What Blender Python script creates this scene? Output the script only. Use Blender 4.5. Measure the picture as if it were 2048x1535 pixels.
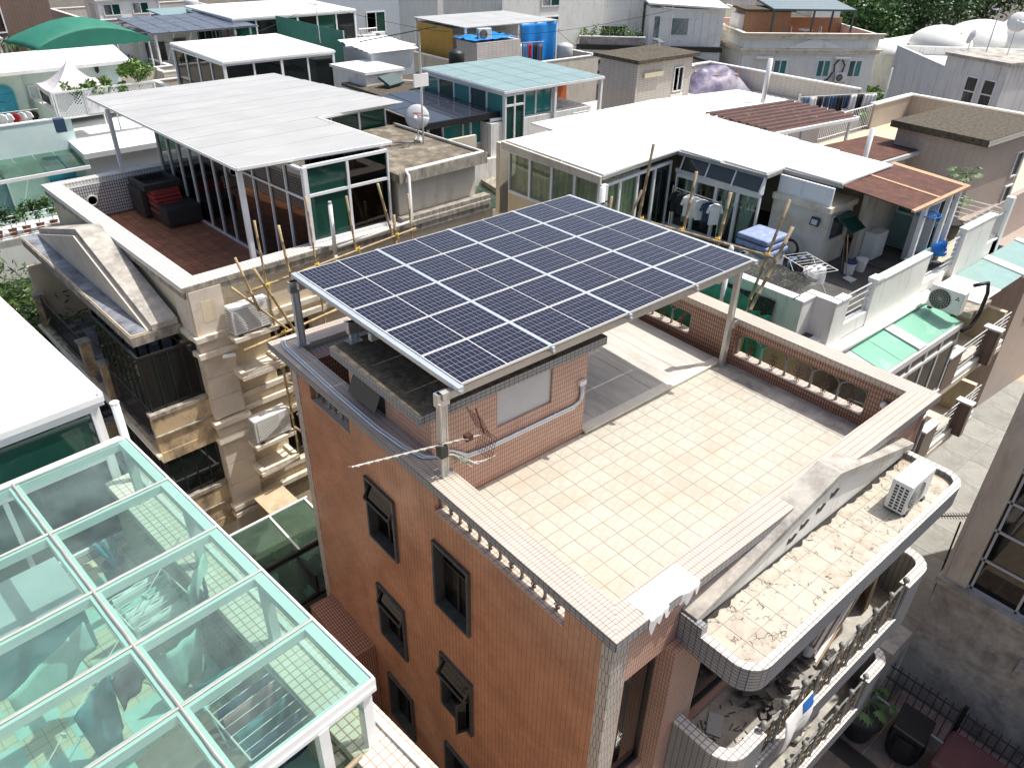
import bpy, bmesh, math, random
from mathutils import Vector, Matrix, noise
random.seed(7)
for o in list(bpy.data.objects): bpy.data.objects.remove(o)
SC = bpy.context.scene
COL = SC.collection
R = math.radians
PI = math.pi
# ------------------------------------------------------------------ camera
cd = bpy.data.cameras.new('camera'); cam = bpy.data.objects.new('camera', cd); COL.objects.link(cam)
cr, cu, cf = Vector((0.761, -0.6485, 0.0199)), Vector((0.3336, 0.4174, 0.8453)), Vector((0.5564, 0.6366, -0.534))
cf.normalize(); cr = (cr - cf*cr.dot(cf)).normalized(); cu = cr.cross(cf)
cam.matrix_world = Matrix(((cr.x, cu.x, -cf.x, -5.0063), (cr.y, cu.y, -cf.y, -3.6937), (cr.z, cu.z, -cf.z, 16.9697), (0, 0, 0, 1)))
cd.sensor_width = 36; cd.lens = 36*1513.3/2048; cd.clip_start = 0.1; cd.clip_end = 2000
SC.camera = cam
SC.render.resolution_x, SC.render.resolution_y = 1024, 767
# ------------------------------------------------------------------ light
SUN = Vector((0.47, -0.20, 1.0)).normalized()
w = bpy.data.worlds.new('World'); SC.world = w; w.use_nodes = True
nt = w.node_tree; sky = nt.nodes.new('ShaderNodeTexSky'); sky.sky_type = 'NISHITA'; sky.sun_disc = False
sky.sun_elevation = math.asin(SUN.z); sky.sun_rotation = math.atan2(SUN.x, SUN.y)
sky.air_density = 1.0; sky.dust_density = 4.5; sky.ozone_density = 1.0
nt.links.new(sky.outputs[0], nt.nodes['Background'].inputs[0]); nt.nodes['Background'].inputs[1].default_value = 0.14
sd = bpy.data.lights.new('sun', 'SUN'); sd.energy = 4.3; sd.angle = R(0.55); sd.color = (1.0, 0.965, 0.90)
so = bpy.data.objects.new('sun', sd); COL.objects.link(so); so.rotation_euler = SUN.to_track_quat('Z', 'Y').to_euler()
SC.view_settings.view_transform = 'Standard'; SC.view_settings.look = 'None'; SC.view_settings.exposure = 0.24; SC.view_settings.gamma = 1
SC.view_settings.use_curve_mapping = False
SC.render.engine = 'CYCLES'
SC.cycles.max_bounces = 8; SC.cycles.transparent_max_bounces = 16; SC.cycles.caustics_reflective = False; SC.cycles.caustics_refractive = False

# ------------------------------------------------------------------ mesh collector
class MB:
    def __init__(s): s.v = []; s.f = []; s.sm = False
    def face(s, pts):
        n = len(s.v); s.v += [tuple(p) for p in pts]; s.f.append(tuple(range(n, n+len(pts)))); return s
    def box(s, x0, x1, y0, y1, z0, z1):
        if x0 > x1: x0, x1 = x1, x0
        if y0 > y1: y0, y1 = y1, y0
        if z0 > z1: z0, z1 = z1, z0
        n = len(s.v)
        s.v += [(x0,y0,z0),(x1,y0,z0),(x1,y1,z0),(x0,y1,z0),(x0,y0,z1),(x1,y0,z1),(x1,y1,z1),(x0,y1,z1)]
        s.f += [(n,n+3,n+2,n+1),(n+4,n+5,n+6,n+7),(n,n+1,n+5,n+4),(n+1,n+2,n+6,n+5),(n+2,n+3,n+7,n+6),(n+3,n,n+4,n+7)]
        return s
    def obox(s, c, size, rz=0, rx=0, ry=0):
        m = Matrix.Translation(c) @ Matrix.Rotation(rz,4,'Z') @ Matrix.Rotation(ry,4,'Y') @ Matrix.Rotation(rx,4,'X')
        n = len(s.v); a, b, h = size[0]/2, size[1]/2, size[2]/2
        s.v += [tuple(m @ Vector(p)) for p in ((-a,-b,-h),(a,-b,-h),(a,b,-h),(-a,b,-h),(-a,-b,h),(a,-b,h),(a,b,h),(-a,b,h))]
        s.f += [(n,n+3,n+2,n+1),(n+4,n+5,n+6,n+7),(n,n+1,n+5,n+4),(n+1,n+2,n+6,n+5),(n+2,n+3,n+7,n+6),(n+3,n,n+4,n+7)]
        return s
    def slab(s, pts, t, nrm=None):
        """flat polygon pts (top face) with thickness t below it"""
        p = [Vector(q) for q in pts]
        if nrm is None:
            nrm = (p[1]-p[0]).cross(p[2]-p[0]).normalized()
        n = len(s.v); k = len(p)
        s.v += [tuple(q) for q in p] + [tuple(q - nrm*t) for q in p]
        s.f.append(tuple(range(n, n+k))); s.f.append(tuple(range(n+2*k-1, n+k-1, -1)))
        for i in range(k):
            j = (i+1) % k; s.f.append((n+i, n+k+i, n+k+j, n+j))
        return s
    def prism(s, poly, z0, z1): return s.slab([(x,y,z1) for x,y in poly], z1-z0, Vector((0,0,1)))
    def tube(s, pts, r, n=8, cap=True):
        pts = [Vector(p) for p in pts]; base = len(s.v); k = len(pts)
        rr = r if isinstance(r, (list, tuple)) else [r]*k
        up = None
        for i, p in enumerate(pts):
            d = (pts[min(i+1,k-1)] - pts[max(i-1,0)]).normalized()
            if up is None: up = d.orthogonal().normalized()
            else: up = (up - d*up.dot(d)); up = up.normalized() if up.length > 1e-6 else d.orthogonal().normalized()
            sd = d.cross(up)
            for j in range(n):
                a = 2*PI*j/n; s.v.append(tuple(p + (up*math.cos(a) + sd*math.sin(a))*rr[i]))
        for i in range(k-1):
            for j in range(n):
                a = base+i*n+j; b = base+i*n+(j+1)%n; s.f.append((a,b,b+n,a+n))
        if cap: s.f.append(tuple(base+j for j in range(n-1,-1,-1))); s.f.append(tuple(base+(k-1)*n+j for j in range(n)))
        return s
    def ring(s, c, r, t, ax=(1,0,0), n=14, m=6, sx=1, sz=1):
        """torus round axis ax"""
        ax = Vector(ax).normalized(); u = Vector((0,0,1)); u = (u-ax*u.dot(ax)); u = u.normalized() if u.length>1e-4 else ax.orthogonal().normalized(); v = ax.cross(u)
        c = Vector(c); base = len(s.v)
        for i in range(n):
            a = 2*PI*i/n; d = u*math.cos(a)*sz + v*math.sin(a)*sx
            for j in range(m):
                b = 2*PI*j/m; s.v.append(tuple(c + d*r + (d.normalized()*math.cos(b) + ax*math.sin(b))*t))
        for i in range(n):
            for j in range(m):
                s.f.append((base+i*m+j, base+i*m+(j+1)%m, base+((i+1)%n)*m+(j+1)%m, base+((i+1)%n)*m+j))
        return s
    def lathe(s, c, prof, n=16, ax='Z'):
        """prof list of (r,z)"""
        base = len(s.v); k = len(prof)
        for r, z in prof:
            for j in range(n):
                a = 2*PI*j/n; s.v.append((c[0]+r*math.cos(a), c[1]+r*math.sin(a), c[2]+z) if ax=='Z' else ((c[0]+z, c[1]+r*math.cos(a), c[2]+r*math.sin(a)) if ax=='X' else (c[0]+r*math.cos(a), c[1]+z, c[2]+r*math.sin(a))))
        for i in range(k-1):
            for j in range(n):
                a = base+i*n+j; b = base+i*n+(j+1)%n; s.f.append((a,b,b+n,a+n))
        s.f.append(tuple(base+j for j in range(n-1,-1,-1))); s.f.append(tuple(base+(k-1)*n+j for j in range(n)))
        return s
    def sheet(s, fn, nu, nv, t=0):
        """grid surface fn(u,v)->(x,y,z), u,v in 0..1; t>0 gives thickness"""
        base = len(s.v)
        for i in range(nu+1):
            for j in range(nv+1): s.v.append(tuple(fn(i/nu, j/nv)))
        q = lambda i,j: base+i*(nv+1)+j
        for i in range(nu):
            for j in range(nv): s.f.append((q(i,j),q(i+1,j),q(i+1,j+1),q(i,j+1)))
        return s
    def wall(s, o, du, dn, L, H, holes, t):
        """upright wall from corner o along du, height H, thickness t inwards (-dn); holes (u0,u1,z0,z1) go right through"""
        o = Vector(o); du = Vector(du).normalized(); dn = Vector(dn).normalized(); up = Vector((0,0,1))
        us = sorted({0, L, *[h[0] for h in holes], *[h[1] for h in holes]}); zs = sorted({0, H, *[h[2] for h in holes], *[h[3] for h in holes]})
        P = lambda u,z,d=0: o + du*u + up*z - dn*d
        flip = du.cross(up).dot(dn) < 0
        def F(a,b,c,d): s.face((a,b,c,d) if not flip else (d,c,b,a))
        for i in range(len(us)-1):
            for j in range(len(zs)-1):
                u0,u1,z0,z1 = us[i],us[i+1],zs[j],zs[j+1]; cu_, cz = (u0+u1)/2, (z0+z1)/2
                if any(h[0]<cu_<h[1] and h[2]<cz<h[3] for h in holes): continue
                F(P(u0,z0),P(u1,z0),P(u1,z1),P(u0,z1)); F(P(u1,z0,t),P(u0,z0,t),P(u0,z1,t),P(u1,z1,t))
        for (u0,u1,z0,z1) in list(holes) + [None]*0:
            F(P(u0,z0),P(u0,z0,t),P(u1,z0,t),P(u1,z0)); F(P(u0,z1,t),P(u0,z1),P(u1,z1),P(u1,z1,t))
            F(P(u0,z0,t),P(u0,z0),P(u0,z1),P(u0,z1,t)); F(P(u1,z0),P(u1,z0,t),P(u1,z1,t),P(u1,z1))
        F(P(0,0,t),P(0,0),P(0,H),P(0,H,t)); F(P(L,0),P(L,0,t),P(L,H,t),P(L,H)); F(P(0,H),P(L,H),P(L,H,t),P(0,H,t)); F(P(0,0,t),P(L,0,t),P(L,0),P(0,0))
        return s
    def build(s, name, mat, parent=None, smooth=False, bevel=0, kind=None, label=None):
        me = bpy.data.meshes.new(name); me.from_pydata(s.v, [], s.f); me.update()
        if smooth: me.polygons.foreach_set('use_smooth', [True]*len(me.polygons))
        o = bpy.data.objects.new(name, me); COL.objects.link(o); me.materials.append(M(mat) if isinstance(mat, str) else mat)
        if parent: o.parent = parent
        if bevel:
            b = o.modifiers.new('bevel', 'BEVEL'); b.width = bevel; b.segments = 2; b.limit_method = 'ANGLE'
        if kind: o['kind'] = kind
        if label: o['label'] = label
        return o
def thing(name, label, cat, loc=(0,0,0), rz=0, group=None):
    o = bpy.data.objects.new(name, None); COL.objects.link(o); o.empty_display_size = 0.3
    o.location = loc; o.rotation_euler = (0,0,R(rz)); o['label'] = label; o['category'] = cat
    if group: o['group'] = group
    return o
def tag(o, label, cat, group=None):
    o['label'] = label; o['category'] = cat
    if group: o['group'] = group
    return o
def struct(o): o['kind'] = 'structure'; return o
def dup(src, loc, rz, label, group=None):
    r = src.copy(); COL.objects.link(r); r.location = loc; r.rotation_euler = (0,0,R(rz)); r['label'] = label
    if group: r['group'] = group
    for ch in list(src.children):
        c = ch.copy(); COL.objects.link(c); c.parent = r
        for g in list(ch.children):
            d = g.copy(); COL.objects.link(d); d.parent = c
    return r
def pieces(name, mesh_mb, mat, parent, spots, jitter=0.0):
    """many alike pieces sharing one mesh; spots are (x,y,z[,rz])"""
    first = None; out = []
    for sp in spots:
        if first is None: first = mesh_mb.build(name, mat, parent); o = first
        else: o = first.copy(); COL.objects.link(o)
        o.location = (sp[0], sp[1], sp[2] + random.uniform(-jitter, jitter))
        if len(sp) > 3: o.rotation_euler = (0,0,sp[3])
        out.append(o)
    return out
# ------------------------------------------------------------------ materials
MATS = {}
def nodes(name):
    m = bpy.data.materials.new(name); m.use_nodes = True; n = m.node_tree; return m, n, n.nodes['Principled BSDF']
def N(n, typ, **kw):
    x = n.nodes.new(typ)
    for k, v in kw.items():
        if k.startswith('i_'): x.inputs[k[2:].replace('_', ' ')].default_value = v
        else: setattr(x, k, v)
    return x
def rgb(c): return (c[0], c[1], c[2], 1)
def boxuv(n):
    """2D coordinates in metres on the face the point lies on (object space)"""
    tc = N(n, 'ShaderNodeTexCoord'); se = N(n, 'ShaderNodeSeparateXYZ'); n.links.new(tc.outputs['Object'], se.inputs[0])
    ge = N(n, 'ShaderNodeSeparateXYZ'); n.links.new(tc.outputs['Normal'], ge.inputs[0])
    def ab(i):
        a = N(n, 'ShaderNodeMath', operation='ABSOLUTE'); n.links.new(ge.outputs[i], a.inputs[0]); return a
    ax, az = ab(0), ab(2)
    gx = N(n, 'ShaderNodeMath', operation='GREATER_THAN'); n.links.new(ax.outputs[0], gx.inputs[0]); gx.inputs[1].default_value = 0.6
    gz = N(n, 'ShaderNodeMath', operation='GREATER_THAN'); n.links.new(az.outputs[0], gz.inputs[0]); gz.inputs[1].default_value = 0.6
    def mix(f, a, b):
        m = N(n, 'ShaderNodeMix', data_type='FLOAT'); n.links.new(f.outputs[0], m.inputs[0]); n.links.new(a, m.inputs[2]); n.links.new(b, m.inputs[3]); return m.outputs[0]
    u = mix(gx, se.outputs[0], se.outputs[1])            # wall: x, or y on x-facing walls
    v = mix(gz, se.outputs[2], se.outputs[1]); 
    u = mix(gz, u, se.outputs[0])
    co = N(n, 'ShaderNodeCombineXYZ'); n.links.new(u, co.inputs[0]); n.links.new(v, co.inputs[1]); return co.outputs[0], tc
def mixc(n, fac, a, b, mode='MIX'):
    m = N(n, 'ShaderNodeMix', data_type='RGBA', blend_type=mode)
    for i, x in ((0, fac), (6, a), (7, b)):
        if hasattr(x, 'is_output') or hasattr(x, 'links'): n.links.new(x, m.inputs[i])
        else: m.inputs[i].default_value = x if i == 0 else (rgb(x) if len(x) == 3 else x)
    return m.outputs[2]
def ramp(n, src, lo, hi, c0=(0,0,0), c1=(1,1,1)):
    r = N(n, 'ShaderNodeValToRGB'); n.links.new(src, r.inputs[0]); e = r.color_ramp.elements
    e[0].position = lo; e[1].position = hi; e[0].color = rgb(c0); e[1].color = rgb(c1); return r.outputs[0]
def noisy(n, tc, scale, detail=4, rough=0.6, out='Fac', coord='Object', stretch=None):
    x = N(n, 'ShaderNodeTexNoise', i_Scale=scale, i_Detail=detail, i_Roughness=rough)
    src = tc.outputs[coord]
    if stretch:
        mp = N(n, 'ShaderNodeMapping'); mp.inputs['Scale'].default_value = stretch; n.links.new(src, mp.inputs[0]); src = mp.outputs[0]
    n.links.new(src, x.inputs['Vector']); return x.outputs[out]
def bump(n, b, src, strength=0.3, dist=0.01):
    k = N(n, 'ShaderNodeBump', i_Strength=strength, i_Distance=dist); n.links.new(src, k.inputs['Height']); n.links.new(k.outputs[0], b.inputs['Normal'])
def plain(name, c, rough=0.6, var=0.12, scale=2.5, metal=0, dirt=None, dirt_amt=0.4, dirt_scale=1.2, stretch=None, bmp=0.15, rnd=0.0, spec=None, world=False, mould=0.0):
    """painted or raw surface with soft mottling; dirt = colour of stains"""
    m, n, b = nodes(name); tc = N(n, 'ShaderNodeTexCoord')
    class WP: pass
    if world:
        gp = N(n, 'ShaderNodeNewGeometry'); wp = WP(); wp.outputs = {'Object': gp.outputs['Position']}
    f = noisy(n, tc, scale, 5)
    d = [max(0, x*(1-var)) for x in c]; l = [min(1, x*(1+var)) for x in c]
    col = ramp(n, f, 0.3, 0.7, d, l)
    if dirt:
        g = noisy(n, wp if world else tc, dirt_scale, 8, 0.7, stretch=stretch)
        col = mixc(n, ramp(n, g, 0.62-dirt_amt*0.35, 0.72), col, dirt)
    if mould:
        nz = N(n, 'ShaderNodeTexNoise', i_Scale=6.0); n.links.new(wp.outputs['Object'], nz.inputs['Vector'])
        mx = N(n, 'ShaderNodeVectorMath', operation='MULTIPLY_ADD'); n.links.new(nz.outputs['Color'], mx.inputs[0]); mx.inputs[1].default_value = (0.12,0.12,0.12); n.links.new(wp.outputs['Object'], mx.inputs[2])
        vo = N(n, 'ShaderNodeTexVoronoi', feature='DISTANCE_TO_EDGE'); vo.inputs['Scale'].default_value = 7.5; n.links.new(mx.outputs[0], vo.inputs['Vector'])
        ln = ramp(n, vo.outputs['Distance'], 0.02, 0.05, (1,1,1), (0,0,0)); mk = ramp(n, noisy(n, wp, 5.0, 4, 0.7), 0.52, 0.60)
        bl = ramp(n, noisy(n, wp, 9, 6, 0.75), 0.60, 0.66); mk2 = ramp(n, noisy(n, wp, 1.4, 3, 0.6), 0.58-mould*0.06, 0.68)
        a1 = N(n, 'ShaderNodeMath', operation='MULTIPLY'); n.links.new(ln, a1.inputs[0]); n.links.new(mk, a1.inputs[1]); a2 = N(n, 'ShaderNodeMath', operation='MULTIPLY'); n.links.new(bl, a2.inputs[0]); n.links.new(mk2, a2.inputs[1])
        a3 = N(n, 'ShaderNodeMath', operation='MAXIMUM'); n.links.new(a1.outputs[0], a3.inputs[0]); n.links.new(a2.outputs[0], a3.inputs[1]); col = mixc(n, a3.outputs[0], col, (0.05,0.043,0.036))
    if rnd:
        oi = N(n, 'ShaderNodeObjectInfo'); hs = N(n, 'ShaderNodeHueSaturation'); mr = N(n, 'ShaderNodeMapRange'); n.links.new(oi.outputs['Random'], mr.inputs[0])
        mr.inputs[3].default_value = 1-rnd; mr.inputs[4].default_value = 1+rnd; n.links.new(mr.outputs[0], hs.inputs['Value']); n.links.new(col, hs.inputs['Color']); col = hs.outputs[0]
    n.links.new(col, b.inputs['Base Color']); b.inputs['Roughness'].default_value = rough; b.inputs['Metallic'].default_value = metal
    if spec is not None: b.inputs['Specular IOR Level'].default_value = spec
    if bmp: bump(n, b, noisy(n, tc, scale*8, 3), bmp, 0.01)
    return m
def tiled(name, c, c2, grout, tw, th, gw=0.006, rough=0.35, off=0.0, dirt=None, dirt_amt=0.3, var=0.1, bmp=0.5, swap=False, spec=None, dscale=0.8, stretch=None):
    m, n, b = nodes(name); co, tc = boxuv(n)
    br = N(n, 'ShaderNodeTexBrick', offset=off, squash=1.0); n.links.new(co, br.inputs['Vector'])
    br.inputs['Color1'].default_value = rgb(c); br.inputs['Color2'].default_value = rgb(c2); br.inputs['Mortar'].default_value = rgb(grout)
    br.inputs['Scale'].default_value = 1; br.inputs['Mortar Size'].default_value = gw; br.inputs['Mortar Smooth'].default_value = 0.2; br.inputs['Bias'].default_value = 0
    br.inputs['Brick Width'].default_value = tw; br.inputs['Row Height'].default_value = th
    f = noisy(n, tc, 1.3, 6)
    col = mixc(n, 1.0, br.outputs['Color'], ramp(n, f, 0.3, 0.7, (1-var,)*3, (1+var*0.5,)*3), 'MULTIPLY')
    if dirt: col = mixc(n, ramp(n, noisy(n, tc, dscale, 8, 0.7, stretch=stretch), 0.66-dirt_amt*0.4, 0.78), col, dirt)
    n.links.new(col, b.inputs['Base Color']); b.inputs['Roughness'].default_value = rough
    if spec is not None: b.inputs['Specular IOR Level'].default_value = spec
    inv = N(n, 'ShaderNodeMath', operation='SUBTRACT'); inv.inputs[0].default_value = 1; n.links.new(br.outputs['Fac'], inv.inputs[1]); bump(n, b, inv.outputs[0], bmp, 0.004)
    return m
def clearglass(name, tint, rough=0.02, refl=1.0, dirt=0.0, dirtc=(0.6,0.65,0.6)):
    m, n, b = nodes(name); n.nodes.remove(b); out = n.nodes['Material Output']
    tr = N(n, 'ShaderNodeBsdfTransparent'); tr.inputs[0].default_value = rgb(tint)
    gl = N(n, 'ShaderNodeBsdfGlossy'); gl.inputs['Roughness'].default_value = rough
    fr = N(n, 'ShaderNodeFresnel'); fr.inputs[0].default_value = 1.5
    ge = N(n, 'ShaderNodeNewGeometry')
    cl_ = N(n, 'ShaderNodeMath', operation='MULTIPLY'); inv_ = N(n, 'ShaderNodeMath', operation='SUBTRACT'); inv_.inputs[0].default_value = 1; n.links.new(ge.outputs['Backfacing'], inv_.inputs[1]); n.links.new(inv_.outputs[0], cl_.inputs[0]); cl_.inputs[1].default_value = refl
    mu = N(n, 'ShaderNodeMath', operation='MULTIPLY'); n.links.new(fr.outputs[0], mu.inputs[0]); n.links.new(cl_.outputs[0], mu.inputs[1])
    mx = N(n, 'ShaderNodeMixShader'); n.links.new(mu.outputs[0], mx.inputs[0]); n.links.new(tr.outputs[0], mx.inputs[1]); n.links.new(gl.outputs[0], mx.inputs[2]); last = mx.outputs[0]
    if dirt:
        tc = N(n, 'ShaderNodeTexCoord'); df = N(n, 'ShaderNodeBsdfDiffuse'); df.inputs[0].default_value = rgb(dirtc)
        m2 = N(n, 'ShaderNodeMixShader'); f = ramp(n, noisy(n, tc, 1.1, 6, 0.65), 0.35, 0.8, (dirt*0.5,)*3, (min(1,dirt*1.6),)*3)
        n.links.new(f, m2.inputs[0]); n.links.new(last, m2.inputs[1]); n.links.new(df.outputs[0], m2.inputs[2]); last = m2.outputs[0]
    n.links.new(last, out.inputs[0]); return m
def darkglass(name, c=(0.012,0.016,0.016), rough=0.04):
    m, n, b = nodes(name); b.inputs['Base Color'].default_value = rgb(c); b.inputs['Roughness'].default_value = rough; b.inputs['Specular IOR Level'].default_value = 0.6
    return m
def M(name):
    if name not in MATS: MATS[name] = MDEF[name](name)
    return MATS[name]
MDEF = {}
def D(name, fn, *a, **k): MDEF[name] = lambda nm: fn(nm, *a, **k)
# ---- house tiles and walls
D('orange_tile', tiled, (0.52,0.262,0.158), (0.46,0.222,0.13), (0.23,0.105,0.065), 0.10, 0.05, 0.005, 0.20, var=0.22, dirt=(0.62,0.36,0.24), dirt_amt=0.25, dscale=0.35)
D('pink_tile', tiled, (0.62,0.39,0.30), (0.58,0.36,0.275), (0.22,0.12,0.085), 0.05, 0.10, 0.006, 0.3, dirt=(0.30,0.17,0.12), dirt_amt=0.25)
D('brown_tile', tiled, (0.44,0.235,0.165), (0.40,0.21,0.145), (0.05,0.03,0.022), 0.058, 0.105, 0.008, 0.3, dirt=(0.2,0.1,0.07), dirt_amt=0.15)
D('coping_tile', tiled, (0.63,0.55,0.49), (0.60,0.52,0.46), (0.32,0.23,0.15), 0.055, 0.105, 0.007, 0.3, dirt=(0.5,0.42,0.33), dirt_amt=0.15)
D('coping_tile_y', tiled, (0.63,0.55,0.49), (0.60,0.52,0.46), (0.32,0.23,0.15), 0.105, 0.055, 0.007, 0.3, dirt=(0.5,0.42,0.33), dirt_amt=0.15)
D('grey_tile', tiled, (0.30,0.31,0.33), (0.27,0.28,0.30), (0.06,0.06,0.06), 0.10, 0.062, 0.007, 0.3, dirt=(0.2,0.2,0.2), dirt_amt=0.2)
D('corner_tile', tiled, (0.50,0.46,0.42), (0.45,0.41,0.375), (0.10,0.09,0.08), 0.062, 0.24, 0.006, 0.35, off=0.5)
D('floor_tile', plain, (0.475,0.45,0.385), 0.5, 0.14, 9.0, dirt=(0.46,0.375,0.29), dirt_amt=0.45, dirt_scale=0.9, rnd=0.045, world=True)
D('slab_tile', plain, (0.44,0.41,0.34), 0.55, 0.12, 6.0, dirt=(0.34,0.25,0.18), dirt_amt=0.42, dirt_scale=2.5, rnd=0.06, world=True, mould=1.0)
D('grout', plain, (0.44,0.36,0.27), 0.9, 0.2, 4)
D('moss_roof', plain, (0.07,0.06,0.045), 0.95, 0.5, 7, dirt=(0.17,0.13,0.075), dirt_amt=0.4, dirt_scale=9, bmp=0.6)
D('moss_floor', plain, (0.13,0.11,0.08), 0.95, 0.4, 3, dirt=(0.36,0.32,0.26), dirt_amt=0.4, dirt_scale=2.2, bmp=0.5)
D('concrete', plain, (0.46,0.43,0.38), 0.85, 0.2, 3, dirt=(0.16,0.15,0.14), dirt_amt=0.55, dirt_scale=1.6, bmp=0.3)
D('old_concrete', plain, (0.42,0.38,0.31), 0.9, 0.2, 4, dirt=(0.10,0.09,0.08), dirt_amt=0.75, dirt_scale=2.2, stretch=(3,3,1), bmp=0.4)
D('grey_sheet', plain, (0.52,0.50,0.46), 0.7, 0.12, 1.5, dirt=(0.36,0.34,0.30), dirt_amt=0.5, dirt_scale=1.0, stretch=(4,0.6,1), bmp=0.1)
D('sheet_lip', plain, (0.72,0.69,0.60), 0.6, 0.08, 3, dirt=(0.5,0.42,0.3), dirt_amt=0.3)
D('dark_stone', plain, (0.055,0.06,0.065), 0.35, 0.35, 12, bmp=0.05)
D('black_metal', plain, (0.018,0.018,0.02), 0.4, 0.2, 8, bmp=0.05)
D('bronze', plain, (0.13,0.10,0.065), 0.45, 0.3, 10, metal=0.5, bmp=0.05)
D('cast_grey', plain, (0.24,0.24,0.225), 0.45, 0.2, 10, bmp=0.1)
D('alu', plain, (0.62,0.62,0.62), 0.35, 0.06, 8, metal=0.85, bmp=0.03)
D('alu_beige', plain, (0.55,0.52,0.47), 0.4, 0.08, 5, metal=0.4, bmp=0.03)
D('alu_blue', plain, (0.62,0.68,0.74), 0.35, 0.05, 5, metal=0.5, bmp=0.02)
D('panel_frame', plain, (0.78,0.78,0.76), 0.35, 0.04, 5, metal=0.25, bmp=0)
D('backsheet', plain, (0.74,0.75,0.76), 0.3, 0.03, 5, bmp=0)
def _cells(name):
    m, n, b = nodes(name); co, tc = boxuv(n)
    br = N(n, 'ShaderNodeTexBrick', offset=0.0, squash=1.0); n.links.new(co, br.inputs['Vector'])
    br.inputs['Color1'].default_value = rgb((0.010,0.011,0.026)); br.inputs['Color2'].default_value = rgb((0.016,0.014,0.028)); br.inputs['Mortar'].default_value = rgb((0.30,0.32,0.36))
    br.inputs['Scale'].default_value = 1; br.inputs['Mortar Size'].default_value = 0.0028; br.inputs['Mortar Smooth'].default_value = 0.1; br.inputs['Brick Width'].default_value = 0.085; br.inputs['Row Height'].default_value = 0.1667
    n.links.new(br.outputs['Color'], b.inputs['Base Color']); b.inputs['Roughness'].default_value = 0.10; b.inputs['Specular IOR Level'].default_value = 0.4
    return m
MDEF['solar_cells'] = _cells
D('far_cells', tiled, (0.05,0.06,0.10), (0.06,0.07,0.11), (0.45,0.48,0.52), 0.16, 0.16, 0.006, 0.2, bmp=0.0, var=0.05)
D('white_paint', plain, (0.80,0.80,0.78), 0.5, 0.04, 2, dirt=(0.60,0.59,0.55), dirt_amt=0.25, dirt_scale=1.4)
D('white_clean', plain, (0.82,0.82,0.81), 0.35, 0.03, 2, bmp=0.05)
D('white_frame', plain, (0.76,0.77,0.78), 0.35, 0.05, 3, bmp=0.03)
D('pvc_white', plain, (0.80,0.79,0.76), 0.3, 0.05, 4, bmp=0)
D('white_stain', plain, (0.76,0.76,0.72), 0.7, 0.05, 1.5, dirt=(0.50,0.49,0.45), dirt_amt=0.25, dirt_scale=1.5, stretch=(3,3,0.5))
D('streaked_wall', plain, (0.70,0.69,0.66), 0.8, 0.06, 1.5, dirt=(0.24,0.23,0.23), dirt_amt=0.28, dirt_scale=1.3, stretch=(4,4,0.25))
D('canopy_white', plain, (0.84,0.84,0.82), 0.55, 0.03, 1.2, dirt=(0.70,0.69,0.66), dirt_amt=0.2, dirt_scale=0.7, rnd=0.015)
D('canopy_grey', plain, (0.40,0.405,0.40), 0.5, 0.05, 0.9, dirt=(0.48,0.48,0.47), dirt_amt=0.35, dirt_scale=0.5, stretch=(1,3,1), rnd=0.02, bmp=0.05)
D('cream_wall', plain, (0.66,0.565,0.41), 0.8, 0.06, 1.2, dirt=(0.5,0.4,0.27), dirt_amt=0.3, dirt_scale=1.0, stretch=(2,2,0.5))
D('cream_stone', plain, (0.62,0.55,0.46), 0.75, 0.06, 3, dirt=(0.48,0.40,0.30), dirt_amt=0.3)
D('cream_trim', plain, (0.72,0.66,0.55), 0.75, 0.08, 3, dirt=(0.45,0.36,0.24), dirt_amt=0.4, dirt_scale=2)
D('mould_cream', plain, (0.52,0.40,0.25), 0.85, 0.12, 2, dirt=(0.03,0.03,0.03), dirt_amt=0.45, dirt_scale=1.6, stretch=(1.4,1.4,0.8))
D('blue_slate', plain, (0.25,0.27,0.30), 0.55, 0.2, 4, dirt=(0.07,0.07,0.08), dirt_amt=0.5, dirt_scale=1.6, rnd=0.1, world=True)
D('white_coping', tiled, (0.74,0.73,0.70), (0.70,0.69,0.66), (0.30,0.26,0.22), 0.10, 0.10, 0.009, 0.3)
D('mosaic_grey', tiled, (0.58,0.59,0.60), (0.54,0.55,0.57), (0.06,0.06,0.07), 0.072, 0.10, 0.011, 0.3)
D('terracotta', plain, (0.36,0.155,0.085), 0.6, 0.22, 7, dirt=(0.22,0.09,0.055), dirt_amt=0.4, dirt_scale=1.5, rnd=0.14, world=True)
D('terra_grout', plain, (0.10,0.055,0.04), 0.9)
D('red_cushion', tiled, (0.42,0.05,0.045), (0.36,0.04,0.04), (0.16,0.02,0.02), 0.10, 0.09, 0.012, 0.8, bmp=0.2)
D('wicker', plain, (0.03,0.027,0.025), 0.6, 0.4, 60, bmp=0.8)
D('bamboo', plain, (0.40,0.30,0.16), 0.5, 0.25, 6, dirt=(0.30,0.20,0.10), dirt_amt=0.4, rnd=0.15)
D('bamboo_old', plain, (0.34,0.26,0.16), 0.6, 0.3, 6, dirt=(0.16,0.11,0.07), dirt_amt=0.5, rnd=0.15)
D('yellow_tie', plain, (0.75,0.50,0.05), 0.6)
D('green_net', plain, (0.03,0.33,0.20), 0.7, 0.25, 5)
D('black_net', plain, (0.02,0.022,0.02), 0.8, 0.5, 20, dirt=(0.16,0.17,0.12), dirt_amt=0.3, dirt_scale=14)
D('green_glass', clearglass, (0.45,0.62,0.54), 0.03, 1.1, 0.08, (0.45,0.62,0.54))
D('canopy_glass', clearglass, (0.76,0.88,0.85), 0.015, 1.1, 0.075, (0.62,0.78,0.74))
D('wall_glass', clearglass, (0.80,0.88,0.84), 0.01, 1.3)
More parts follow.
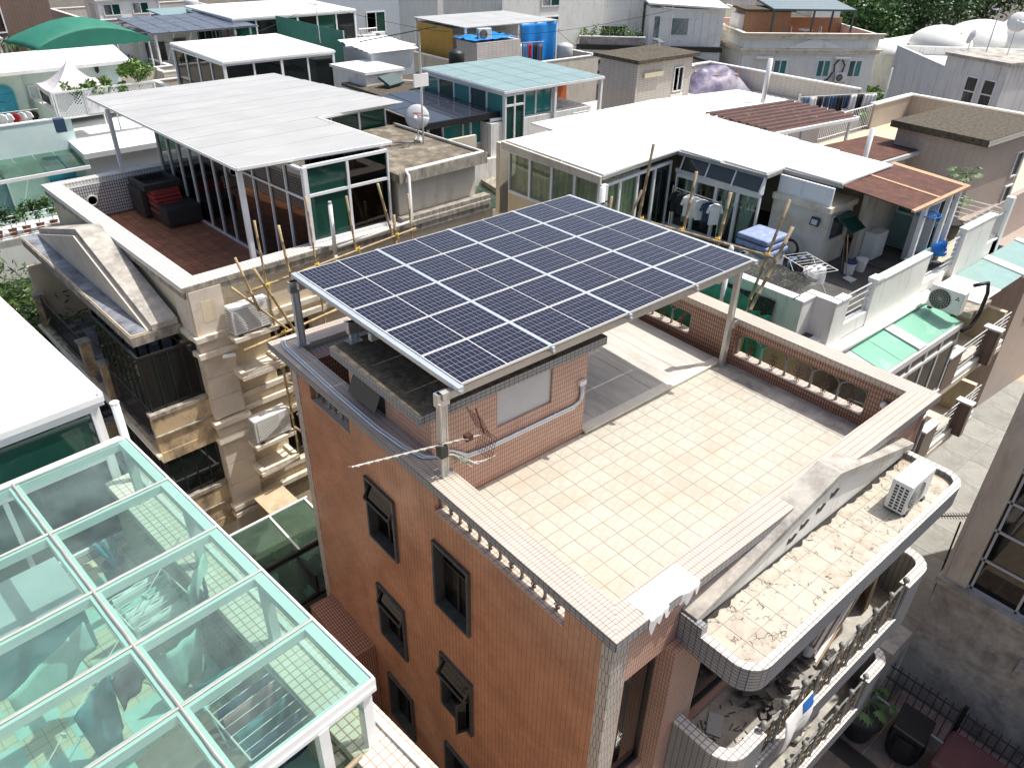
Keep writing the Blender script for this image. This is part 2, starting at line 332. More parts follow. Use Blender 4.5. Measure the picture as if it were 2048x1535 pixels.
D('smoke_glass', clearglass, (0.10,0.14,0.125), 0.01, 1.6)
D('dark_glass', darkglass)
D('green_window', darkglass, (0.012,0.06,0.045), 0.05)
D('teal_window', darkglass, (0.03,0.22,0.20), 0.06)
D('blue_window', darkglass, (0.04,0.13,0.17), 0.06)
D('grey_window', darkglass, (0.05,0.055,0.055), 0.08)
D('green_awning', plain, (0.19,0.43,0.32), 0.35, 0.06, 1.5, dirt=(0.40,0.60,0.50), dirt_amt=0.25, bmp=0.03)
D('teal_awning', plain, (0.24,0.37,0.35), 0.3, 0.08, 2, bmp=0.03)
D('teal_roof', plain, (0.24,0.345,0.345), 0.25, 0.06, 1.2, bmp=0.02, rnd=0.05)
D('awning_cloth', plain, (0.02,0.17,0.115), 0.7, 0.12, 1.5)
D('curtain', plain, (0.60,0.54,0.40), 0.9, 0.15, 8)
D('curtain_brown', plain, (0.22,0.16,0.12), 0.9, 0.2, 8)
D('curtain_lace', plain, (0.55,0.60,0.58), 0.9, 0.12, 8)
D('rust', plain, (0.085,0.034,0.024), 0.85, 0.25, 4, dirt=(0.17,0.06,0.03), dirt_amt=0.4, dirt_scale=3, bmp=0.3)
D('rust_edge', plain, (0.52,0.36,0.22), 0.8, 0.3, 6, dirt=(0.3,0.1,0.05), dirt_amt=0.5, dirt_scale=6)
D('brown_corr', plain, (0.085,0.038,0.03), 0.6, 0.2, 3, dirt=(0.40,0.24,0.12), dirt_amt=0.12, dirt_scale=4)
D('beige_wall', plain, (0.60,0.55,0.46), 0.8, 0.06, 1.5, dirt=(0.42,0.36,0.27), dirt_amt=0.35, dirt_scale=1.2, stretch=(2,2,0.6))
D('stain_wall', plain, (0.66,0.63,0.55), 0.8, 0.05, 1.5, dirt=(0.52,0.40,0.22), dirt_amt=0.35, dirt_scale=1.1)
D('dark_floor', plain, (0.075,0.072,0.068), 0.8, 0.25, 3, dirt=(0.13,0.12,0.10), dirt_amt=0.4)
D('ac_white', plain, (0.76,0.76,0.74), 0.4, 0.04, 2, dirt=(0.6,0.57,0.5), dirt_amt=0.15)
D('ac_grille', plain, (0.05,0.05,0.05), 0.6)
D('ac_mesh', plain, (0.42,0.42,0.39), 0.6, 0.12, 30)
D('red_mark', plain, (0.55,0.03,0.06), 0.6, 0.05, bmp=0)
D('black_mark', plain, (0.02,0.02,0.02), 0.6, 0.05, bmp=0)
D('blue_mark', plain, (0.02,0.14,0.42), 0.5, 0.05, bmp=0)
D('paper', plain, (0.80,0.79,0.77), 0.7, 0.05, 4)
D('plastic_blue', plain, (0.02,0.18,0.60), 0.35, 0.1, 4)
D('plastic_ltblue', plain, (0.22,0.42,0.50), 0.4, 0.1, 4)
D('mattress', plain, (0.23,0.29,0.46), 0.6, 0.2, 6, dirt=(0.4,0.45,0.6), dirt_amt=0.3, dirt_scale=5)
D('cloth_white', plain, (0.78,0.77,0.75), 0.85, 0.06, 5)
D('cloth_black', plain, (0.015,0.015,0.018), 0.85)
D('cloth_navy', plain, (0.03,0.06,0.12), 0.85)
D('cloth_denim', plain, (0.10,0.18,0.30), 0.85, 0.35, 10)
D('cloth_red', plain, (0.35,0.02,0.03), 0.85)
D('cloth_teal', plain, (0.05,0.22,0.25), 0.8, 0.2, 5)
D('cloth_purple', plain, (0.14,0.10,0.11), 0.85)
D('cloth_pink', plain, (0.45,0.22,0.22), 0.85, 0.2, 6)
D('cloth_mint', plain, (0.42,0.62,0.55), 0.85, 0.1, 5)
D('rubber', plain, (0.02,0.02,0.02), 0.5)
D('pot_black', plain, (0.02,0.02,0.022), 0.5, 0.2)
D('pot_clay', plain, (0.38,0.14,0.07), 0.7, 0.15)
D('soil', plain, (0.05,0.035,0.025), 0.95)
D('wood', plain, (0.40,0.27,0.15), 0.7, 0.2, 6, stretch=(1,1,4))
D('plank_board', plain, (0.50,0.40,0.27), 0.85, 0.15, 4, dirt=(0.25,0.18,0.1), dirt_amt=0.3)
D('asphalt', plain, (0.06,0.058,0.055), 0.9, 0.25, 2)
D('ground_dirt', plain, (0.12,0.105,0.085), 0.95, 0.3, 0.7, dirt=(0.06,0.055,0.045), dirt_amt=0.5, dirt_scale=0.6)
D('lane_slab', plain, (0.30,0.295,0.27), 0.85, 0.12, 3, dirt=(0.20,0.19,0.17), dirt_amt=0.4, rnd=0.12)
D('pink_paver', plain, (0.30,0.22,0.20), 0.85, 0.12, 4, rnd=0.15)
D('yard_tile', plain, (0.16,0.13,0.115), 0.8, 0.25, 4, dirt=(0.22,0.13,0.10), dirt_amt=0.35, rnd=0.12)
D('dark_red_cover', plain, (0.12,0.045,0.05), 0.55, 0.15, 1.5, bmp=0.1)
D('blue_tarp', plain, (0.01,0.22,0.62), 0.4, 0.15, 3)
D('orange_tarp', plain, (0.52,0.13,0.04), 0.6, 0.12, 4)
D('yellow_wall', plain, (0.50,0.28,0.05), 0.7, 0.1)
D('purple_cover', plain, (0.13,0.11,0.20), 0.5, 0.15, 3, dirt=(0.42,0.40,0.42), dirt_amt=0.5, dirt_scale=1.1)
D('tent_grey', plain, (0.60,0.57,0.58), 0.8, 0.06)
D('turquoise_wall', plain, (0.55,0.70,0.68), 0.8, 0.06, 1.2, dirt=(0.72,0.76,0.74), dirt_amt=0.45, dirt_scale=1.4)
D('blue_shutter', plain, (0.05,0.36,0.52), 0.6, 0.1)
D('green_corr', plain, (0.08,0.30,0.22), 0.6, 0.12)
D('green_dark', plain, (0.03,0.10,0.06), 0.6, 0.12)
D('pergola_green', plain, (0.06,0.095,0.095), 0.5, 0.1)
D('pergola_roof', plain, (0.20,0.25,0.26), 0.35, 0.06, bmp=0.03)
D('brick_tan', tiled, (0.42,0.24,0.12), (0.36,0.20,0.10), (0.26,0.18,0.12), 0.2, 0.1, 0.012, 0.6)
D('facade_tile', tiled, (0.56,0.52,0.48), (0.52,0.485,0.45), (0.36,0.33,0.30), 0.30, 0.10, 0.012, 0.5)
D('facade_pink', tiled, (0.46,0.37,0.32), (0.43,0.35,0.30), (0.30,0.25,0.22), 0.24, 0.06, 0.010, 0.4)
D('facade_brown', tiled, (0.24,0.16,0.13), (0.22,0.15,0.12), (0.10,0.07,0.06), 0.20, 0.06, 0.010, 0.4)
D('roof_red', plain, (0.26,0.07,0.07), 0.6, 0.15)
D('dome_white', plain, (0.72,0.71,0.66), 0.6, 0.06)
D('satin_grey', plain, (0.50,0.51,0.52), 0.4, 0.05)
D('leaf', plain, (0.06,0.14,0.03), 0.5, 0.3, 1.5, rnd=0.2, bmp=0)
D('leaf_dark', plain, (0.035,0.085,0.02), 0.5, 0.4, 0.9, rnd=0.2, bmp=0)
D('leaf_light', plain, (0.13,0.24,0.04), 0.5, 0.3, 1.5, rnd=0.2, bmp=0)
D('leaf_mango', plain, (0.075,0.13,0.03), 0.4, 0.35, 1.0, bmp=0)
D('bark', plain, (0.10,0.075,0.05), 0.9, 0.3, 8)
D('debris', plain, (0.10,0.09,0.085), 0.9, 0.5, 12)
D('checker', tiled, (0.34,0.33,0.31), (0.05,0.05,0.05), (0.04,0.04,0.04), 0.28, 0.28, 0.01, 0.4)
D('ivory_tile', tiled, (0.66,0.60,0.42), (0.63,0.57,0.40), (0.38,0.34,0.22), 0.20, 0.14, 0.006, 0.35)
D('ledge_tile', tiled, (0.76,0.72,0.64), (0.72,0.66,0.55), (0.42,0.30,0.22), 0.10, 0.10, 0.008, 0.3)
D('grille_black', plain, (0.015,0.015,0.015), 0.6)
def _pinkcloth(name):
    m, n, b = nodes(name); tc = N(n, 'ShaderNodeTexCoord'); v = N(n, 'ShaderNodeTexVoronoi'); v.inputs['Scale'].default_value = 9; n.links.new(tc.outputs['Object'], v.inputs['Vector'])
    c = ramp(n, v.outputs['Distance'], 0.28, 0.34, (0.42,0.015,0.12), (0.55,0.33,0.38)); x = noisy(n, tc, 40, 2)
    n.links.new(mixc(n, ramp(n, x, 0.45, 0.55), c, (0.30,0.03,0.10)), b.inputs['Base Color']); b.inputs['Roughness'].default_value = 0.9
    return m
MDEF['pink_print'] = _pinkcloth

D('panel_dark', darkglass, (0.03,0.034,0.05), 0.08)
D('seam_grey', plain, (0.30,0.30,0.29), 0.8)
D('stain_black', plain, (0.035,0.033,0.03), 0.95, 0.4, 15)
D('dark_slate', plain, (0.09,0.085,0.08), 0.8, 0.3, 5)
# ================================================================== ground
g = MB(); g.face([(-900,-900,0),(1200,-900,0),(1200,1200,0),(-900,1200,0)]); struct(g.build('ground', 'ground_dirt'))
# ================================================================== reusable parts
def balustrade(parent, p0, p1, z0, h, bays, grey='cast_grey', iron='bronze', ball=False):
    """arches of cast metal between posts with scroll ornaments; p0,p1 ends in plan"""
    p0, p1 = Vector((p0[0],p0[1],0)), Vector((p1[0],p1[1],0)); L = (p1-p0).length; d = (p1-p0).normalized(); nrm = Vector((-d.y, d.x, 0)); st = L/bays
    P = lambda u, z: p0 + d*u + Vector((0,0,z))
    MB().tube([P(0,z0+h-0.03), P(L,z0+h-0.03)], 0.018, 6).build('top_rail', grey, parent)
    for i in range(bays+1):
        m = MB(); c = P(i*st, z0)
        m.lathe(c, [(0.028,0),(0.034,0.03),(0.022,0.07),(0.030,0.14),(0.034,h*0.45),(0.022,h*0.62),(0.028,h*0.66)] + ([(0.022,h),(0.045,h+0.02),(0.062,h+0.065),(0.045,h+0.115),(0.01,h+0.13)] if ball else [(0.018,h*0.75)]), 10)
        if not ball or True:
            for s in (-1, 1):
                if (i == 0 and s < 0) or (i == bays and s > 0): continue
                m.tube([P(i*st + s*st*0.5*(1-math.cos(a)), z0 + h*0.6 + (h*0.36)*math.sin(a)) for a in [k*PI/2/6 for k in range(7)]], 0.017, 6)
        m.build('baluster', grey, parent, smooth=True)
    orn = MB(); k = h/0.42
    for (u, z, r, sx, sz) in ((-0.035,0.235,0.026,0.9,1.3),(0.035,0.235,0.026,0.9,1.3),(0,0.205,0.022,0.9,1.4),(-0.045,0.15,0.022,1.2,0.8),(0.045,0.15,0.022,1.2,0.8),(0,0.13,0.035,1,0.9),(-0.03,0.075,0.026,1.1,0.9),(0.03,0.075,0.026,1.1,0.9),(0,0.03,0.024,1.6,0.6)):
        orn.ring((0,u*k,z*k), r*k, 0.0085, (1,0,0), 10, 4, sx, sz)
    orn.tube([(0,0,0),(0,0,h*0.95)], 0.006, 4)
    ang = math.atan2(d.y, d.x) - PI/2
    pieces('ornament', orn, iron, parent, [(*(P((i+0.5)*st, z0)), ang) for i in range(bays)])
def roundrect(x0, x1, y0, y1, r, corners, n=7):
    """plan outline counterclockwise; corners set of 'sw','se','ne','nw' to round"""
    pts = []
    for name, cx, cy, a0, sx, sy in (('sw',x0,y0,PI,1,1),('se',x1,y0,1.5*PI,-1,1),('ne',x1,y1,0,-1,-1),('nw',x0,y1,0.5*PI,1,-1)):
        if name in corners:
            ox, oy = cx+sx*r, cy+sy*r
            pts += [(ox+r*math.cos(a0+PI/2*i/n), oy+r*math.sin(a0+PI/2*i/n)) for i in range(n+1)]
        else: pts.append((cx, cy))
    return pts
def ribbon(mb, path, w, z0, z1):
    """wall of width w (inwards, to the left of the path) along an open plan path"""
    P = [Vector((x,y,0)) for x,y in path]; k = len(P); inn = []
    for i in range(k):
        d0 = (P[i]-P[i-1]).normalized() if i > 0 else (P[1]-P[0]).normalized(); d1 = (P[i+1]-P[i]).normalized() if i < k-1 else d0
        n0, n1 = Vector((-d0.y,d0.x,0)), Vector((-d1.y,d1.x,0)); b = (n0+n1).normalized(); inn.append(P[i] + b*w/max(0.5, b.dot(n0)))
    base = len(mb.v)
    for i in range(k):
        for q, z in ((P[i],z0),(P[i],z1),(inn[i],z1),(inn[i],z0)): mb.v.append((q.x,q.y,z))
    for i in range(k-1):
        a = base+4*i
        for j in range(4): mb.f.append((a+j, a+4+j, a+4+(j+1)%4, a+(j+1)%4))
    mb.f.append((base,base+1,base+2,base+3)); a = base+4*(k-1); mb.f.append((a+3,a+2,a+1,a))
    return mb
def aircon(name, label, loc, rz, w=0.85, d=0.32, h=0.62, group=None, front=True, mark=None, sidegrille=True):
    """outdoor unit; local front is -Y"""
    t = thing(name, label, 'air conditioner', loc, rz, group)
    MB().box(-w/2,w/2,-d/2,d/2,0.05,h).build('casing', 'ac_white', t, bevel=0.02)
    for sx in (-1,1): MB().box(sx*w*0.36-0.05, sx*w*0.36+0.05, -d/2-0.02, d/2+0.02, 0, 0.05).build('foot', 'ac_grille', t)
    cx = -w*0.14; r = h*0.40
    if not front:
        MB().box(-w*0.44,w*0.18,-d/2-0.008,-d/2-0.002,h*0.14,h*0.93).build('front_grille', 'ac_mesh', t)
        for k in range(12): MB().box(-w*0.43,w*0.17,-d/2-0.016,-d/2-0.009,h*0.17+k*h*0.062,h*0.17+k*h*0.062+0.012).build('louvre', 'ac_white', t)
        for k in range(6): MB().box(w*0.22,w*0.46,-d/2-0.006,-d/2-0.001,h*0.2+k*h*0.09,h*0.2+k*h*0.09+0.01).build('louvre', 'ac_mesh', t)
        s = MB()
        for i in range(4):
            for j in range(8): s.box(-w/2-0.004, -w/2+0.01, -d*0.42+i*d*0.2, -d*0.42+i*d*0.2+d*0.13, 0.10+j*h*0.1, 0.10+j*h*0.1+h*0.06)
        s.build('side_grille', 'ac_grille', t); return t
    MB().lathe((cx, -d/2-0.004, h*0.52), [(r,0),(r,0.003)], 28, 'Y').build('fan_opening', 'ac_grille', t)
    gr = MB()
    for k in range(1, 6): gr.ring((cx, -d/2-0.012, h*0.52), r*k/5, 0.005, (0,1,0), 24, 4)
    for k in range(8):
        a = PI*k/8; gr.tube([(cx-r*math.cos(a), -d/2-0.012, h*0.52-r*math.sin(a)), (cx+r*math.cos(a), -d/2-0.012, h*0.52+r*math.sin(a))], 0.004, 4)
    gr.build('fan_guard', 'ac_mesh', t)
    fb = MB()
    for k in range(3):
        a = k*2*PI/3; fb.obox((cx+math.cos(a)*r*0.45, -d/2-0.001, h*0.52+math.sin(a)*r*0.45), (r*0.75,0.004,r*0.34), 0, 0, -a)
    fb.build('fan_blade', 'ac_mesh', t)
    if sidegrille:
        s = MB()
        for i in range(3):
            for j in range(8): s.box(-w/2-0.004, -w/2+0.01, -d*0.38+i*d*0.25, -d*0.38+i*d*0.25+d*0.17, 0.10+j*h*0.095, 0.10+j*h*0.095+h*0.06)
        s.build('side_grille', 'ac_grille', t)
    if mark:
        m = MB()
        for a in (90, 210, 330):
            c = Vector((w*0.34+0.035*math.cos(R(a)), -d/2-0.004, h*0.72+0.035*math.sin(R(a)))); u = Vector((math.cos(R(a)),0,math.sin(R(a))))*0.035; v = Vector((-u.z,0,u.x))*0.6
            m.face([c-u, c+v, c+u, c-v])
        m.build('emblem', 'black_mark', t)
    return t
def window(parent, o, du, dn, w, h, frame='white_frame', glass='dark_glass', cols=2, transom=0.0, fw=0.05, depth=0.05, inset=0.0, sill=None, trim=None, name='window'):
    """framed window whose lower left corner is o on a wall with outward normal dn; sub-parts frame and panes"""
    o = Vector(o); du = Vector(du).normalized(); dn = Vector(dn).normalized(); up = Vector((0,0,1))
    fl = du.cross(up).dot(dn) < 0
    def bx(m, u0,u1,z0,z1,d0,d1):
        q = [o+du*u0+up*z0+dn*d1, o+du*u1+up*z0+dn*d1, o+du*u1+up*z1+dn*d1, o+du*u0+up*z1+dn*d1]
        if fl: q.reverse()
        m.slab(q, d1-d0, dn)
    fr = MB(); d0, d1 = -inset-0.02, -inset+depth
    bx(fr,0,w,0,fw,d0,d1); bx(fr,0,w,h-fw,h,d0,d1); bx(fr,0,fw,fw,h-fw,d0,d1); bx(fr,w-fw,w,fw,h-fw,d0,d1)
    for c in range(1, cols): bx(fr, w*c/cols-fw*0.45, w*c/cols+fw*0.45, fw, h-fw, d0, d1-0.004)
    if transom: bx(fr, fw, w-fw, h*transom-fw*0.45, h*transom+fw*0.45, d0, d1-0.008)
    f = fr.build(name, frame, parent)
    if isinstance(glass, str): glass = [glass]
    k = 0
    zz = [(fw, h*transom-fw*0.4), (h*transom+fw*0.4, h-fw)] if transom else [(fw, h-fw)]
    for c in range(cols):
        for (a, b) in zz:
            p = MB(); bx(p, w*c/cols+fw*0.4, w*(c+1)/cols-fw*0.4, a, b, d0+0.006, d0+0.02+0.004*(k%2)); p.build('pane', glass[k % len(glass)], f); k += 1
    if trim:
        t = MB(); e = trim
        bx(t,-e,w+e,h,h+e,-0.02,0.03); bx(t,-e,w+e,-e,0,-0.02,0.05); bx(t,-e,0,0,h,-0.02,0.03); bx(t,w,w+e,0,h,-0.02,0.03)
        t.build('surround', sill or 'white_paint', f)
    return f
def railing(parent, p0, p1, z0, h, n, mat='white_clean', horiz=True, r=0.016):
    """metal railing between two plan points; n bars"""
    p0, p1 = Vector((*p0, 0)), Vector((*p1, 0)); m = MB(); up = Vector((0,0,1)); L = (p1-p0).length
    MB().tube([p0+up*(z0+h), p1+up*(z0+h)], r*1.5, 6).build('top_rail', mat, parent)
    if horiz:
        for k in range(n): MB().tube([p0+up*(z0+h*k/n), p1+up*(z0+h*k/n)], r, 6).build('bar', mat, parent)
    else:
        m.tube([p0+up*(z0+0.08), p1+up*(z0+0.08)], r, 5)
        for k in range(n+1): q = p0+(p1-p0)*k/n; m.tube([q+up*z0, q+up*(z0+h)], r*0.8, 5)
        m.build('bars', mat, parent)
def cloth(parent, name, mat, o, du, w, h, sag=0.03, folds=3, seed=1, taper=0.0, nu=10, nv=6):
    """hanging cloth; o upper left corner, du along its upper hem"""
    o = Vector(o); du = Vector(du).normalized(); nr = Vector((-du.y, du.x, 0)); rr = random.Random(seed); ph = rr.random()*6
    m = MB()
    def fn(u, v):
        x = (u-0.5)*w*(1-taper*v)+w/2; k = 0.4+0.6*v
        return o + du*x + Vector((0,0,-v*h*(1-0.06*math.sin(u*5+ph)))) + nr*(sag*k*math.sin(u*folds*2*PI+ph+v))
    m.sheet(fn, nu, nv); ob = m.build(name, mat, parent, smooth=True)
    s = ob.modifiers.new('thick', 'SOLIDIFY'); s.thickness = 0.012
    return ob
def shirt(parent, mat, o, du, s=1.0, seed=1, name='garment'):
    """shirt on a hanger, o is the hook point"""
    o = Vector(o); du = Vector(du).normalized(); nr = Vector((-du.y,du.x,0)); rr = random.Random(seed)
    out = [(-0.06,-0.03),(-0.24,-0.10),(-0.33,-0.32),(-0.25,-0.36),(-0.19,-0.24),(-0.20,-0.70),(0.20,-0.70),(0.19,-0.24),(0.25,-0.36),(0.33,-0.32),(0.24,-0.10),(0.06,-0.03)]
    pts = [o + du*x*s*0.8 + Vector((0,0,z*s)) + nr*(0.02*math.sin(x*14+seed)) for x, z in out]
    m = MB(); m.slab(pts, 0.05, nr); ob = m.build(name, mat, parent)
    hk = MB(); hk.tube([o+Vector((0,0,0.06)), o], 0.006, 5); hk.build('hanger', 'alu', ob); return ob

# ================================================================== main house
H = thing('orange_tiled_house', 'three storey house clad in small orange tiles under the solar panels', 'house', (0,0,0))
LW = [(1.0-0.12,3.98-0.12,8.76,9.14), (6.62-0.12,8.10-0.12,8.76,9.14)]      # balustrade openings in left parapet (u from y=0.12)
WIN = [(5.22,6.20,6.62,8.10),(3.06,4.05,6.60,8.10),(5.17,6.15,3.86,5.37),(3.02,3.98,3.87,5.37),(5.12,6.07,1.16,2.64),(3.0,3.95,1.13,2.64)]
MB().wall((0.12,0.12,0), (0,1,0), (-1,0,0), 8.68, 9.32, LW+[(a-0.12,b-0.12,c,d) for a,b,c,d in WIN], 0.27).build('side_wall', 'orange_tile', H)
# each window: stone surround, dark frame, panes, top-hung sash ajar on some
for i, (y0,y1,z0,z1) in enumerate(WIN):
    s = MB(); e = 0.055
    s.box(0.06,0.38,y0,y0+e,z0,z1); s.box(0.06,0.38,y1-e,y1,z0,z1); s.box(0.06,0.38,y0+e,y1-e,z0,z0+e); s.box(0.06,0.38,y0+e,y1-e,z1-e,z1)
    wd = s.build('window', 'dark_stone', H)
    f = MB(); a,b,c,d = y0+e,y1-e,z0+e,z1-e; t = 0.035; tr = c+(d-c)*0.68; mid = (a+b)/2
    f.box(0.24,0.29,a,a+t,c,d); f.box(0.24,0.29,b-t,b,c,d); f.box(0.24,0.29,a+t,b-t,c,c+t); f.box(0.24,0.29,a+t,b-t,d-t,d); f.box(0.235,0.292,a+t,b-t,tr-t/2,tr+t/2); f.box(0.23,0.294,mid-t/2,mid+t/2,c+t,tr-t/2)
    f.build('frame', 'black_metal', wd)
    MB().box(0.258,0.268,a+t,mid-t/2,c+t,tr-t/2).build('pane', 'smoke_glass', wd); MB().box(0.258,0.268,mid+t/2,b-t,c+t,tr-t/2).build('pane', 'smoke_glass', wd)
    ang = (28,0,24,35,0,0)[i]
    if ang:
        hs = d-tr; ca, sa = math.cos(R(ang)), math.sin(R(ang)); top = (0.23, d-t)
        def Q(y, s_, off): return (top[0]-s_*sa-off*ca, y, top[1]-s_*ca+off*sa)
        sh = MB()
        for (ya,yb,s0,s1) in ((a,b,0,t),(a,b,hs-t,hs),(a,a+t,t,hs-t),(b-t,b,t,hs-t)):
            sh.slab([Q(ya,s0,0.02),Q(ya,s1,0.02),Q(yb,s1,0.02),Q(yb,s0,0.02)], 0.04)
        sh.build('sash', 'black_metal', wd); MB().slab([Q(a+t,t,0.004),Q(a+t,hs-t,0.004),Q(b-t,hs-t,0.004),Q(b-t,t,0.004)], 0.008).build('pane', 'smoke_glass', wd)
    else: MB().box(0.258,0.268,a+t,b-t,tr+t/2,d-t).build('pane', 'smoke_glass', wd)
    if i == 3:   # lower sash standing open
        c0 = Vector((0.23,a+t,0)); dv = Vector((-0.75,0.25,0)).normalized(); L = mid-a-t
        sh = MB(); 
        for (u0,u1,za,zb) in ((0,L,c+t,c+2*t),(0,L,tr-2*t,tr-t),(0,t,c+2*t,tr-2*t),(L-t,L,c+2*t,tr-2*t)):
            q0, q1 = c0+dv*u0, c0+dv*u1; sh.slab([(q0.x,q0.y,za),(q1.x,q1.y,za),(q1.x,q1.y,zb),(q0.x,q0.y,zb)], 0.04)
        sh.build('sash', 'black_metal', wd)
        q0, q1 = c0+dv*t, c0+dv*(L-t); MB().slab([(q0.x,q0.y+.01,c+2*t),(q1.x,q1.y+.01,c+2*t),(q1.x,q1.y+.01,tr-2*t),(q0.x,q0.y+.01,tr-2*t)], 0.008).build('pane', 'smoke_glass', wd)
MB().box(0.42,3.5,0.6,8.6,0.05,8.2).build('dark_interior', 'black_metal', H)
# corner strips in grey tiles
MB().box(0.105,0.40,0.105,0.30,0,9.318).build('corner_strip', 'corner_tile', H)
MB().box(0.105,0.30,8.60,8.815,0,9.318).build('corner_strip', 'corner_tile', H)
# bay window on the side wall
by = MB(); by.box(-0.45,0.118,6.60,8.55,2.55,2.95); by.box(-0.45,0.118,6.60,6.78,0.9,2.548); by.box(-0.45,0.118,8.38,8.55,0.9,2.548); by.box(-0.45,0.118,6.60,8.55,0.6,0.898)
bay = by.build('bay_window', 'brown_tile', H)
MB().box(-0.41,-0.39,6.78,8.38,0.9,2.55).build('pane', 'dark_glass', bay)
fb = MB(); 
for y in (6.79,7.3,7.85,8.34): fb.box(-0.435,-0.38,y,y+0.04,0.905,2.545)
fb.box(-0.432,-0.385,6.83,8.34,1.9,1.94); fb.build('frame', 'black_metal', bay)
# back and right walls (right wall carries a balustrade opening and is open to view inside)
MB().wall((8.72,8.80,0), (0,-1,0), (1,0,0), 8.68, 9.32, [(8.80-4.20,8.80-1.13,8.53,9.11),(8.80-8.45,8.80-5.45,8.53,9.07)], 0.27).build('right_wall', 'brown_tile', H)
MB().wall((0.4,8.80,0), (1,0,0), (0,1,0), 8.05, 9.32, [], 0.27).build('rear_wall', 'brown_tile', H)
# front wall
FW = [(0.34-0.12,1.24-0.12,5.55,8.22),(2.02-0.12,7.9-0.12,5.55,7.95),(0.34-0.12,1.24-0.12,2.8,5.3),(2.02-0.12,7.9-0.12,2.8,5.2),(0.5,7.5,0.1,2.4)]
MB().wall((0.42,0.12,0), (1,0,0), (0,-1,0), 8.03, 9.32, [(a-0.30 if a>0.5 else 0.03,b-0.30,c,d) for a,b,c,d in FW], 0.27).build('front_wall', 'pink_tile', H)
for (x0,x1,z0,z1) in ((0.45,1.24,5.55,8.22),(2.02,7.9,5.55,7.95),(0.45,1.24,2.8,5.3),(2.02,7.9,2.8,5.2)):
    window(H, (x0,0.25,z0), (1,0,0), (0,-1,0), x1-x0, z1-z0, 'black_metal', 'smoke_glass', 1 if x1-x0 < 2 else 4, 0.0 if x1-x0<2 else 0.0, 0.05, 0.04)
    MB().box(x0,x1,0.33,0.36,z0,z0+(z1-z0)*0.45).build('green_film', 'green_window', H) if x1-x0 < 2 else None
# projecting tiled piers between window and balcony
for (z0,z1) in ((5.4,8.31),(2.7,5.38)):
    MB().box(1.27,2.0,-0.08,0.118,z0,z1).build('pier', 'pink_tile', H)
# roof deck and individual floor tiles
MB().box(0.392,8.448,0.392,8.53,8.1,8.29).build('roof_deck', 'grout', H)
tp = 0.3315; tl = MB(); tl.box(-tp/2+0.004,tp/2-0.004,-tp/2+0.004,tp/2-0.004,0,0.010)
fl = MB().box(0.40,8.44,0.40,4.60,8.2905,8.291).build('roof_floor', 'grout', H)
pieces('floor_tile', tl, 'floor_tile', fl, [(0.42+tp*(i+0.5), 0.42+tp*(j+0.5), 8.2912) for i in range(24) for j in range(12)], 0.0012)
# darker strip on the floor, painting the right wall's cast shadow
MB().box(7.83,8.44,0.46,4.2,8.3025,8.306).build('wall_shadow_strip', 'concrete', H)
# coping
cp = MB(); cp.slab([(0,0,9.45),(8.84,0,9.45),(8.42,0.46,9.45),(0.46,0.46,9.45)], 0.13); cp.build('coping', 'coping_tile', H)
cp = MB(); cp.slab([(0,9.55,9.45),(0,0,9.45),(0.46,0.46,9.45),(0.46,9.0,9.45)], 0.13); cp.build('coping', 'coping_tile_y', H)
cp = MB(); cp.slab([(8.84,0,9.45),(8.84,9.55,9.45),(8.42,9.0,9.45),(8.42,0.46,9.45)], 0.13); cp.build('coping', 'coping_tile_y', H)
cp = MB(); cp.slab([(8.84,9.55,9.45),(0,9.55,9.45),(0.46,9.0,9.45),(8.42,9.0,9.45)], 0.13); cp.build('coping', 'coping_tile', H)
ed = MB(); ed.box(-0.006,0.002,-0.004,9.554,9.30,9.441); ed.box(-0.004,8.844,-0.0075,0.0005,9.30,9.4405); ed.box(8.838,8.846,-0.004,9.554,9.30,9.441); ed.box(-0.004,8.844,9.549,9.5565,9.30,9.4405)
ed.build('coping_edge', 'grey_tile', H)
MB().box(0.003,0.119,0.003,9.545,9.285,9.3195).build('coping_soffit', 'grey_tile', H); MB().box(0.12,8.7,8.81,9.545,9.285,9.3195).build('coping_soffit', 'grey_tile', H)
# roof balustrades
for (p0,p1,z0,h,b) in (((0.25,1.02),(0.25,3.96),8.76,0.38,6),((0.25,6.64),(0.25,8.08),8.76,0.38,3),((8.58,4.18),(8.58,1.15),8.53,0.56,5),((8.58,8.43),(8.58,5.47),8.53,0.52,5)):
    bl = MB(); bl.box(min(p0[0],p1[0])-0.14, max(p0[0],p1[0])+0.14, min(p0[1],p1[1]), max(p0[1],p1[1]), z0, z0+0.012)
    balustrade(bl.build('balustrade', 'coping_tile', H), p0, p1, z0+0.012, h-0.012, b)
# stair tower on the roof
st = MB(); st.wall((0.42,4.42,8.30), (1,0,0), (0,-1,0), 3.50, 1.95, [(1.35,2.62,1.09,1.88)], 0.2); st.wall((0.42,7.0,8.30), (0,-1,0), (-1,0,0), 2.379, 1.95, [(0.25,1.2,0.95,1.7)], 0.199)
st.wall((3.92,4.62,8.30), (0,1,0), (1,0,0), 2.38, 1.95, [], 0.2)
T = st.build('stair_tower', 'pink_tile', H)
MB().slab([(0.12,4.28,10.42),(4.22,4.28,10.42),(4.22,7.02,10.42),(0.12,7.02,10.42)], 0.16).build('tower_roof', 'moss_roof', T)
e = MB(); e.box(0.112,4.228,4.272,4.284,10.25,10.41); e.box(0.112,0.124,4.285,7.02,10.25,10.41); e.box(4.218,4.23,4.285,7.02,10.25,10.41); e.build('roof_edge', 'grey_tile', T)
MB().box(1.775,3.035,4.46,4.5,9.395,10.175).build('shutter_panel', 'satin_grey', T)
MB().box(0.47,0.5,5.82,6.73,9.27,9.98).build('pane', 'dark_glass', T)
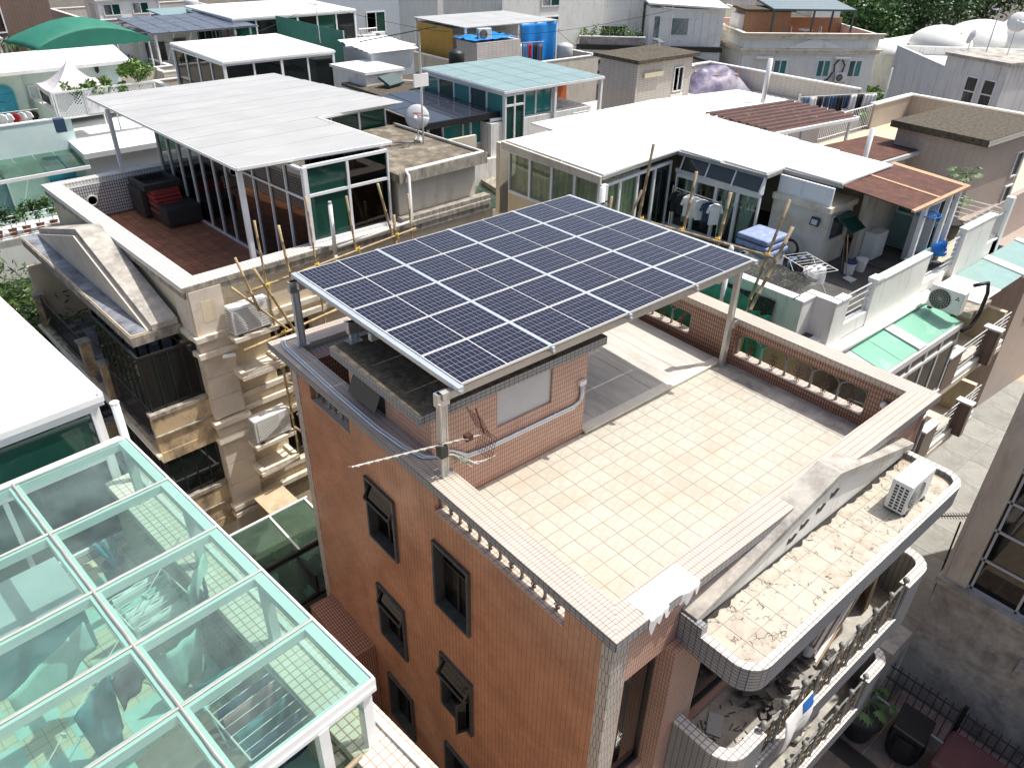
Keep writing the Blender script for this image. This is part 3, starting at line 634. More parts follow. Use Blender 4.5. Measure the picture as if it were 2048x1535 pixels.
MB().slab([(0.40,6.72,9.98),(0.40,5.82,9.98),(0.24,5.82,9.60),(0.24,6.72,9.60)], 0.02).build('sash', 'black_metal', T)
# canopy slab over the balconies
out = roundrect(1.48,7.85,-1.14,0.119,0.36,{'sw','se'})
MB().prism(roundrect(1.50,7.83,-1.12,0.118,0.34,{'sw','se'}), 8.28, 8.56).build('canopy_slab', 'grout', H)
path = [p for p in out]                                   # sw arc .. se arc .. ne .. nw
k0 = MB(); ribbon(k0, [(1.48,0.118)]+[p for p in out[:16]]+[(7.85,0.118)], 0.10, 8.24, 8.66); k0.build('canopy_kerb', 'grey_tile', H)
k1 = MB(); ribbon(k1, [(1.476,-0.25)]+[(1.48+(x-1.48)*1.001-0.002, y-0.003) for x,y in out[:16]]+[(7.854,0.1)], 0.125, 8.66, 8.675); k1.build('kerb_coping', 'white_coping', H)
MB().box(1.47,1.60,-0.27,0.118,8.661,8.84).build('canopy_end', 'grey_tile', H)
sl = MB().box(1.6,7.74,-1.0,0.1,8.5601,8.5606).build('canopy_floor', 'grout', H)
tp2 = 0.375; tl2 = MB().box(-tp2/2+0.004,tp2/2-0.004,-tp2/2+0.004,tp2/2-0.004,0,0.010)
pieces('floor_tile', tl2, 'slab_tile', sl, [(1.60+tp2*(i+0.5), 0.09-tp2*(j+0.5), 8.561) for i in range(16) for j in range(3)], 0.0015)
st2 = MB(); st2.sheet(lambda u,v: (1.62+6.0*u, 0.085-v*(0.16+0.14*abs(noise.noise(Vector((u*22,1,0))))+0.12*max(0,noise.noise(Vector((u*6,3,0))))), 8.5765), 160, 2); st2.build('mould_strip', 'stain_black', H)
# gable ornament of concrete
gx = lambda z: 4.75
gb = MB(); gb.slab([(1.52,0.27,8.88),(1.52,-0.14,8.88),(4.88,-0.14,9.68),(4.88,0.27,9.68)], 0.13, Vector((0,0,1))); gb.slab([(4.88,0.27,9.68),(4.88,-0.14,9.68),(7.82,-0.14,8.88),(7.82,0.27,8.88)], 0.13, Vector((0,0,1)))
gb.build('gable_coping', 'concrete', H)
MB().slab([(1.60,-0.05,8.57),(7.74,-0.05,8.57),(7.74,-0.05,8.76),(4.88,-0.05,9.56),(1.60,-0.05,8.76)], 0.10).build('gable_face', 'white_stain', H)
bat = MB()
for (x,z,a) in ((4.0,8.80,0.5),(4.3,8.92,0.2),(4.75,9.0,-0.6),(5.1,9.12,0.8)):
    bat.slab([(x-0.13,-0.057,z-0.06),(x+0.02,-0.057,z-0.075),(x+0.14,-0.057,z+0.02),(x+0.05,-0.057,z+0.07),(x-0.04,-0.057,z+0.015),(x-0.12,-0.057,z+0.06)], 0.004)
bat.build('peeling_patch', 'black_mark', H)
# two balconies with rounded corners
for (zf, zt, lab) in ((5.40,6.55,2),(2.66,3.80,1)):
    out = roundrect(1.56,8.02,-1.14,0.119,0.42,{'sw','se'})
    MB().prism(roundrect(1.565,8.015,-1.135,0.118,0.415,{'sw','se'}), zf-0.22, zf-0.001).build('balcony_slab', 'grey_tile', H)
    MB().prism(roundrect(1.7,7.9,-1.0,0.1,0.3,{'sw','se'}), zf, zf+0.004).build('balcony_floor', 'concrete', H)
    ribbon(MB(), [(1.56,0.118)]+out[:8]+[(2.45,-1.14)], 0.15, zf+0.0, zt-0.02).build('balcony_wall', 'grey_tile', H)
    ribbon(MB(), [(1.55,0.118)]+[(x-0.01,y-0.01) for x,y in out[:8]]+[(2.45,-1.15)], 0.19, zt-0.02, zt+0.012).build('balcony_coping', 'white_coping', H)
    ribbon(MB(), [(7.0,-1.14)]+out[8:16]+[(8.02,0.118)], 0.15, zf, zt-0.02).build('balcony_wall', 'grey_tile', H)
    ribbon(MB(), [(7.0,-1.15)]+[(x+0.01,y-0.01) for x,y in out[8:16]]+[(8.03,0.118)], 0.19, zt-0.02, zt+0.012).build('balcony_coping', 'white_coping', H)
    MB().box(2.452,6.998,-1.14,-0.99,zf,zf+0.30).build('balcony_kerb', 'grey_tile', H)
    bl = MB().box(2.452,6.998,-1.15,-0.98,zf+0.30,zf+0.315).build('balustrade', 'white_coping', H)
    balustrade(bl, (2.46,-1.06), (6.98,-1.06), zf+0.315, zt-zf-0.23, 8, 'cast_grey', 'bronze', True)

# ================================================================== solar array
A0 = Vector((0.5952,9.0579,10.9746)); ex = Vector((0.9999,-0.0101,0.0140)).normalized(); ey = Vector((-0.0101,-0.9997,0.0198)); ey = (ey-ex*ey.dot(ex)).normalized(); ez = -ex.cross(ey)
S = thing('solar_array', 'rack of twenty dark blue solar panels on metal posts above the orange house roof', 'solar panels', (4.2,6.3,8.3))
off = Vector((4.2,6.3,8.3))
def A(u, v, h=0): return A0 + ex*u + ey*v + ez*h - off
PLp, PWp = 1.794, 1.055
rot = Matrix((ex, -ey, ez)).transposed().to_euler()
pm = MB(); pm.box(0.012,1.743,-1.032,-0.006,-0.012,-0.004)
fm = MB(); 
for b in ((0,1.755,-0.014,0,-0.035,0.004),(0,1.755,-1.038,-1.024,-0.035,0.004),(0,0.014,-1.024,-0.014,-0.035,0.004),(1.741,1.755,-1.024,-0.014,-0.035,0.004)): fm.box(*b)
cm = MB(); cm.box(0,0.85,-1.0002,0,-0.004,0.0)
p0 = f0 = c0 = None
for i in range(4):
    for j in range(5):
        if p0 is None:
            p = p0 = pm.build('solar_panel', 'backsheet', S); f = f0 = fm.build('frame', 'panel_frame', p); c = c0 = cm.build('cell_field', 'solar_cells', p); c2 = c.copy(); COL.objects.link(c2)
        else:
            p = p0.copy(); f = f0.copy(); c = c0.copy(); c2 = c0.copy()
            for o in (p,f,c,c2): COL.objects.link(o)
            f.parent = p; c.parent = p
        c2.parent = p; c.location = (0.018,-0.019,0.0); c2.location = (0.887,-0.019,0.0)
        p.location = A(i*PLp+0.02, j*PWp+0.008); p.rotation_euler = rot
def bar(name, mat, a, b, w, h):
    a, b = Vector(a), Vector(b); d = (b-a).normalized(); up = Vector((0,0,1)); s = d.cross(up).normalized(); u = s.cross(d)
    m = MB(); m.slab([a+s*w/2+u*h/2, a-s*w/2+u*h/2, b-s*w/2+u*h/2, b+s*w/2+u*h/2], h, u); return m.build(name, mat, S)
for i in range(5):      # rails along the rows, seen between the panel columns and at the edges
    u = i*PLp - (0.03 if i == 0 else (-0.03 if i == 4 else -0.002))
    bar('rail', 'alu_blue', A(u, -0.06, -0.045), A(u, 5*PWp+0.05, -0.045), 0.10 if i in (0,4) else 0.05, 0.06)
    if 0 < i < 4: bar('rail_cover', 'alu_blue', A(u, -0.02, 0.0015), A(u, 5*PWp+0.01, 0.0015), 0.062, 0.008)
    bar('gutter_channel', 'alu', A(u, -0.08, -0.10), A(u, 5*PWp+0.07, -0.10), 0.06, 0.045)
for j in (0.22, 2.85, 5.12): bar('cross_beam', 'alu_beige', A(-0.25 if j>4 else -0.1, j, -0.19), A(4*PLp+0.06, j, -0.19), 0.10, 0.13)
def post(x, y, z0, z1, mat='alu_beige'):
    m = MB(); x -= off.x; y -= off.y; z0 -= off.z; z1 -= off.z
    m.box(x-0.075,x+0.075,y-0.045,y+0.045,z0,z1); pt = m.build('post', mat, S)
    for s in (-0.05,0.05): MB().box(x+s-0.006,x+s+0.006,y-0.052,y-0.046,z0,z1).build('groove', 'alu', pt)
    MB().box(x-0.13,x+0.13,y-0.10,y+0.10,z0,z0+0.015).build('base_plate', 'alu', pt)
    MB().box(x-0.11,x+0.11,y-0.055,y+0.055,z1-0.22,z1).build('head_plate', 'alu', pt)
post(0.33,3.98,9.455,10.93); post(0.50,9.02,9.455,10.84,'satin_grey'); post(0.56,6.93,10.425,10.82,'satin_grey'); post(8.25,4.30,8.31,11.0); post(8.25,8.3,8.31,10.95)
bar('bracket', 'alu', Vector((8.25,4.2,9.35))-off, Vector((8.42,4.2,9.35))-off, 0.02, 0.16)
# ================================================================== things on the orange house
SH = thing('roof_sheet', 'weathered grey metal sheets laid over the roof beside the stair tower', 'metal sheets', (6.1,6.3,8.31))
for i, (a,b) in enumerate(((3.96,5.08),(5.09,6.12),(6.13,7.2),(7.21,8.28))):
    MB().slab([(a-6.1,4.55-6.3,0.075),(b-6.1,4.55-6.3,0.075),(b-6.1,8.45-6.3,0.14),(a-6.1,8.45-6.3,0.14)], 0.02).build('sheet', 'grey_sheet', SH)
MB().slab([(3.94-6.1,4.34-6.3,0.068),(8.30-6.1,4.34-6.3,0.068),(8.30-6.1,4.545-6.3,0.082),(3.94-6.1,4.545-6.3,0.082)], 0.055).build('lip', 'sheet_lip', SH)
for x in (5.0,6.6,7.9): MB().box(x-6.1-0.02,x-6.1+0.02,-1.7,2.1,-0.005,0.055).build('batten', 'wood', SH)
# conduits on the coping
cpt = thing('conduit_run', 'pair of pale conduits running along the coping and across the tower wall', 'conduit', (0.2,6.0,9.45))
for k in (0, 0.05):
    pts = [(0.75,9.42-k,9.475),(0.30,9.42-k,9.475),(0.20+k,9.33-k,9.475),(0.15+k,9.1,9.475),(0.10+k,7.0,9.475),(0.10+k,5.6,9.475),(0.15+k,4.9,9.475),(0.25+k,4.45,9.475),(0.40+k,4.33-k*0.3,9.48),(0.62,4.32+k*0.4,9.52),(0.80,4.385,9.40),(1.1,4.385,9.17-k),(1.5,4.385,9.12-k),(3.6,4.385,9.10-k),(3.74+k,4.385,9.16),(3.78+k,4.385,9.28),(3.76+k,4.385,9.50)]
    MB().tube([(x-0.2,y-6.0,z-9.45) for x,y,z in pts], 0.022, 8).build('conduit', 'pvc_white' if k else 'alu_blue', cpt, smooth=True)
MB().box(3.70-0.2,3.86-0.2,4.35-6,4.415-6,0.05,0.14).build('junction_box', 'pvc_white', cpt)
for x in (1.7,2.4,3.1): MB().box(x-.2,x-.17,4.375-6,4.418-6,-0.40,-0.31).build('clip', 'alu', cpt)
# television antenna
def yagi(t, o, d, L, n, el=0.28, mat='alu', up=(0,0,1), tip=None):
    o = Vector(o); d = Vector(d).normalized(); s = d.cross(Vector(up)).normalized()
    MB().tube([o, o+d*L], 0.014, 6).build('boom', mat, t)
    m = MB()
    for k in range(n):
        q = o + d*(0.03+L*0.80*k/(n-1)); l = el*(0.75+0.25*k/n)
        m.tube([q-s*l/2+Vector(up)*0.0, q+s*l/2], 0.008, 4)
    for k in range(4): q = o+d*(L*0.80+0.025*k); m.tube([q-s*el*0.35, q+s*el*0.35], 0.005, 4)
    m.build('elements', mat, t)
AN = thing('television_antenna', 'long silver antenna with rusty reflector clamped to mast on corner coping', 'antenna', (0.22,3.86,9.46))
MB().tube([(0,0,0),(0.0,0.02,1.35)], 0.022, 8).build('mast', 'alu_beige', AN)
yagi(AN, (-1.48,0.05,0.92), (1,-0.02,-0.20), 2.3, 13, 0.42, 'alu_beige', (0.1,0.5,0.86))
MB().box(-0.06,0.07,-0.07,0.07,0.42,0.62).build('junction', 'black_metal', AN)
rf = MB()
for (z0,z1,tilt) in ((0.52,0.95,0.30),(0.05,0.46,-0.18)):
    for k in range(9): y = -0.20+k*0.05; rf.tube([(0.80,y,z0+0.0),(0.80-tilt*0.6,y,z1)], 0.0035, 4)
    for k in range(7): f = k/6; rf.tube([(0.80-tilt*0.6*f,-0.2,z0+(z1-z0)*f),(0.80-tilt*0.6*f,0.2,z0+(z1-z0)*f)], 0.0035, 4)
rf.build('reflector', 'rust', AN)
MB().slab([(0.80,-0.03,0.5),(0.84,0.02,0.5),(0.70,0.02,0.98),(0.66,0.0,1.02)], 0.02).build('reflector_spine', 'rust', AN)
MB().box(0.44,0.56,-0.05,0.05,0.50,0.60).build('feed_box', 'rust', AN)
def crumple(u, v, sx, sy, sz, sd): 
    return Vector(((u-0.5)*sx, (v-0.5)*sy, sz*(noise.noise(Vector((u*5+sd, v*5, sd)))+noise.noise(Vector((u*13, v*13+sd, sd)))*0.5)))
pb = MB(); pb.sheet(lambda u,v: crumple(u,v,0.34,0.30,0.10,3.1)+Vector((0.30,-0.02,0.14+0.22*(1-u))), 14, 12); pb.build('plastic_wrap', 'wall_glass', AN, smooth=True)
cw = MB()
for k in range(5): cw.tube([(0.05,0,0.42),(0.18+0.05*k,-0.05+0.03*k,0.40-0.05*k),(0.30+0.10*k,-0.08+0.02*k,0.25-0.08*k),(0.5+0.12*k,-0.10,0.02)], 0.006, 4)
cw.build('cables', 'pvc_white', AN)
# air conditioner on the canopy slab
aircon('outdoor_unit', 'white air conditioner with dark side grille standing on the stained balcony canopy', (6.50,-0.68,8.575), 0, 0.86, 0.33, 0.64)
# sheet of plastic pulled over the front coping
pl = MB()
def plfn(u, v):
    x = 0.60+u*1.0; y = 0.40-v*0.62; z = 9.458+0.014*noise.noise(Vector((u*6,v*6,1)))
    if y < -0.01: z -= (-0.01-y)*(0.7+0.9*max(0,math.sin(u*19))**3+0.4*math.sin(u*41)); y = -0.015-0.02*math.sin(u*9)
    return Vector((x-1.1, y-0.2, z-9.45))
pl.sheet(plfn, 30, 16)
o = pl.build('plastic_sheet', 'paper', None, smooth=True); o.location = (1.1,0.2,9.45); tag(o, 'torn white plastic sheet stuck over the front coping near the corner', 'plastic sheet')
# wall lamp
WL = thing('wall_lamp', 'small round bulkhead lamp on brown tiled parapet wall', 'lamp', (8.42,0.76,9.0))
MB().lathe((-0.03,0,0), [(0.085,0),(0.085,0.028)], 16, 'X').build('base', 'cast_grey', WL); MB().lathe((-0.09,0,0), [(0.03,0),(0.06,0.02),(0.07,0.06)], 14, 'X').build('glass', 'pvc_white', WL, smooth=True)
# stains/plants on slab
# clutter on balconies
bz = 5.404
JN = thing('plastic_bag', 'white plastic bag with red logo and blue patch hung over balcony railing', 'bag', (3.1,-1.15,6.2))
bag = MB()
def bagfn(u, v):
    return Vector((-0.28+u*0.72, -0.06-0.05*math.sin(v*PI)-0.03*math.sin(u*9)*v-0.06*v, 0.42-v*0.78-0.12*u*(1-v)+0.22*u))
bag.sheet(bagfn, 14, 12); b = bag.build('sheet', 'paper', JN, smooth=True); sm = b.modifiers.new('thick','SOLIDIFY'); sm.thickness = 0.01
def on(u, v, d=0.012): q = bagfn(u, v); return q + Vector((0,-d,0))
lg = MB(); lg.face([on(0.16,0.60),on(0.10,0.78),on(0.20,0.90),on(0.30,0.74)]); lg.build('logo', 'red_mark', JN)
lw = MB(); lw.face([on(0.165,0.64,0.016),on(0.145,0.66,0.016),on(0.235,0.84,0.016),on(0.255,0.82,0.016)]); lw.face([on(0.25,0.70,0.016),on(0.27,0.72,0.016),on(0.15,0.82,0.016),on(0.13,0.80,0.016)]); lw.build('logo_figure', 'paper', JN)
tx = MB()
for k in range(9): a = 0.40+k*0.035; tx.face([on(a,0.42,0.014),on(a+0.018,0.42,0.014),on(a+0.018,0.47,0.014),on(a,0.47,0.014)])
tx.build('print', 'satin_grey', JN)
bp = MB(); bp.sheet(lambda u,v: on(0.62+u*0.36, 0.02+v*0.30, 0.02), 6, 4); bp.build('blue_patch', 'blue_mark', JN)
PB = thing('pipe_bundle', 'bundle of white pipes and battens leaning along the upper balcony', 'pipes', (5.6,-0.62,bz))
for k in range(8):
    MB().tube([(-1.3+0.05*k,-0.28+0.035*k,0.95+0.02*(k%3)),(1.25+0.04*k,0.02+0.045*k,1.75+0.03*(k%2))], 0.020, 6).build('pipe', 'pvc_white' if k%3 else 'wood', PB)
SB = thing('cardboard_stack', 'brown cardboard sheets standing in the far balcony corner', 'cardboard', (7.35,-0.45,bz))
for k in range(3): MB().obox((0.05*k,0.04*k,0.85),(0.75,0.02,1.65), 0.35+0.1*k, 0, 0.10).build('sheet', 'plank_board', SB)
DB = thing('debris_heap', 'heap of grey rubbish and buckets on the upper balcony floor', 'rubbish', (4.6,-0.45,bz))
dm = MB()
rr = random.Random(5)
for k in range(60): dm.obox((rr.uniform(-1.1,1.1), rr.uniform(-0.35,0.35), rr.uniform(0.03,0.32)), (rr.uniform(0.08,0.3),rr.uniform(0.05,0.2),rr.uniform(0.01,0.06)), rr.uniform(0,3), rr.uniform(-0.6,0.6), rr.uniform(-0.6,0.6))
dm.build('scraps', 'debris', DB, kind='stuff'); 
for (x,y,r) in ((0.5,0.0,0.13),(0.95,-0.1,0.12)): MB().lathe((x,y,0.2), [(r*0.8,0),(r,0.3),(r*0.93,0.3),(r*0.75,0.02)], 14).build('bucket', 'pvc_white', DB)
TW = thing('floor_scraps', 'twigs and leaf litter scattered on shaded balcony floor', 'litter', (2.6,-0.4,bz))
tm = MB()
for k in range(45): a = rr.uniform(0,6.3); x, y = rr.uniform(-0.6,0.9), rr.uniform(-0.4,0.4); l = rr.uniform(0.05,0.16); tm.tube([(x,y,0.012),(x+l*math.cos(a),y+l*math.sin(a),0.02)], 0.008, 4)
tm.build('twigs', 'debris', TW, kind='stuff'); MB().obox((0.15,0.2,0.02),(0.42,0.25,0.012),0.5).build('board', 'satin_grey', TW)
# lower balcony clutter
SK = thing('cement_sacks', 'pale sacks heaped on the lower balcony under the pipes', 'sacks', (5.7,-0.5,2.67))
for (x,y,z,a) in ((0,0,0.12,0.2),(0.3,0.1,0.14,0.9),(0.1,0.05,0.36,0.5)):
    m = MB(); m.lathe((0,0,0), [(0.02,-0.3),(0.2,-0.24),(0.24,0),(0.2,0.24),(0.02,0.3)], 12, 'X'); o = m.build('sack', 'beige_wall', SK, smooth=True); o.location = (x,y,z); o.rotation_euler = (0,0,a); o.scale = (1,1,0.6)
PT = thing('black_pot', 'dark pot with low bush on the lower balcony', 'pot', (3.9,-0.65,2.67)); MB().lathe((0,0,0), [(0.16,0),(0.22,0.32),(0.19,0.32),(0.15,0.05)], 16).build('pot', 'pot_black', PT)
# ================================================================== cream house behind left
C = thing('cream_house', 'cream rendered house with stone pilasters and a red tiled roof terrace', 'house', (-0.43,13.08,0), 3.6)
MB().wall((0.15,0.15,0), (1,0,0), (0,-1,0), 9.3, 9.30, [(2.0-0.15,3.2-0.15,6.1,7.6),(2.0-0.15,3.2-0.15,3.3,5.0),(4.4-0.15,5.6-0.15,6.1,7.6)], 0.25).build('front_wall', 'cream_wall', C)
MB().wall((0.15,9.75,0), (0,-1,0), (-1,0,0), 9.35, 9.30, [], 0.25).build('side_wall', 'cream_wall', C)
MB().wall((9.45,0.4,0), (0,1,0), (1,0,0), 9.35, 9.30, [], 0.25).build('side_wall', 'cream_wall', C)
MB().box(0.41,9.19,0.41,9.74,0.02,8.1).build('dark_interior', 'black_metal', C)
for (x,z,h) in ((2.0,6.1,1.5),(2.0,3.3,1.7),(4.4,6.1,1.5)):
    window(C, (x,0.33,z), (1,0,0), (0,-1,0), 1.2, h, 'black_metal', 'dark_glass', 3, 0, 0.04, 0.03)
# string courses, lit edges
for (z,d) in ((9.05,0.06),(8.02,0.10),(7.72,0.16),(6.02,0.08),(5.62,0.10),(5.02,0.16),(3.2,0.10),(2.75,0.16)):
    MB().box(0.92,9.3,0.15-d,0.149,z,z+0.14).build('string_course', 'cream_trim', C)
# corner pilaster with panels and bands
for (z0,z1) in ((8.15,9.3),(5.75,7.55),(2.9,5.0),(0,2.5)):
    k = 3 if z1-z0 > 1.2 else 1
    for i in range(k): MB().box(0.12,0.90,-0.03,0.147,z0+(z1-z0)*i/k+0.006,z0+(z1-z0)*(i+1)/k-0.006).build('stone_block', 'cream_stone', C)
    for i in range(k): MB().box(0.085,0.119,0.0,0.85,z0+(z1-z0)*i/k+0.006,z0+(z1-z0)*(i+1)/k-0.006).build('stone_block', 'cream_stone', C)
for z in (7.58,8.02,5.05,5.55,2.55,2.8): MB().box(0.02,0.98,-0.14,0.14,z,z+0.13).build('pilaster_band', 'cream_trim', C); MB().box(0.0,0.118,0.142,0.95,z,z+0.13).build('pilaster_band', 'cream_trim', C)
for z in (7.72,5.2): MB().box(0.10,0.92,-0.05,0.146,z,z+0.29).build('pilaster_frieze', 'cream_stone', C)
MB().box(0.35,0.68,-0.034,-0.028,8.45,9.0).build('sunk_panel', 'cream_wall', C)
# cornice under coping and coping
MB().box(0.03,9.55,0.02,0.14,9.14,9.319).build('cornice', 'old_concrete', C); MB().box(0.03,0.14,0.15,9.9,9.14,9.319).build('cornice', 'old_concrete', C)
MB().slab([(0,0,9.45),(9.6,0,9.45),(9.6,0.5,9.45),(0.5,0.5,9.45)], 0.13).build('coping', 'white_coping', C)
MB().slab([(0,9.95,9.45),(0,0,9.45),(0.5,0.5,9.45),(0.5,9.6,9.45)], 0.13).build('coping', 'white_coping', C)
MB().slab([(9.6,9.95,9.45),(0,9.95,9.45),(0.5,9.6,9.45),(9.6,9.6,9.45)], 0.13).build('coping', 'white_coping', C)
MB().box(-0.006,9.6,-0.012,-0.001,9.31,9.435).build('coping_edge', 'old_concrete', C)
# parapet inside faces
MB().box(0.41,6.4,9.42,9.6,8.2,9.318).build('parapet', 'mosaic_grey', C); MB().box(0.401,0.5,0.5,9.42,8.2,9.317).build('parapet', 'mosaic_grey', C)
MB().box(0.5,6.3,0.39,0.5,8.2,9.316).build('parapet', 'mosaic_grey', C)
deck = MB().box(0.41,9.2,0.41,9.6,8.12,8.288).build('terrace_deck', 'terra_grout', C)
tq = 0.30; tt = MB().box(-tq/2+0.007,tq/2-0.007,-tq/2+0.007,tq/2-0.007,0,0.012)
pieces('floor_tile', tt, 'terracotta', deck, [(0.52+tq*(i+0.5), 0.52+tq*(j+0.5), 8.2885) for i in range(10) for j in range(29) if not (i > 8 and j < 6)], 0.0015)
# gable canopy on the left side
MB().slab([(-1.12,0.75,8.30),(0.0,0.75,8.30),(0.0,9.0,8.30),(-1.12,9.0,8.30)], 0.02).build('slab_floor', 'grout', C)
sl2 = MB().slab([(-1.15,0.7,8.275),(0.02,0.7,8.275),(0.02,9.05,8.275),(-1.15,9.05,8.275)], 0.24).build('canopy_slab', 'old_concrete', C)
ts = MB().box(-0.175,0.175,-0.19,0.19,0,0.008)
pieces('slab_tile', ts, 'blue_slate', sl2, [(-0.90+0.36*i, 1.0+0.39*j, 8.301) for i in range(3) for j in range(21)], 0.002)
MB().slab([(-0.62,0.72,8.44),(0.0,0.72,8.44),(0.0,4.9,9.62),(-0.62,4.9,9.62)], 0.15, Vector((0,0,1))).build('gable_coping', 'concrete', C)
MB().slab([(-0.62,4.9,9.62),(0.0,4.9,9.62),(0.0,9.1,8.44),(-0.62,9.1,8.44)], 0.15, Vector((0,0,1))).build('gable_coping', 'concrete', C)
MB().slab([(-0.58,0.8,8.31),(-0.58,9.0,8.31),(-0.58,4.9,9.46)], 0.14).build('gable_face', 'cream_stone', C)
dn = MB()
for k in range(17): y = 5.2+k*0.21; z = 9.40-(y-4.9)*0.281; dn.box(-0.64,-0.585,y,y+0.11,z-0.14,z)
dn.build('dentils', 'cream_trim', C)
# left balconies with dark railings
for (zf, zt) in ((5.35,6.38),(2.6,3.65)):
    MB().slab([(-1.35,0.1,zf),(0.13,0.1,zf),(0.13,9.3,zf),(-1.35,9.3,zf)], 0.28).build('balcony_slab', 'mould_cream', C)
    MB().box(-1.25,0.12,0.2,9.2,zf+0.001,zf+0.006).build('balcony_floor', 'checker', C)
    for k, (d,z) in enumerate(((0.04,zf-0.10),(0.10,zf-0.02))): MB().box(-1.35-d,-1.351,0.0,9.35,z-0.05,z+0.03).build('moulding', 'cream_trim', C)
    MB().box(-1.33,0.13,0.12,0.32,zf,zt).build('balcony_wall', 'mould_cream', C); MB().box(-1.36,0.14,0.09,0.35,zt,zt+0.10).build('balcony_coping', 'old_concrete', C)
    MB().box(-1.36,0.13,0.07,0.118,zf+0.48,zf+0.52).build('groove_band', 'old_concrete', C)
    for y in (3.35,4.95,9.0): MB().box(-1.34,-1.08,y,y+0.3,zf,zt).build('pier', 'mould_cream', C); MB().box(-1.38,-1.04,y-0.03,y+0.33,zt,zt+0.07).build('pier_cap', 'old_concrete', C)
    for (a,b) in ((0.34,3.3),(5.3,8.95)): railing(C, (-1.2,a), (-1.2,b), zf+0.08, zt-zf-0.1, 26, 'black_metal', False, 0.012)
    MB().box(-1.2,0.1,9.3,9.4,zf,zt+0.9).build('end_wall', 'cream_wall', C)
    MB().box(0.06,0.118,0.9,8.9,zf+0.02,zf+2.2).build('balcony_glazing', 'dark_glass', C)
    fz = MB()
    for y in (0.5,1.6,2.7,3.9,5.0,6.2,7.4,8.6): fz.box(0.02,0.10,y,y+0.06,zf+0.02,zf+2.2)
    fz.box(0.02,0.10,0.5,8.7,zf+2.2,zf+2.3); fz.build('glazing_frame', 'black_metal', C)
    for k in range(7): MB().box(-1.24,-1.23,0.34+0.42*k,0.34+0.42*k+0.38,zt+0.1,zf+2.58).build('pane', 'dark_glass', C)
    for k in range(4): MB().box(-1.21+0.33*k,-1.21+0.33*k+0.29,0.23,0.24,zt+0.1,zf+2.58).build('pane', 'dark_glass', C)
    gr = MB()   # black enclosure bars at the near balcony end
    for k in range(5): x = -1.25+0.33*k; gr.box(x,x+0.035,0.22,0.255,zt+0.1,zf+2.62)
    for k in range(7): y = 0.3+0.42*k; gr.box(-1.26,-1.225,y,y+0.035,zt+0.1,zf+2.62)
    gr.box(-1.26,0.1,0.22,0.26,zf+2.58,zf+2.64); gr.box(-1.265,-1.22,0.26,3.2,zf+2.58,zf+2.64); gr.build('enclosure_bars', 'black_metal', C)
# ledges for air conditioners
for z in (8.02,6.95,4.78,3.9):
    l = MB(); l.box(0.8,1.95,-0.52,0.149,z-0.10,z); l.box(0.8,0.92,-0.5,0.148,z,z+0.10) if z in (6.95,3.9) else None; l.box(1.83,1.95,-0.5,0.148,z,z+0.10) if z in (6.95,3.9) else None
    l.box(0.92,1.83,-0.515,-0.42,z,z+0.095) if z in (6.95,3.9) else None
    l.build('ledge', 'cream_trim', C)
# rooftop block at right with mossy flat roof
MB().box(6.42,9.25,0.32,4.4,9.451,10.55).build('roof_block', 'beige_wall', C)
MB().slab([(6.28,0.02,10.80),(9.45,0.02,10.80),(9.45,4.6,10.80),(6.28,4.6,10.80)], 0.22).build('roof_block_top', 'moss_floor', C)
ed = MB(); ed.box(6.27,9.46,-0.002,0.018,10.56,10.86); ed.box(9.452,9.472,0.02,4.6,10.56,10.86); ed.build('roof_edge', 'old_concrete', C)
MB().box(6.3,9.6,0.02,0.30,9.452,9.58).build('eave', 'old_concrete', C)
# ------------------------------------------------ roof-top glass room with grey panel roof
G = thing('rooftop_glass_room', 'white framed glass room with a wide grey panel roof on the cream house terrace', 'glass room', (-0.43,13.08,8.3), 3.6)
def gz(b): return 3.28-0.02*b
poly = [(2.25,1.0),(6.46,0.55),(6.62,4.4),(9.8,4.75),(9.4,12.2),(2.62,12.2)]
MB().slab([(x,y,gz(y)-0.012) for x,y in poly], 0.10, Vector((0,0,1))).build('roof_frame', 'seam_grey', G)
pe = MB()
for i_ in range(6):
    (xa_,ya_),(xb_,yb_) = poly[i_],poly[(i_+1)%6]
    pe.tube([(xa_,ya_,gz(ya_)-0.045),(xb_,yb_,gz(yb_)-0.045)], 0.05, 4)
pe.build('edge_profile', 'white_clean', G)
yb = [1.0,2.15,3.3,4.45,5.6,6.75,7.9,9.05,10.2,11.2,12.2]
for k in range(10):
    a, b = yb[k], yb[k+1]; xa = lambda y: 2.25+(y-1.0)*0.033
    rt = (6.46 if b < 4.5 else 9.8-(a-4.75)*0.054)
    p = [(xa(a),a),(rt,a-(0.42 if k == 0 else 0.0)),(rt,b-0.022),(xa(b),b-0.022)]
    MB().slab([(x,y,gz(y)) for x,y in p], 0.012, Vector((0,0,1))).build('roof_panel', 'canopy_grey', G)
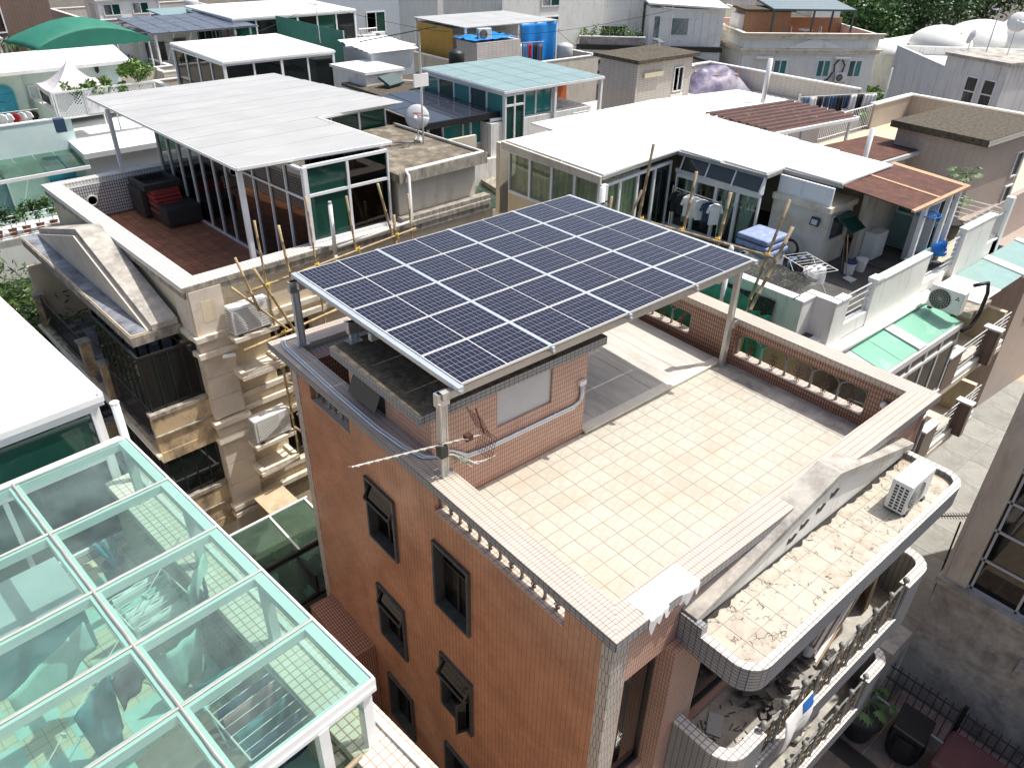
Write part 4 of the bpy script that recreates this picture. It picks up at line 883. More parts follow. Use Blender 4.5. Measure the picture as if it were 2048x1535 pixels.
def glazed(parent, p0, p1, z0, z1, n, transom=None, glass='smoke_glass', fw=0.07, frame='white_frame'):
    """run of framed glazing between plan points with n bays; frame members and panes as parts"""
    p0, p1 = Vector((*p0,0)), Vector((*p1,0)); d = (p1-p0).normalized(); s = Vector((-d.y,d.x,0)); L = (p1-p0).length
    m = MB()
    def bx(u0,u1,za,zb,t): q0, q1 = p0+d*u0, p0+d*u1; m.slab([q0+s*t+Vector((0,0,zb)), q0-s*t+Vector((0,0,zb)), q1-s*t+Vector((0,0,zb)), q1+s*t+Vector((0,0,zb))], zb-za, Vector((0,0,1)))
    bx(0,L,z0,z0+fw,0.045); bx(0,L,z1-fw,z1,0.046)
    if transom: bx(0,L,transom-fw/2,transom+fw/2,0.044)
    for k in range(n+1): u = L*k/n; bx(max(0,u-fw/2),min(L,u+fw/2),z0+0.001,z1-0.001,0.042 if 0<k<n else 0.05)
    fr = m.build('glazing', frame, parent)
    for k in range(n):
        for (za,zb) in ([(z0+fw,z1-fw)] if not transom else [(z0+fw,transom-fw/2),(transom+fw/2,z1-fw)]):
            a, b = p0+d*(L*k/n+fw/2), p0+d*(L*(k+1)/n-fw/2)
            MB().slab([a+Vector((0,0,za))+s*0.004, b+Vector((0,0,za))+s*0.004, b+Vector((0,0,zb))+s*0.004, a+Vector((0,0,zb))+s*0.004], 0.008).build('pane', glass if isinstance(glass,str) else glass[k%len(glass)], fr)
    return fr
glazed(G, (3.52,9.3), (3.52,3.75), 0.0, 3.05, 7, None, 'smoke_glass', 0.05); glazed(G, (3.52,3.75), (3.62,0.35), 0.02, 3.12, 4, 2.35, 'smoke_glass', 0.055)
glazed(G, (3.62,0.33), (6.1,0.28), 1.16, 3.18, 2, 2.42, ['green_window','smoke_glass']); glazed(G, (6.1,4.6), (9.3,4.8), 0.6, 3.1, 3, None, 'green_window')
glazed(G, (6.15,0.35),(6.2,4.5), 1.2, 3.1, 4)
for (x,y,z0) in ((2.45,1.35,0.0),(2.55,10.3,1.15),(3.62,0.3,1.16),(9.2,5.0,0.0)): MB().box(x-0.06,x+0.06,y-0.06,y+0.06,z0,gz(y)-0.12).build('post', 'white_frame', G)
MB().box(3.58,9.2,4.9,9.3,-0.002,0.004).build('floor', 'dark_floor', G); MB().box(3.8,6.0,9.0,9.3,0.0,2.6).build('back_partition', 'beige_wall', G)
# ------------------------------------------------ furniture on terrace
def cw(a,b,z): t = R(3.6); return (-0.43+a*math.cos(t)-b*math.sin(t), 13.08+a*math.sin(t)+b*math.cos(t), z)
SF = thing('wicker_sofa_stack', 'stacked black wicker seats piled on terrace beside glass doors', 'sofa', cw(2.75,8.1,8.30), 3.6)
MB().box(-0.35,0.75,-1.35,-0.05,0.08,0.62).build('armchair', 'wicker', SF, bevel=0.03); MB().box(-0.45,0.7,0.0,0.9,0.05,0.40).build('seat_base', 'wicker', SF, bevel=0.03); MB().box(-0.55,-0.38,-0.05,0.95,0.1,0.95).build('backrest', 'wicker', SF, bevel=0.03)
fr = MB(); fr.box(-0.5,0.65,-0.35,-0.23,0.98,1.16); fr.box(-0.5,0.65,0.82,0.94,0.98,1.16); fr.box(-0.5,-0.38,-0.23,0.82,0.98,1.16); fr.box(0.53,0.65,-0.23,0.82,0.98,1.16); fr.build('table_frame', 'wicker', SF)
MB().box(-0.48,0.63,-0.30,0.90,0.975,0.99).build('table_top', 'wicker', SF)
RC = thing('red_cushions', 'pile of red checked cushions on the wicker seats', 'cushions', cw(2.72,7.9,8.90), 3.6)
for k in range(6): MB().box(-0.33+0.02*(k%2),0.52,-0.62+0.05*k,0.18,-0.30+k*0.115,-0.30+k*0.115+0.105).build('cushion', 'red_cushion', RC, bevel=0.03)
RL = thing('round_wall_lamp', 'round bulkhead lamp on the grey mosaic parapet of the terrace', 'lamp', cw(1.15,9.36,8.85), 3.6)
MB().ring((0,0,0), 0.15, 0.03, (0,1,0), 20, 8).build('rim', 'satin_grey', RL, smooth=True); MB().lathe((0,-0.02,0), [(0.14,0),(0.14,0.04)], 20, 'Y').build('glass', 'smoke_glass', RL)
# ------------------------------------------------ air conditioners, lamps, camera
aircon('outdoor_unit', 'white air conditioner on cream ledge high beside the stone pilaster', cw(1.36,-0.26,8.03), 3.6, 1.02, 0.36, 0.74, 'air conditioners on the cream house', False)
aircon('outdoor_unit', 'white air conditioner on cream ledge low beside the stone pilaster', cw(1.38,-0.26,4.79), 3.6, 1.02, 0.36, 0.74, 'air conditioners on the cream house', False)
for (z, lab) in ((6.55,'ribbed wall lantern beside upper black balcony enclosure'),(3.85,'ribbed wall lantern beside lower black balcony enclosure')):
    SL = thing('wall_lantern', lab, 'lamp', cw(0.02,0.55,z), 3.6, 'wall lanterns on the cream house')
    MB().lathe((-0.10,0,0), [(0.10,0),(0.10,0.72)], 14).build('tube', 'black_metal', SL)
    for k in range(10): MB().ring((-0.10,0,0.06+0.066*k), 0.115, 0.018, (0,0,1), 14, 5).build('fin', 'cream_trim', SL)
CC = thing('security_camera', 'small white bullet camera on the pilaster band of cream house', 'camera', cw(0.75,-0.16,7.50), 3.6)
MB().tube([(-0.2,0,0),(0.1,-0.06,-0.02)], 0.05, 10).build('housing', 'white_clean', CC); MB().tube([(0.10,-0.06,-0.02),(0.11,-0.062,-0.021)], 0.035, 10).build('lens', 'black_metal', CC); MB().box(-0.1,-0.04,0.0,0.14,-0.02,0.02).build('bracket', 'white_clean', CC)
# ------------------------------------------------ pipes on cream roof
VP = thing('vent_pipe', 'thick white vent pipe rising before the glass room corner', 'pipe', cw(3.95,-0.12,8.6), 3.6)
MB().tube([(0,0,-0.4),(0,0,0.25)], 0.05, 10).build('lower_pipe', 'pvc_white', VP); MB().tube([(0,0,0.25),(0.05,0,0.42),(0.05,0,0.62)], 0.058, 10).build('joint', 'pvc_white', VP, smooth=True); MB().tube([(0.05,0,0.62),(0.05,0,1.95)], 0.055, 12).build('upper_pipe', 'pvc_white', VP, smooth=True); MB().tube([(0.05,0,1.95),(0.05,0,2.03)], 0.042, 10).build('cap', 'satin_grey', VP)
GP = thing('gutter_pipe', 'white rain pipe along the mossy roof edge dropping to the ledge', 'pipe', cw(6.3,0.0,9.5), 3.6)
MB().tube([(3.1,4.4,1.36),(3.1,0.15,1.36),(0.25,0.10,1.36),(0.18,-0.12,1.3),(0.2,-0.14,0.1),(0.1,-0.14,0.02),(-2.2,-0.10,-0.12)], 0.045, 8).build('pipe', 'pvc_white', GP, smooth=True)
# ------------------------------------------------ satellite dish + mast on mossy roof
def dish(name, label, loc, rz, r=0.42, tilt=35, group=None, face='pvc_white', mast=0.7):
    t = thing(name, label, 'satellite dish', loc, rz, group)
    m = MB(); m.sheet(lambda u,v: (math.cos(2*PI*u)*r*v, 0.28*r*v*v, math.sin(2*PI*u)*r*v), 24, 5)
    o = m.build('reflector', face, t, smooth=True); o.location = (0,0,mast+r*0.2); o.rotation_euler = (R(-tilt),0,0); s = o.modifiers.new('thick','SOLIDIFY'); s.thickness = 0.015
    MB().tube([(0,0.12,0),(0,0.12,mast)], 0.022, 8).build('mast', 'satin_grey', t)
    MB().tube([(0,0.1,mast-0.3),(0,-0.35,mast-0.15),(0,-0.48,mast+0.12)], 0.012, 6).build('feed_arm', 'satin_grey', t); MB().obox((0,-0.48,mast+0.15),(0.07,0.10,0.07),0,0.5).build('receiver', 'pvc_white', t)
    return t
SD = dish('satellite_dish', 'white dish with red lettering on the mossy roof block', cw(8.7,2.3,10.8), -38, 0.36, 20, None, 'satin_grey')
MB().obox((0,-0.05,0.88),(0.24,0.006,0.03),0,R(-20)).build('lettering', 'red_mark', SD)
cb = MB(); 
for k in range(7): cb.tube([(0.1*math.cos(a*0.9+k),0.18+0.22*math.sin(a+k*0.7),0.03+0.05*a*0.3) for a in [q*0.6 for q in range(9)]], 0.010, 4)
cb.build('cables', 'pvc_white', SD)
TM = thing('antenna_mast', 'tall thin mast with long dark antenna behind the mossy roof', 'antenna', cw(8.75,2.1,9.6), 0)
MB().tube([(0,0,0),(0,0,4.3)], 0.03, 8).build('mast', 'alu', TM); yagi(TM, (-1.4,0.9,4.05), (1,-0.65,0.22), 2.2, 14, 0.4, 'black_metal', (0,0,1)); MB().box(-0.25,0.25,-0.03,0.03,2.85,3.2).build('box', 'pvc_white', TM)
# ------------------------------------------------ bamboo scaffold poles
BG = 'bamboo scaffold poles by the cream house'
def bamboo(p0, p1, r, label, group, mat='bamboo', taper=0.75):
    p0, p1 = Vector(p0), Vector(p1); L = (p1-p0).length; k = max(3,int(L/0.38)); pts = []; rr_ = []
    for i in range(k+1):
        q = p0+(p1-p0)*(i/k); w = r*(1-(1-taper)*i/k)
        for dz, s in ((-0.012,1.0),(0.0,1.22),(0.012,1.0)):
            if 0 < i < k or dz == 0: pts.append(q-p0+(p1-p0).normalized()*dz); rr_.append(w*s)
    m = MB(); m.tube(pts, rr_, 8); o = m.build('bamboo_pole', mat, None, smooth=True); o.location = p0; tag(o, label, 'bamboo pole', group); return o
def tie(p, r=0.06):
    m = MB(); m.ring((0,0,0), r, 0.012, (0.5,0.3,0.8), 10, 5); m.ring((0,0,0.02), r, 0.012, (-0.5,0.3,0.8), 10, 5); m.tube([(0,-r,0),(0.03,-r-0.03,-0.12)], 0.008, 4)
    return m
bl = [((1.5,-0.55,8.6),(1.15,-0.55,10.05),.035,'leaning pole farthest left in front of the terrace corner'),((1.98,-0.45,4.0),(1.80,-0.45,10.75),.036,'upright pole nearest the terrace corner post'),
      ((2.6,-0.6,7.0),(2.30,-0.6,10.55),.042,'thick upright pole with dark tip left of the white vent pipe'),((0.95,-0.5,9.35),(2.6,-0.6,7.3),.032,'pole slanting down right below the terrace corner'),
      ((1.45,-0.75,9.75),(2.6,-0.75,7.0),.038,'pole crossing the slanting one beside the solar post'),((3.35,-0.4,6.0),(3.2,-0.4,11.0),.035,'thin upright pole before the glass room doors'),
      ((4.6,-0.35,8.0),(4.35,-0.35,10.75),.035,'thin upright pole before the green window'),((5.85,-0.35,8.6),(5.25,-0.45,10.9),.04,'leaning pole tied before the right window'),
      ((5.75,-0.4,7.9),(5.72,-0.4,9.95),.045,'dark short upright pole behind the solar array'),((6.35,-0.35,8.3),(6.25,-0.35,10.4),.032,'slim pole before the beige roof block')]
for a,b,r,lab in bl: bamboo(cw(*a), cw(*b), r, lab, BG)
for a,b,r,lab in (((1.3,-0.5,9.12),(6.4,-0.42,9.42),.035,'long level pole along the white terrace coping'),((0.9,-0.66,7.75),(3.6,-0.6,7.95),.04,'level pole tied beside the upper air conditioner'),((2.6,-0.5,7.05),(4.9,-0.45,7.2),.042,'level pole just below the solar frame'),
                  ((1.75,-0.6,6.9),(2.9,-0.5,7.0),.035,'level pole above the empty ledge'),((1.95,-0.65,6.0),(2.8,-0.5,6.15),.03,'level pole below the empty ledge'),((2.0,-0.62,5.35),(2.9,-0.5,5.5),.03,'level pole by the lower air conditioner')):
    bamboo(cw(*a), cw(*b), r, lab, BG)
bamboo(cw(2.1,-0.5,6.7), cw(2.5,-0.75,1.8), .04, 'lower upright pole beside the orange wall edge', BG); bamboo(cw(1.75,-0.9,6.6), cw(2.4,-0.6,6.0), .035, 'short raking pole under the upper ledge', BG, 'bamboo_old'); bamboo(cw(1.75,-0.9,5.2), cw(2.4,-0.6,4.3), .035, 'short raking pole by the lower ledge', BG, 'bamboo_old')
ty = None
tl_ = ['at terrace corner pole','beside upper air conditioner','under the solar post','on the thin pole before the glass doors','on the pole before the green window','on the leaning pole by right window','below the solar frame','under the empty ledge','by the lower air conditioner','lowest beside the orange wall']
for tk, q in enumerate(((1.84,-0.5,9.15),(2.0,-0.62,7.85),(2.42,-0.62,7.2),(3.25,-0.45,9.25),(4.5,-0.42,9.33),(5.75,-0.42,9.4),(4.0,-0.5,7.15),(2.15,-0.6,6.1),(2.2,-0.6,5.45),(2.3,-0.62,4.5))):
    if ty is None: ty = tie(0).build('yellow_tie', 'yellow_tie'); o = ty
    else: o = ty.copy(); COL.objects.link(o)
    o.location = cw(*q); tag(o, 'yellow strip knotted round bamboo ' + tl_[tk], 'tie', 'yellow scaffold ties')
# ------------------------------------------------ low glass roof in the alley
AG = thing('alley_glass_roof', 'low green glass roof over the alley between the cream and orange houses', 'glass roof', cw(0,0,0), 3.6)
for (a0,a1) in ((-0.75,0.42),(0.47,1.5)):
    for (b0,b1) in ((-2.72,-1.3),):
        MB().slab([(a0,b0,3.0),(a1,b0,3.0),(a1,b1,3.12),(a0,b1,3.12)], 0.012).build('pane', 'green_glass', AG)
fr = MB()
for a in (-0.78,0.42,1.48): fr.slab([(a,-2.8,3.04),(a+0.05,-2.8,3.04),(a+0.05,-1.25,3.16),(a,-1.25,3.16)], 0.05)
fr.box(-0.8,1.6,-1.3,-1.24,3.08,3.15); fr.build('frame', 'white_frame', AG)
d2 = MB(); d2.box(-0.8,1.9,-2.85,-2.77,2.85,3.02); d2.box(-0.8,1.9,-3.75,-3.68,2.2,2.3); d2.box(0.3,0.36,-3.74,-2.8,2.28,2.9); d2.build('beam', 'black_metal', AG)
MB().slab([(-0.8,-3.7,2.32),(1.9,-3.7,2.32),(1.9,-2.85,2.9),(-0.8,-2.85,2.9)], 0.012).build('pane', 'green_glass', AG)
MB().box(0.5,1.35,-1.22,-0.3,3.1,3.14).build('board_cover', 'plank_board', AG)
JK = thing('alley_clutter', 'household clutter seen under the low glass roof', 'clutter', cw(0.4,-2.4,0.0), 3.6)
rr = random.Random(11)
MB().box(-1.2,1.4,-1.3,1.1,0.9,1.9).build('shelf', 'dark_floor', JK)
for k in range(22):
    m = MB(); m.obox((rr.uniform(-1.0,1.2),rr.uniform(-1.1,0.9),1.98+rr.uniform(0,0.15)),(rr.uniform(0.1,0.45),rr.uniform(0.08,0.25),rr.uniform(0.05,0.3)),rr.uniform(0,3)); m.build('item', rr.choice(['curtain','cloth_mint','plastic_ltblue','cloth_white','curtain_brown','plank_board']), JK)
# ================================================================== house at lower left with glass canopy
def dw(a,b,z): t = R(6); return (-2.87+a*math.cos(t)-b*math.sin(t), 0.75+a*math.sin(t)+b*math.cos(t), z)
DH = thing('left_house', 'white house at lower left carrying the glass roofed drying terrace', 'house', (-2.87,0.75,0), 6)
MB().box(-6.0,0.18,-2.6,14.0,0,8.1).build('body', 'ledge_tile', DH)
MB().box(-5.9,0.05,-2.5,13.9,8.1,8.29).build('terrace_deck', 'checker', DH)
cl = [(-0.55+0.0*i, -0.35+0.5*j) for i in range(1) for j in range(1)]
dk = MB().box(-5.9,-0.02,-2.5,6.2,8.2905,8.291).build('terrace_floor', 'ivory_tile', DH)
q5 = MB().box(-0.245,0.245,-0.245,0.245,0,0.006)
pieces('floor_tile', q5, 'cloth_mint', dk, [(-0.4-0.5*i, -2.0+0.5*j, 8.2915) for i in range(8) for j in range(16) if (i+j) % 2 == 0])
# parapet on the right edge with ivory tiled inside and ledge
MB().box(-0.02,0.17,-2.55,6.2,8.1,9.30).build('parapet', 'ivory_tile', DH); MB().box(-0.30,0.02-0.045,-2.55,6.15,8.3,9.02).build('bench_wall', 'ivory_tile', DH)
MB().slab([(-0.30,-2.6,9.45),(0.24,-2.6,9.45),(0.24,6.3,9.45),(-0.30,6.3,9.45)], 0.13).build('coping', 'ledge_tile', DH)
MB().box(0.10,0.16,-2.6,6.3,9.452,9.50).build('drip_rail', 'white_clean', DH)
MB().box(-5.9,-0.35,-0.42,-0.18,8.3,9.30).build('parapet', 'ivory_tile', DH); MB().box(-5.9,-0.36,-0.5,-0.1,9.30,9.43).build('coping', 'ledge_tile', DH)
# glass canopy
GC = thing('glass_canopy', 'pale green glass canopy on white frame over the laundry terrace', 'glass canopy', dw(0,0,8.3), 6)
ys = [0,1.04,2.05,3.07,4.36,5.64]; xs = [0,-1.46,-2.92,-4.38,-5.84]
for i in range(4):
    for j in range(5):
        MB().slab([(xs[i]-0.012,ys[j]+0.012,2.2),(xs[i]-0.012,ys[j+1]-0.012,2.2),(xs[i+1]+0.012,ys[j+1]-0.012,2.2),(xs[i+1]+0.012,ys[j]+0.012,2.2)], 0.012).build('glass_pane', 'canopy_glass', GC)
sl = MB()
for x in xs[1:-1]: sl.tube([(x+0.006*noise.noise(Vector((q*0.9,x,0))),5.64*q/30,2.200) for q in range(31)], [0.018*(1+0.35*noise.noise(Vector((q*1.7,x,3)))) for q in range(31)], 6)
for y in ys[1:-1]: sl.tube([(-5.84*q/30,y+0.006*noise.noise(Vector((q*0.9,y,7))),2.199) for q in range(31)], [0.016*(1+0.35*noise.noise(Vector((q*1.7,y,5)))) for q in range(31)], 6)
sl.build('sealant', 'alu_beige', GC)
bm = MB()
for x in xs: bm.box(x-0.06 if x else -0.12, x+0.06 if x else 0.0, 0.02, 5.62, 2.06, 2.18)
for y in ys: bm.box(-5.84,-0.01,y-0.05 if y else 0.02,y+0.05 if y<5.6 else 5.6,2.061,2.179)
bm.build('beam', 'white_clean', GC)
ed = MB(); ed.box(-5.84,0.02,-0.03,0.0,2.02,2.205); ed.box(0.0,0.025,0.0,5.66,2.03,2.2045); ed.build('edge_profile', 'white_clean', GC)
ed = MB(); ed.box(-5.84,0.005,-0.045,-0.031,2.05,2.10); ed.build('edge_bead', 'white_frame', GC)
for (x,y,z) in ((-0.07,0.07,1.15),(-0.07,1.9,1.15),(-0.07,3.7,1.15),(-0.07,5.5,1.15),(-0.62,0.0,-0.0),(-3.5,0.0,0.0)):
    MB().box(x-0.055,x+0.055,y-0.055,y+0.055,z,2.06).build('post', 'white_frame', GC)
MB().slab([(-0.02,0.1,1.16),(-0.02,1.85,1.16),(-0.02,1.85,2.05),(-0.02,0.1,2.05)], 0.01).build('glass_wall', 'wall_glass', GC)
for (a,b) in ((1.95,3.65),(3.75,5.45)): MB().slab([(-0.02,a,1.16),(-0.02,b,1.16),(-0.02,b,2.05),(-0.02,a,2.05)], 0.01).build('glass_wall', 'wall_glass', GC)
MB().slab([(-0.14,0.012,1.16),(-0.56,0.012,1.16),(-0.56,0.012,2.05),(-0.14,0.012,2.05)], 0.01).build('glass_wall', 'wall_glass', GC)
# room behind with white roof
WR = thing('white_roof_room', 'roof room with flat white panel roof and green glass beside the canopy', 'roof room', dw(0,6.4,8.3), 6)
MB().slab([(0.03,0,2.62),(0.03,7.3,2.62),(-6,7.3,2.62),(-6,0,2.62)], 0.05).build('roof', 'canopy_white', WR)
f = MB(); f.box(0.0,0.07,-0.05,7.3,2.50,2.60); f.box(-6,0.06,-0.07,0.0,2.47,2.565); f.build('fascia', 'white_clean', WR)
f = MB(); f.box(-6,0.05,-0.045,-0.01,2.40,2.468); f.build('fascia', 'white_frame', WR)
for k in range(9):
    MB().lathe((-0.35-1.0*(k%3), 0.35+1.5*(k//3)+0.2*(k%2), 2.62), [(0.022,0),(0.018,0.012),(0.004,0.016)], 8).build('screw', 'satin_grey', WR)
glazed(WR, (-5.8,0.03), (-0.12,0.03), 1.55, 2.40, 3, None, 'green_window'); glazed(WR, (-5.8,0.03), (-0.12,0.03), 0.0, 1.54, 4, None, ['green_window','smoke_glass'])
MB().box(-0.13,0.0,0.08,7.1,0.0,2.5).build('side_wall', 'white_paint', WR); MB().box(-5.8,-0.14,6.9,7.1,0,2.5).build('rear_wall', 'white_paint', WR)
PI_ = thing('white_drain_pipe', 'white drain pipe with open top beside the glass canopy corner', 'pipe', dw(0.10,6.05,9.2), 6)
MB().tube([(0,0,-1.5),(0,0,1.65)], 0.058, 12).build('stack', 'pvc_white', PI_, smooth=True); MB().tube([(0,0,0.98),(-0.1,-0.02,1.06),(-0.3,-0.03,1.06),(-3.0,-0.03,1.06)], 0.055, 12).build('branch', 'pvc_white', PI_, smooth=True); MB().ring((0,0,1.65), 0.056, 0.012, (0,0,1), 14, 6).build('collar', 'pvc_white', PI_)
# ------------------------------------------------ laundry under the glass
def rack(label, loc, rz, w, l, h, cloths, col='alu_blue', group='drying racks under the glass canopy', cat='drying rack'):
    t = thing('drying_rack', label, cat, loc, rz, group)
    f = MB()
    for s in (-1,1): f.tube([(s*w/2,-l/2,h),(s*w/2,l/2,h)], 0.012, 6)
    for k in range(9): y = -l/2+l*k/8; f.tube([(-w/2,y,h),(w/2,y,h)], 0.006, 5)
    f.build('top_rails', 'pvc_white', t)
    for s in (-1,1): MB().tube([(s*w/2,-l/2,0),(s*w*0.5,l/2*0.6,h)], 0.011, 6).build('leg', col, t); MB().tube([(s*w/2,l/2,0),(s*w*0.5,-l/2*0.6,h)], 0.011, 6).build('leg', col, t)
    for (k,mat,hh) in cloths:
        y = -l/2+l*k/8; m = MB(); m.sheet(lambda u,v: (-w*0.42+w*0.84*u, y+0.03*math.sin(v*PI-PI/2)+0.008*math.sin(u*14), h+0.012-abs(v-0.5)*2*hh), 10, 8); m.build('cloth', mat, t, smooth=True)
    return t
rack('drying rack with white towels under glass', dw(-0.80,3.80,8.30), 10, 0.75, 0.9, 1.0, [(1,'cloth_white',0.45),(3,'cloth_white',0.5),(4,'cloth_white',0.5),(5,'cloth_mint',0.5),(7,'cloth_white',0.4)])
rack('drying rack with dark towel and pink cloth under glass', dw(-0.68,1.38,8.30), 8, 0.75, 1.05, 1.05, [(1,'cloth_navy',0.7),(3,'cloth_teal',0.5),(5,'cloth_pink',0.35),(6,'cloth_navy',0.5)])
def hang(label, name, mat, loc, rz, w, h, seed, cat='clothes', taper=0.0, folds=2):
    t = cloth(None, name, mat, (0,0,0), (1,0,0), w, h, 0.035, folds, seed, taper); t.location = loc; t.rotation_euler = (0,0,R(rz)); tag(t, label, cat, 'laundry under the glass canopy'); return t
hang('dark teal trousers hung on line under glass', 'trousers', 'cloth_teal', dw(-2.15,2.35,9.72), 40, 0.6, 0.95, 3, taper=0.3)
hang('dark purple top with white script hung beside the teal trousers', 'top', 'cloth_purple', dw(-1.72,2.45,9.80), 30, 0.5, 0.5, 5)
hang('mint sheet hung from a line at far left under glass', 'sheet', 'cloth_mint', dw(-2.55,2.95,9.85), 32, 1.05, 0.5, 9)
hang('pale mint shirt hung near the glass wall', 'shirt', 'cloth_mint', dw(-0.50,3.15,9.75), 50, 0.6, 0.7, 12, taper=-0.2)
hang('slate trousers hung beside the mint shirt near glass wall', 'trousers', 'cloth_navy', dw(-0.38,2.95,9.7), 75, 0.3, 0.75, 15)
hang('long pale blue shirt hung over the wooden shelf', 'shirt', 'cloth_mint', dw(-1.05,2.75,9.35), 20, 0.45, 0.75, 18)
hang('teal towel hung above the striped mat', 'towel', 'cloth_teal', dw(-1.05,2.02,9.42), 2, 0.7, 0.22, 21)
ln = thing('clothes_line', 'thin line with pegs strung under the glass roof', 'clothes line', dw(-2.0,2.4,9.86), 6); MB().tube([(-1.6,-1.5,0),(0,0,-0.04),(1.8,1.5,0.02)], 0.006, 4).build('line', 'pvc_white', ln)
for k in range(6): MB().obox((-1.2+0.45*k,-1.1+0.4*k,-0.03),(0.02,0.05,0.07),0.8).build('peg', ['plastic_ltblue','cloth_pink','pvc_white'][k%3], ln)
CBX = thing('storage_cabinet', 'grey green storage cabinet standing against inner wall under glass', 'cabinet', dw(-2.6,5.0,8.30), 6)
MB().box(-1.6,1.2,-0.5,0.5,0.0,0.85).build('carcass', 'cloth_teal', CBX, bevel=0.02); MB().box(-1.65,1.25,-0.55,0.55,0.85,0.9).build('worktop', 'satin_grey', CBX)
SHF = thing('wooden_shelf', 'low brown wooden shelf on the drying terrace floor', 'shelf', dw(-1.35,1.55,8.30), 6)
for k in range(3): MB().box(-0.5,0.5,-0.45,0.45,0.05+0.3*k,0.09+0.3*k).build('board', 'curtain_brown', SHF)
for sx in (-0.48,0.44):
    for sy in (-0.43,0.39): MB().box(sx,sx+0.04,sy,sy+0.04,0,0.7).build('leg', 'curtain_brown', SHF)
MT = thing('rolled_mat', 'ribbed dark mat standing beside the ivory ledge', 'mat', dw(-0.42,2.9,8.30), 6)
for k in range(10): MB().box(-0.02,0.05,-0.45+0.09*k,-0.45+0.09*k+0.075,0.0,0.85).build('slat', 'curtain_brown', MT)
BKT = thing('red_lid_jar', 'small red round lid on the ivory ledge under glass', 'jar', dw(-0.17,2.62,9.03), 0); MB().lathe((0,0,0), [(0.05,0),(0.075,0.03),(0.075,0.08),(0.05,0.11)], 16).build('lid', 'cloth_red', BKT, smooth=True)
WSH = thing('bucket_stool', 'pale plastic tub standing on the checkered floor at far left', 'tub', dw(-3.3,3.2,8.30), 0); MB().lathe((0,0,0), [(0.16,0),(0.20,0.5),(0.17,0.5),(0.14,0.05)], 18).build('tub', 'cloth_mint', WSH)
MOP = thing('cleaning_tools', 'teal handled brushes in a dark bin near the green glass', 'brushes', dw(-0.75,5.25,8.30), 0); MB().lathe((0,0,0), [(0.14,0),(0.17,0.55),(0.15,0.55),(0.12,0.05)], 16).build('bin', 'cloth_navy', MOP)
for k in range(3): MB().tube([(0.03*k,0,0.3),(0.1-0.12*k,0.08,0.95)], 0.03, 8).build('handle', ['cloth_teal','plastic_ltblue','blue_shutter'][k], MOP)
PC = cloth(None, 'patterned_cloth', 'pink_print', (0,0,0), (1,0,0), 0.95, 0.9, 0.03, 2, 4, 0.0); PC.location = dw(-1.6,-0.22,9.62); PC.rotation_euler = (0,0,R(12)); tag(PC, 'pink and white patterned cloth hung below the canopy edge', 'cloth')
PCL = thing('cloth_pole', 'mossy bamboo pole carrying the pink patterned cloth', 'pole', dw(-1.2,-0.2,9.66), 12); MB().tube([(-1.2,0,0),(0.9,0,0)], 0.03, 8).build('pole', 'bamboo_old', PCL)
# ================================================================== white house on the right
E_ = thing('white_house', 'white house on the right with cluttered roof terrace and white parapet', 'house', (10.6,3.3,0))
ox, oy = 10.6, 3.3
def lb(x0,x1,y0,y1,z0,z1): return MB().box(x0-ox,x1-ox,y0-oy,y1-oy,z0,z1)
lb(11.3,18.6,4.1,15.4,0,8.0).build('body', 'cream_wall', E_); lb(10.72,20.9,3.55,15.5,8.0,8.29).build('terrace_slab', 'white_stain', E_)
lb(10.95,18.4,3.75,10.4,8.2905,8.296).build('terrace_floor', 'dark_floor', E_); lb(18.5,20.8,3.75,6.8,8.2905,8.3).build('terrace_floor', 'ivory_tile', E_)
lb(18.6,20.9,4.1,15.4,0,8.0).build('body', 'facade_pink', E_)
# parapet with a jog
for (x0,x1,y0,y1) in ((10.66,10.90,4.182,6.6),(10.66,11.20,3.95,4.18),(11.202,11.42,3.40,4.18),(11.422,11.83,3.40,3.60)):
    lb(x0,x1,y0,y1,8.0,9.25).build('parapet', 'white_stain', E_); lb(x0-0.02,x1+0.02,y0-0.02,y1+0.02,9.25,9.29).build('parapet_top', 'white_clean', E_)
lb(11.832,13.08,3.42,3.60,8.0,8.5).build('low_parapet', 'white_stain', E_); railing(E_, (11.84-ox,3.50-oy), (13.08-ox,3.50-oy), 8.55, 0.70, 4, 'satin_grey', True, 0.014)
lb(13.08,16.1,3.40,3.60,8.0,9.27).build('parapet', 'white_stain', E_); lb(13.06,16.12,3.38,3.62,9.27,9.30).build('parapet_top', 'white_clean', E_); lb(13.07,13.42,3.37,3.63,9.301,9.36).build('pier_cap', 'white_clean', E_)
lb(16.12,17.6,3.42,3.60,8.0,8.35).build('low_parapet', 'white_stain', E_); railing(E_, (17.3-ox,3.50-oy), (18.2-ox,3.50-oy), 8.4, 0.85, 6, 'satin_grey', True, 0.014)
lb(18.2,20.3,3.40,3.60,8.0,9.45).build('parapet', 'white_stain', E_); lb(18.18,20.32,3.38,3.62,9.45,9.48).build('parapet_top', 'white_clean', E_)
lb(20.3,21.3,3.42,3.60,8.0,8.5).build('low_parapet', 'white_stain', E_); railing(E_, (20.3-ox,3.50-oy), (21.3-ox,3.50-oy), 8.5, 0.8, 10, 'satin_grey', False, 0.012)
for (x,y) in ((21.3,3.4),(21.3,6.3)): lb(x,x+0.22,y,y+0.22,8.0,9.75).build('pier', 'white_clean', E_)
lb(20.9,21.5,3.42,6.6,7.9,8.45).build('low_parapet', 'white_stain', E_); railing(E_, (21.4-ox,3.6-oy), (21.4-ox,6.4-oy), 8.45, 0.9, 6, 'white_clean', True, 0.014)
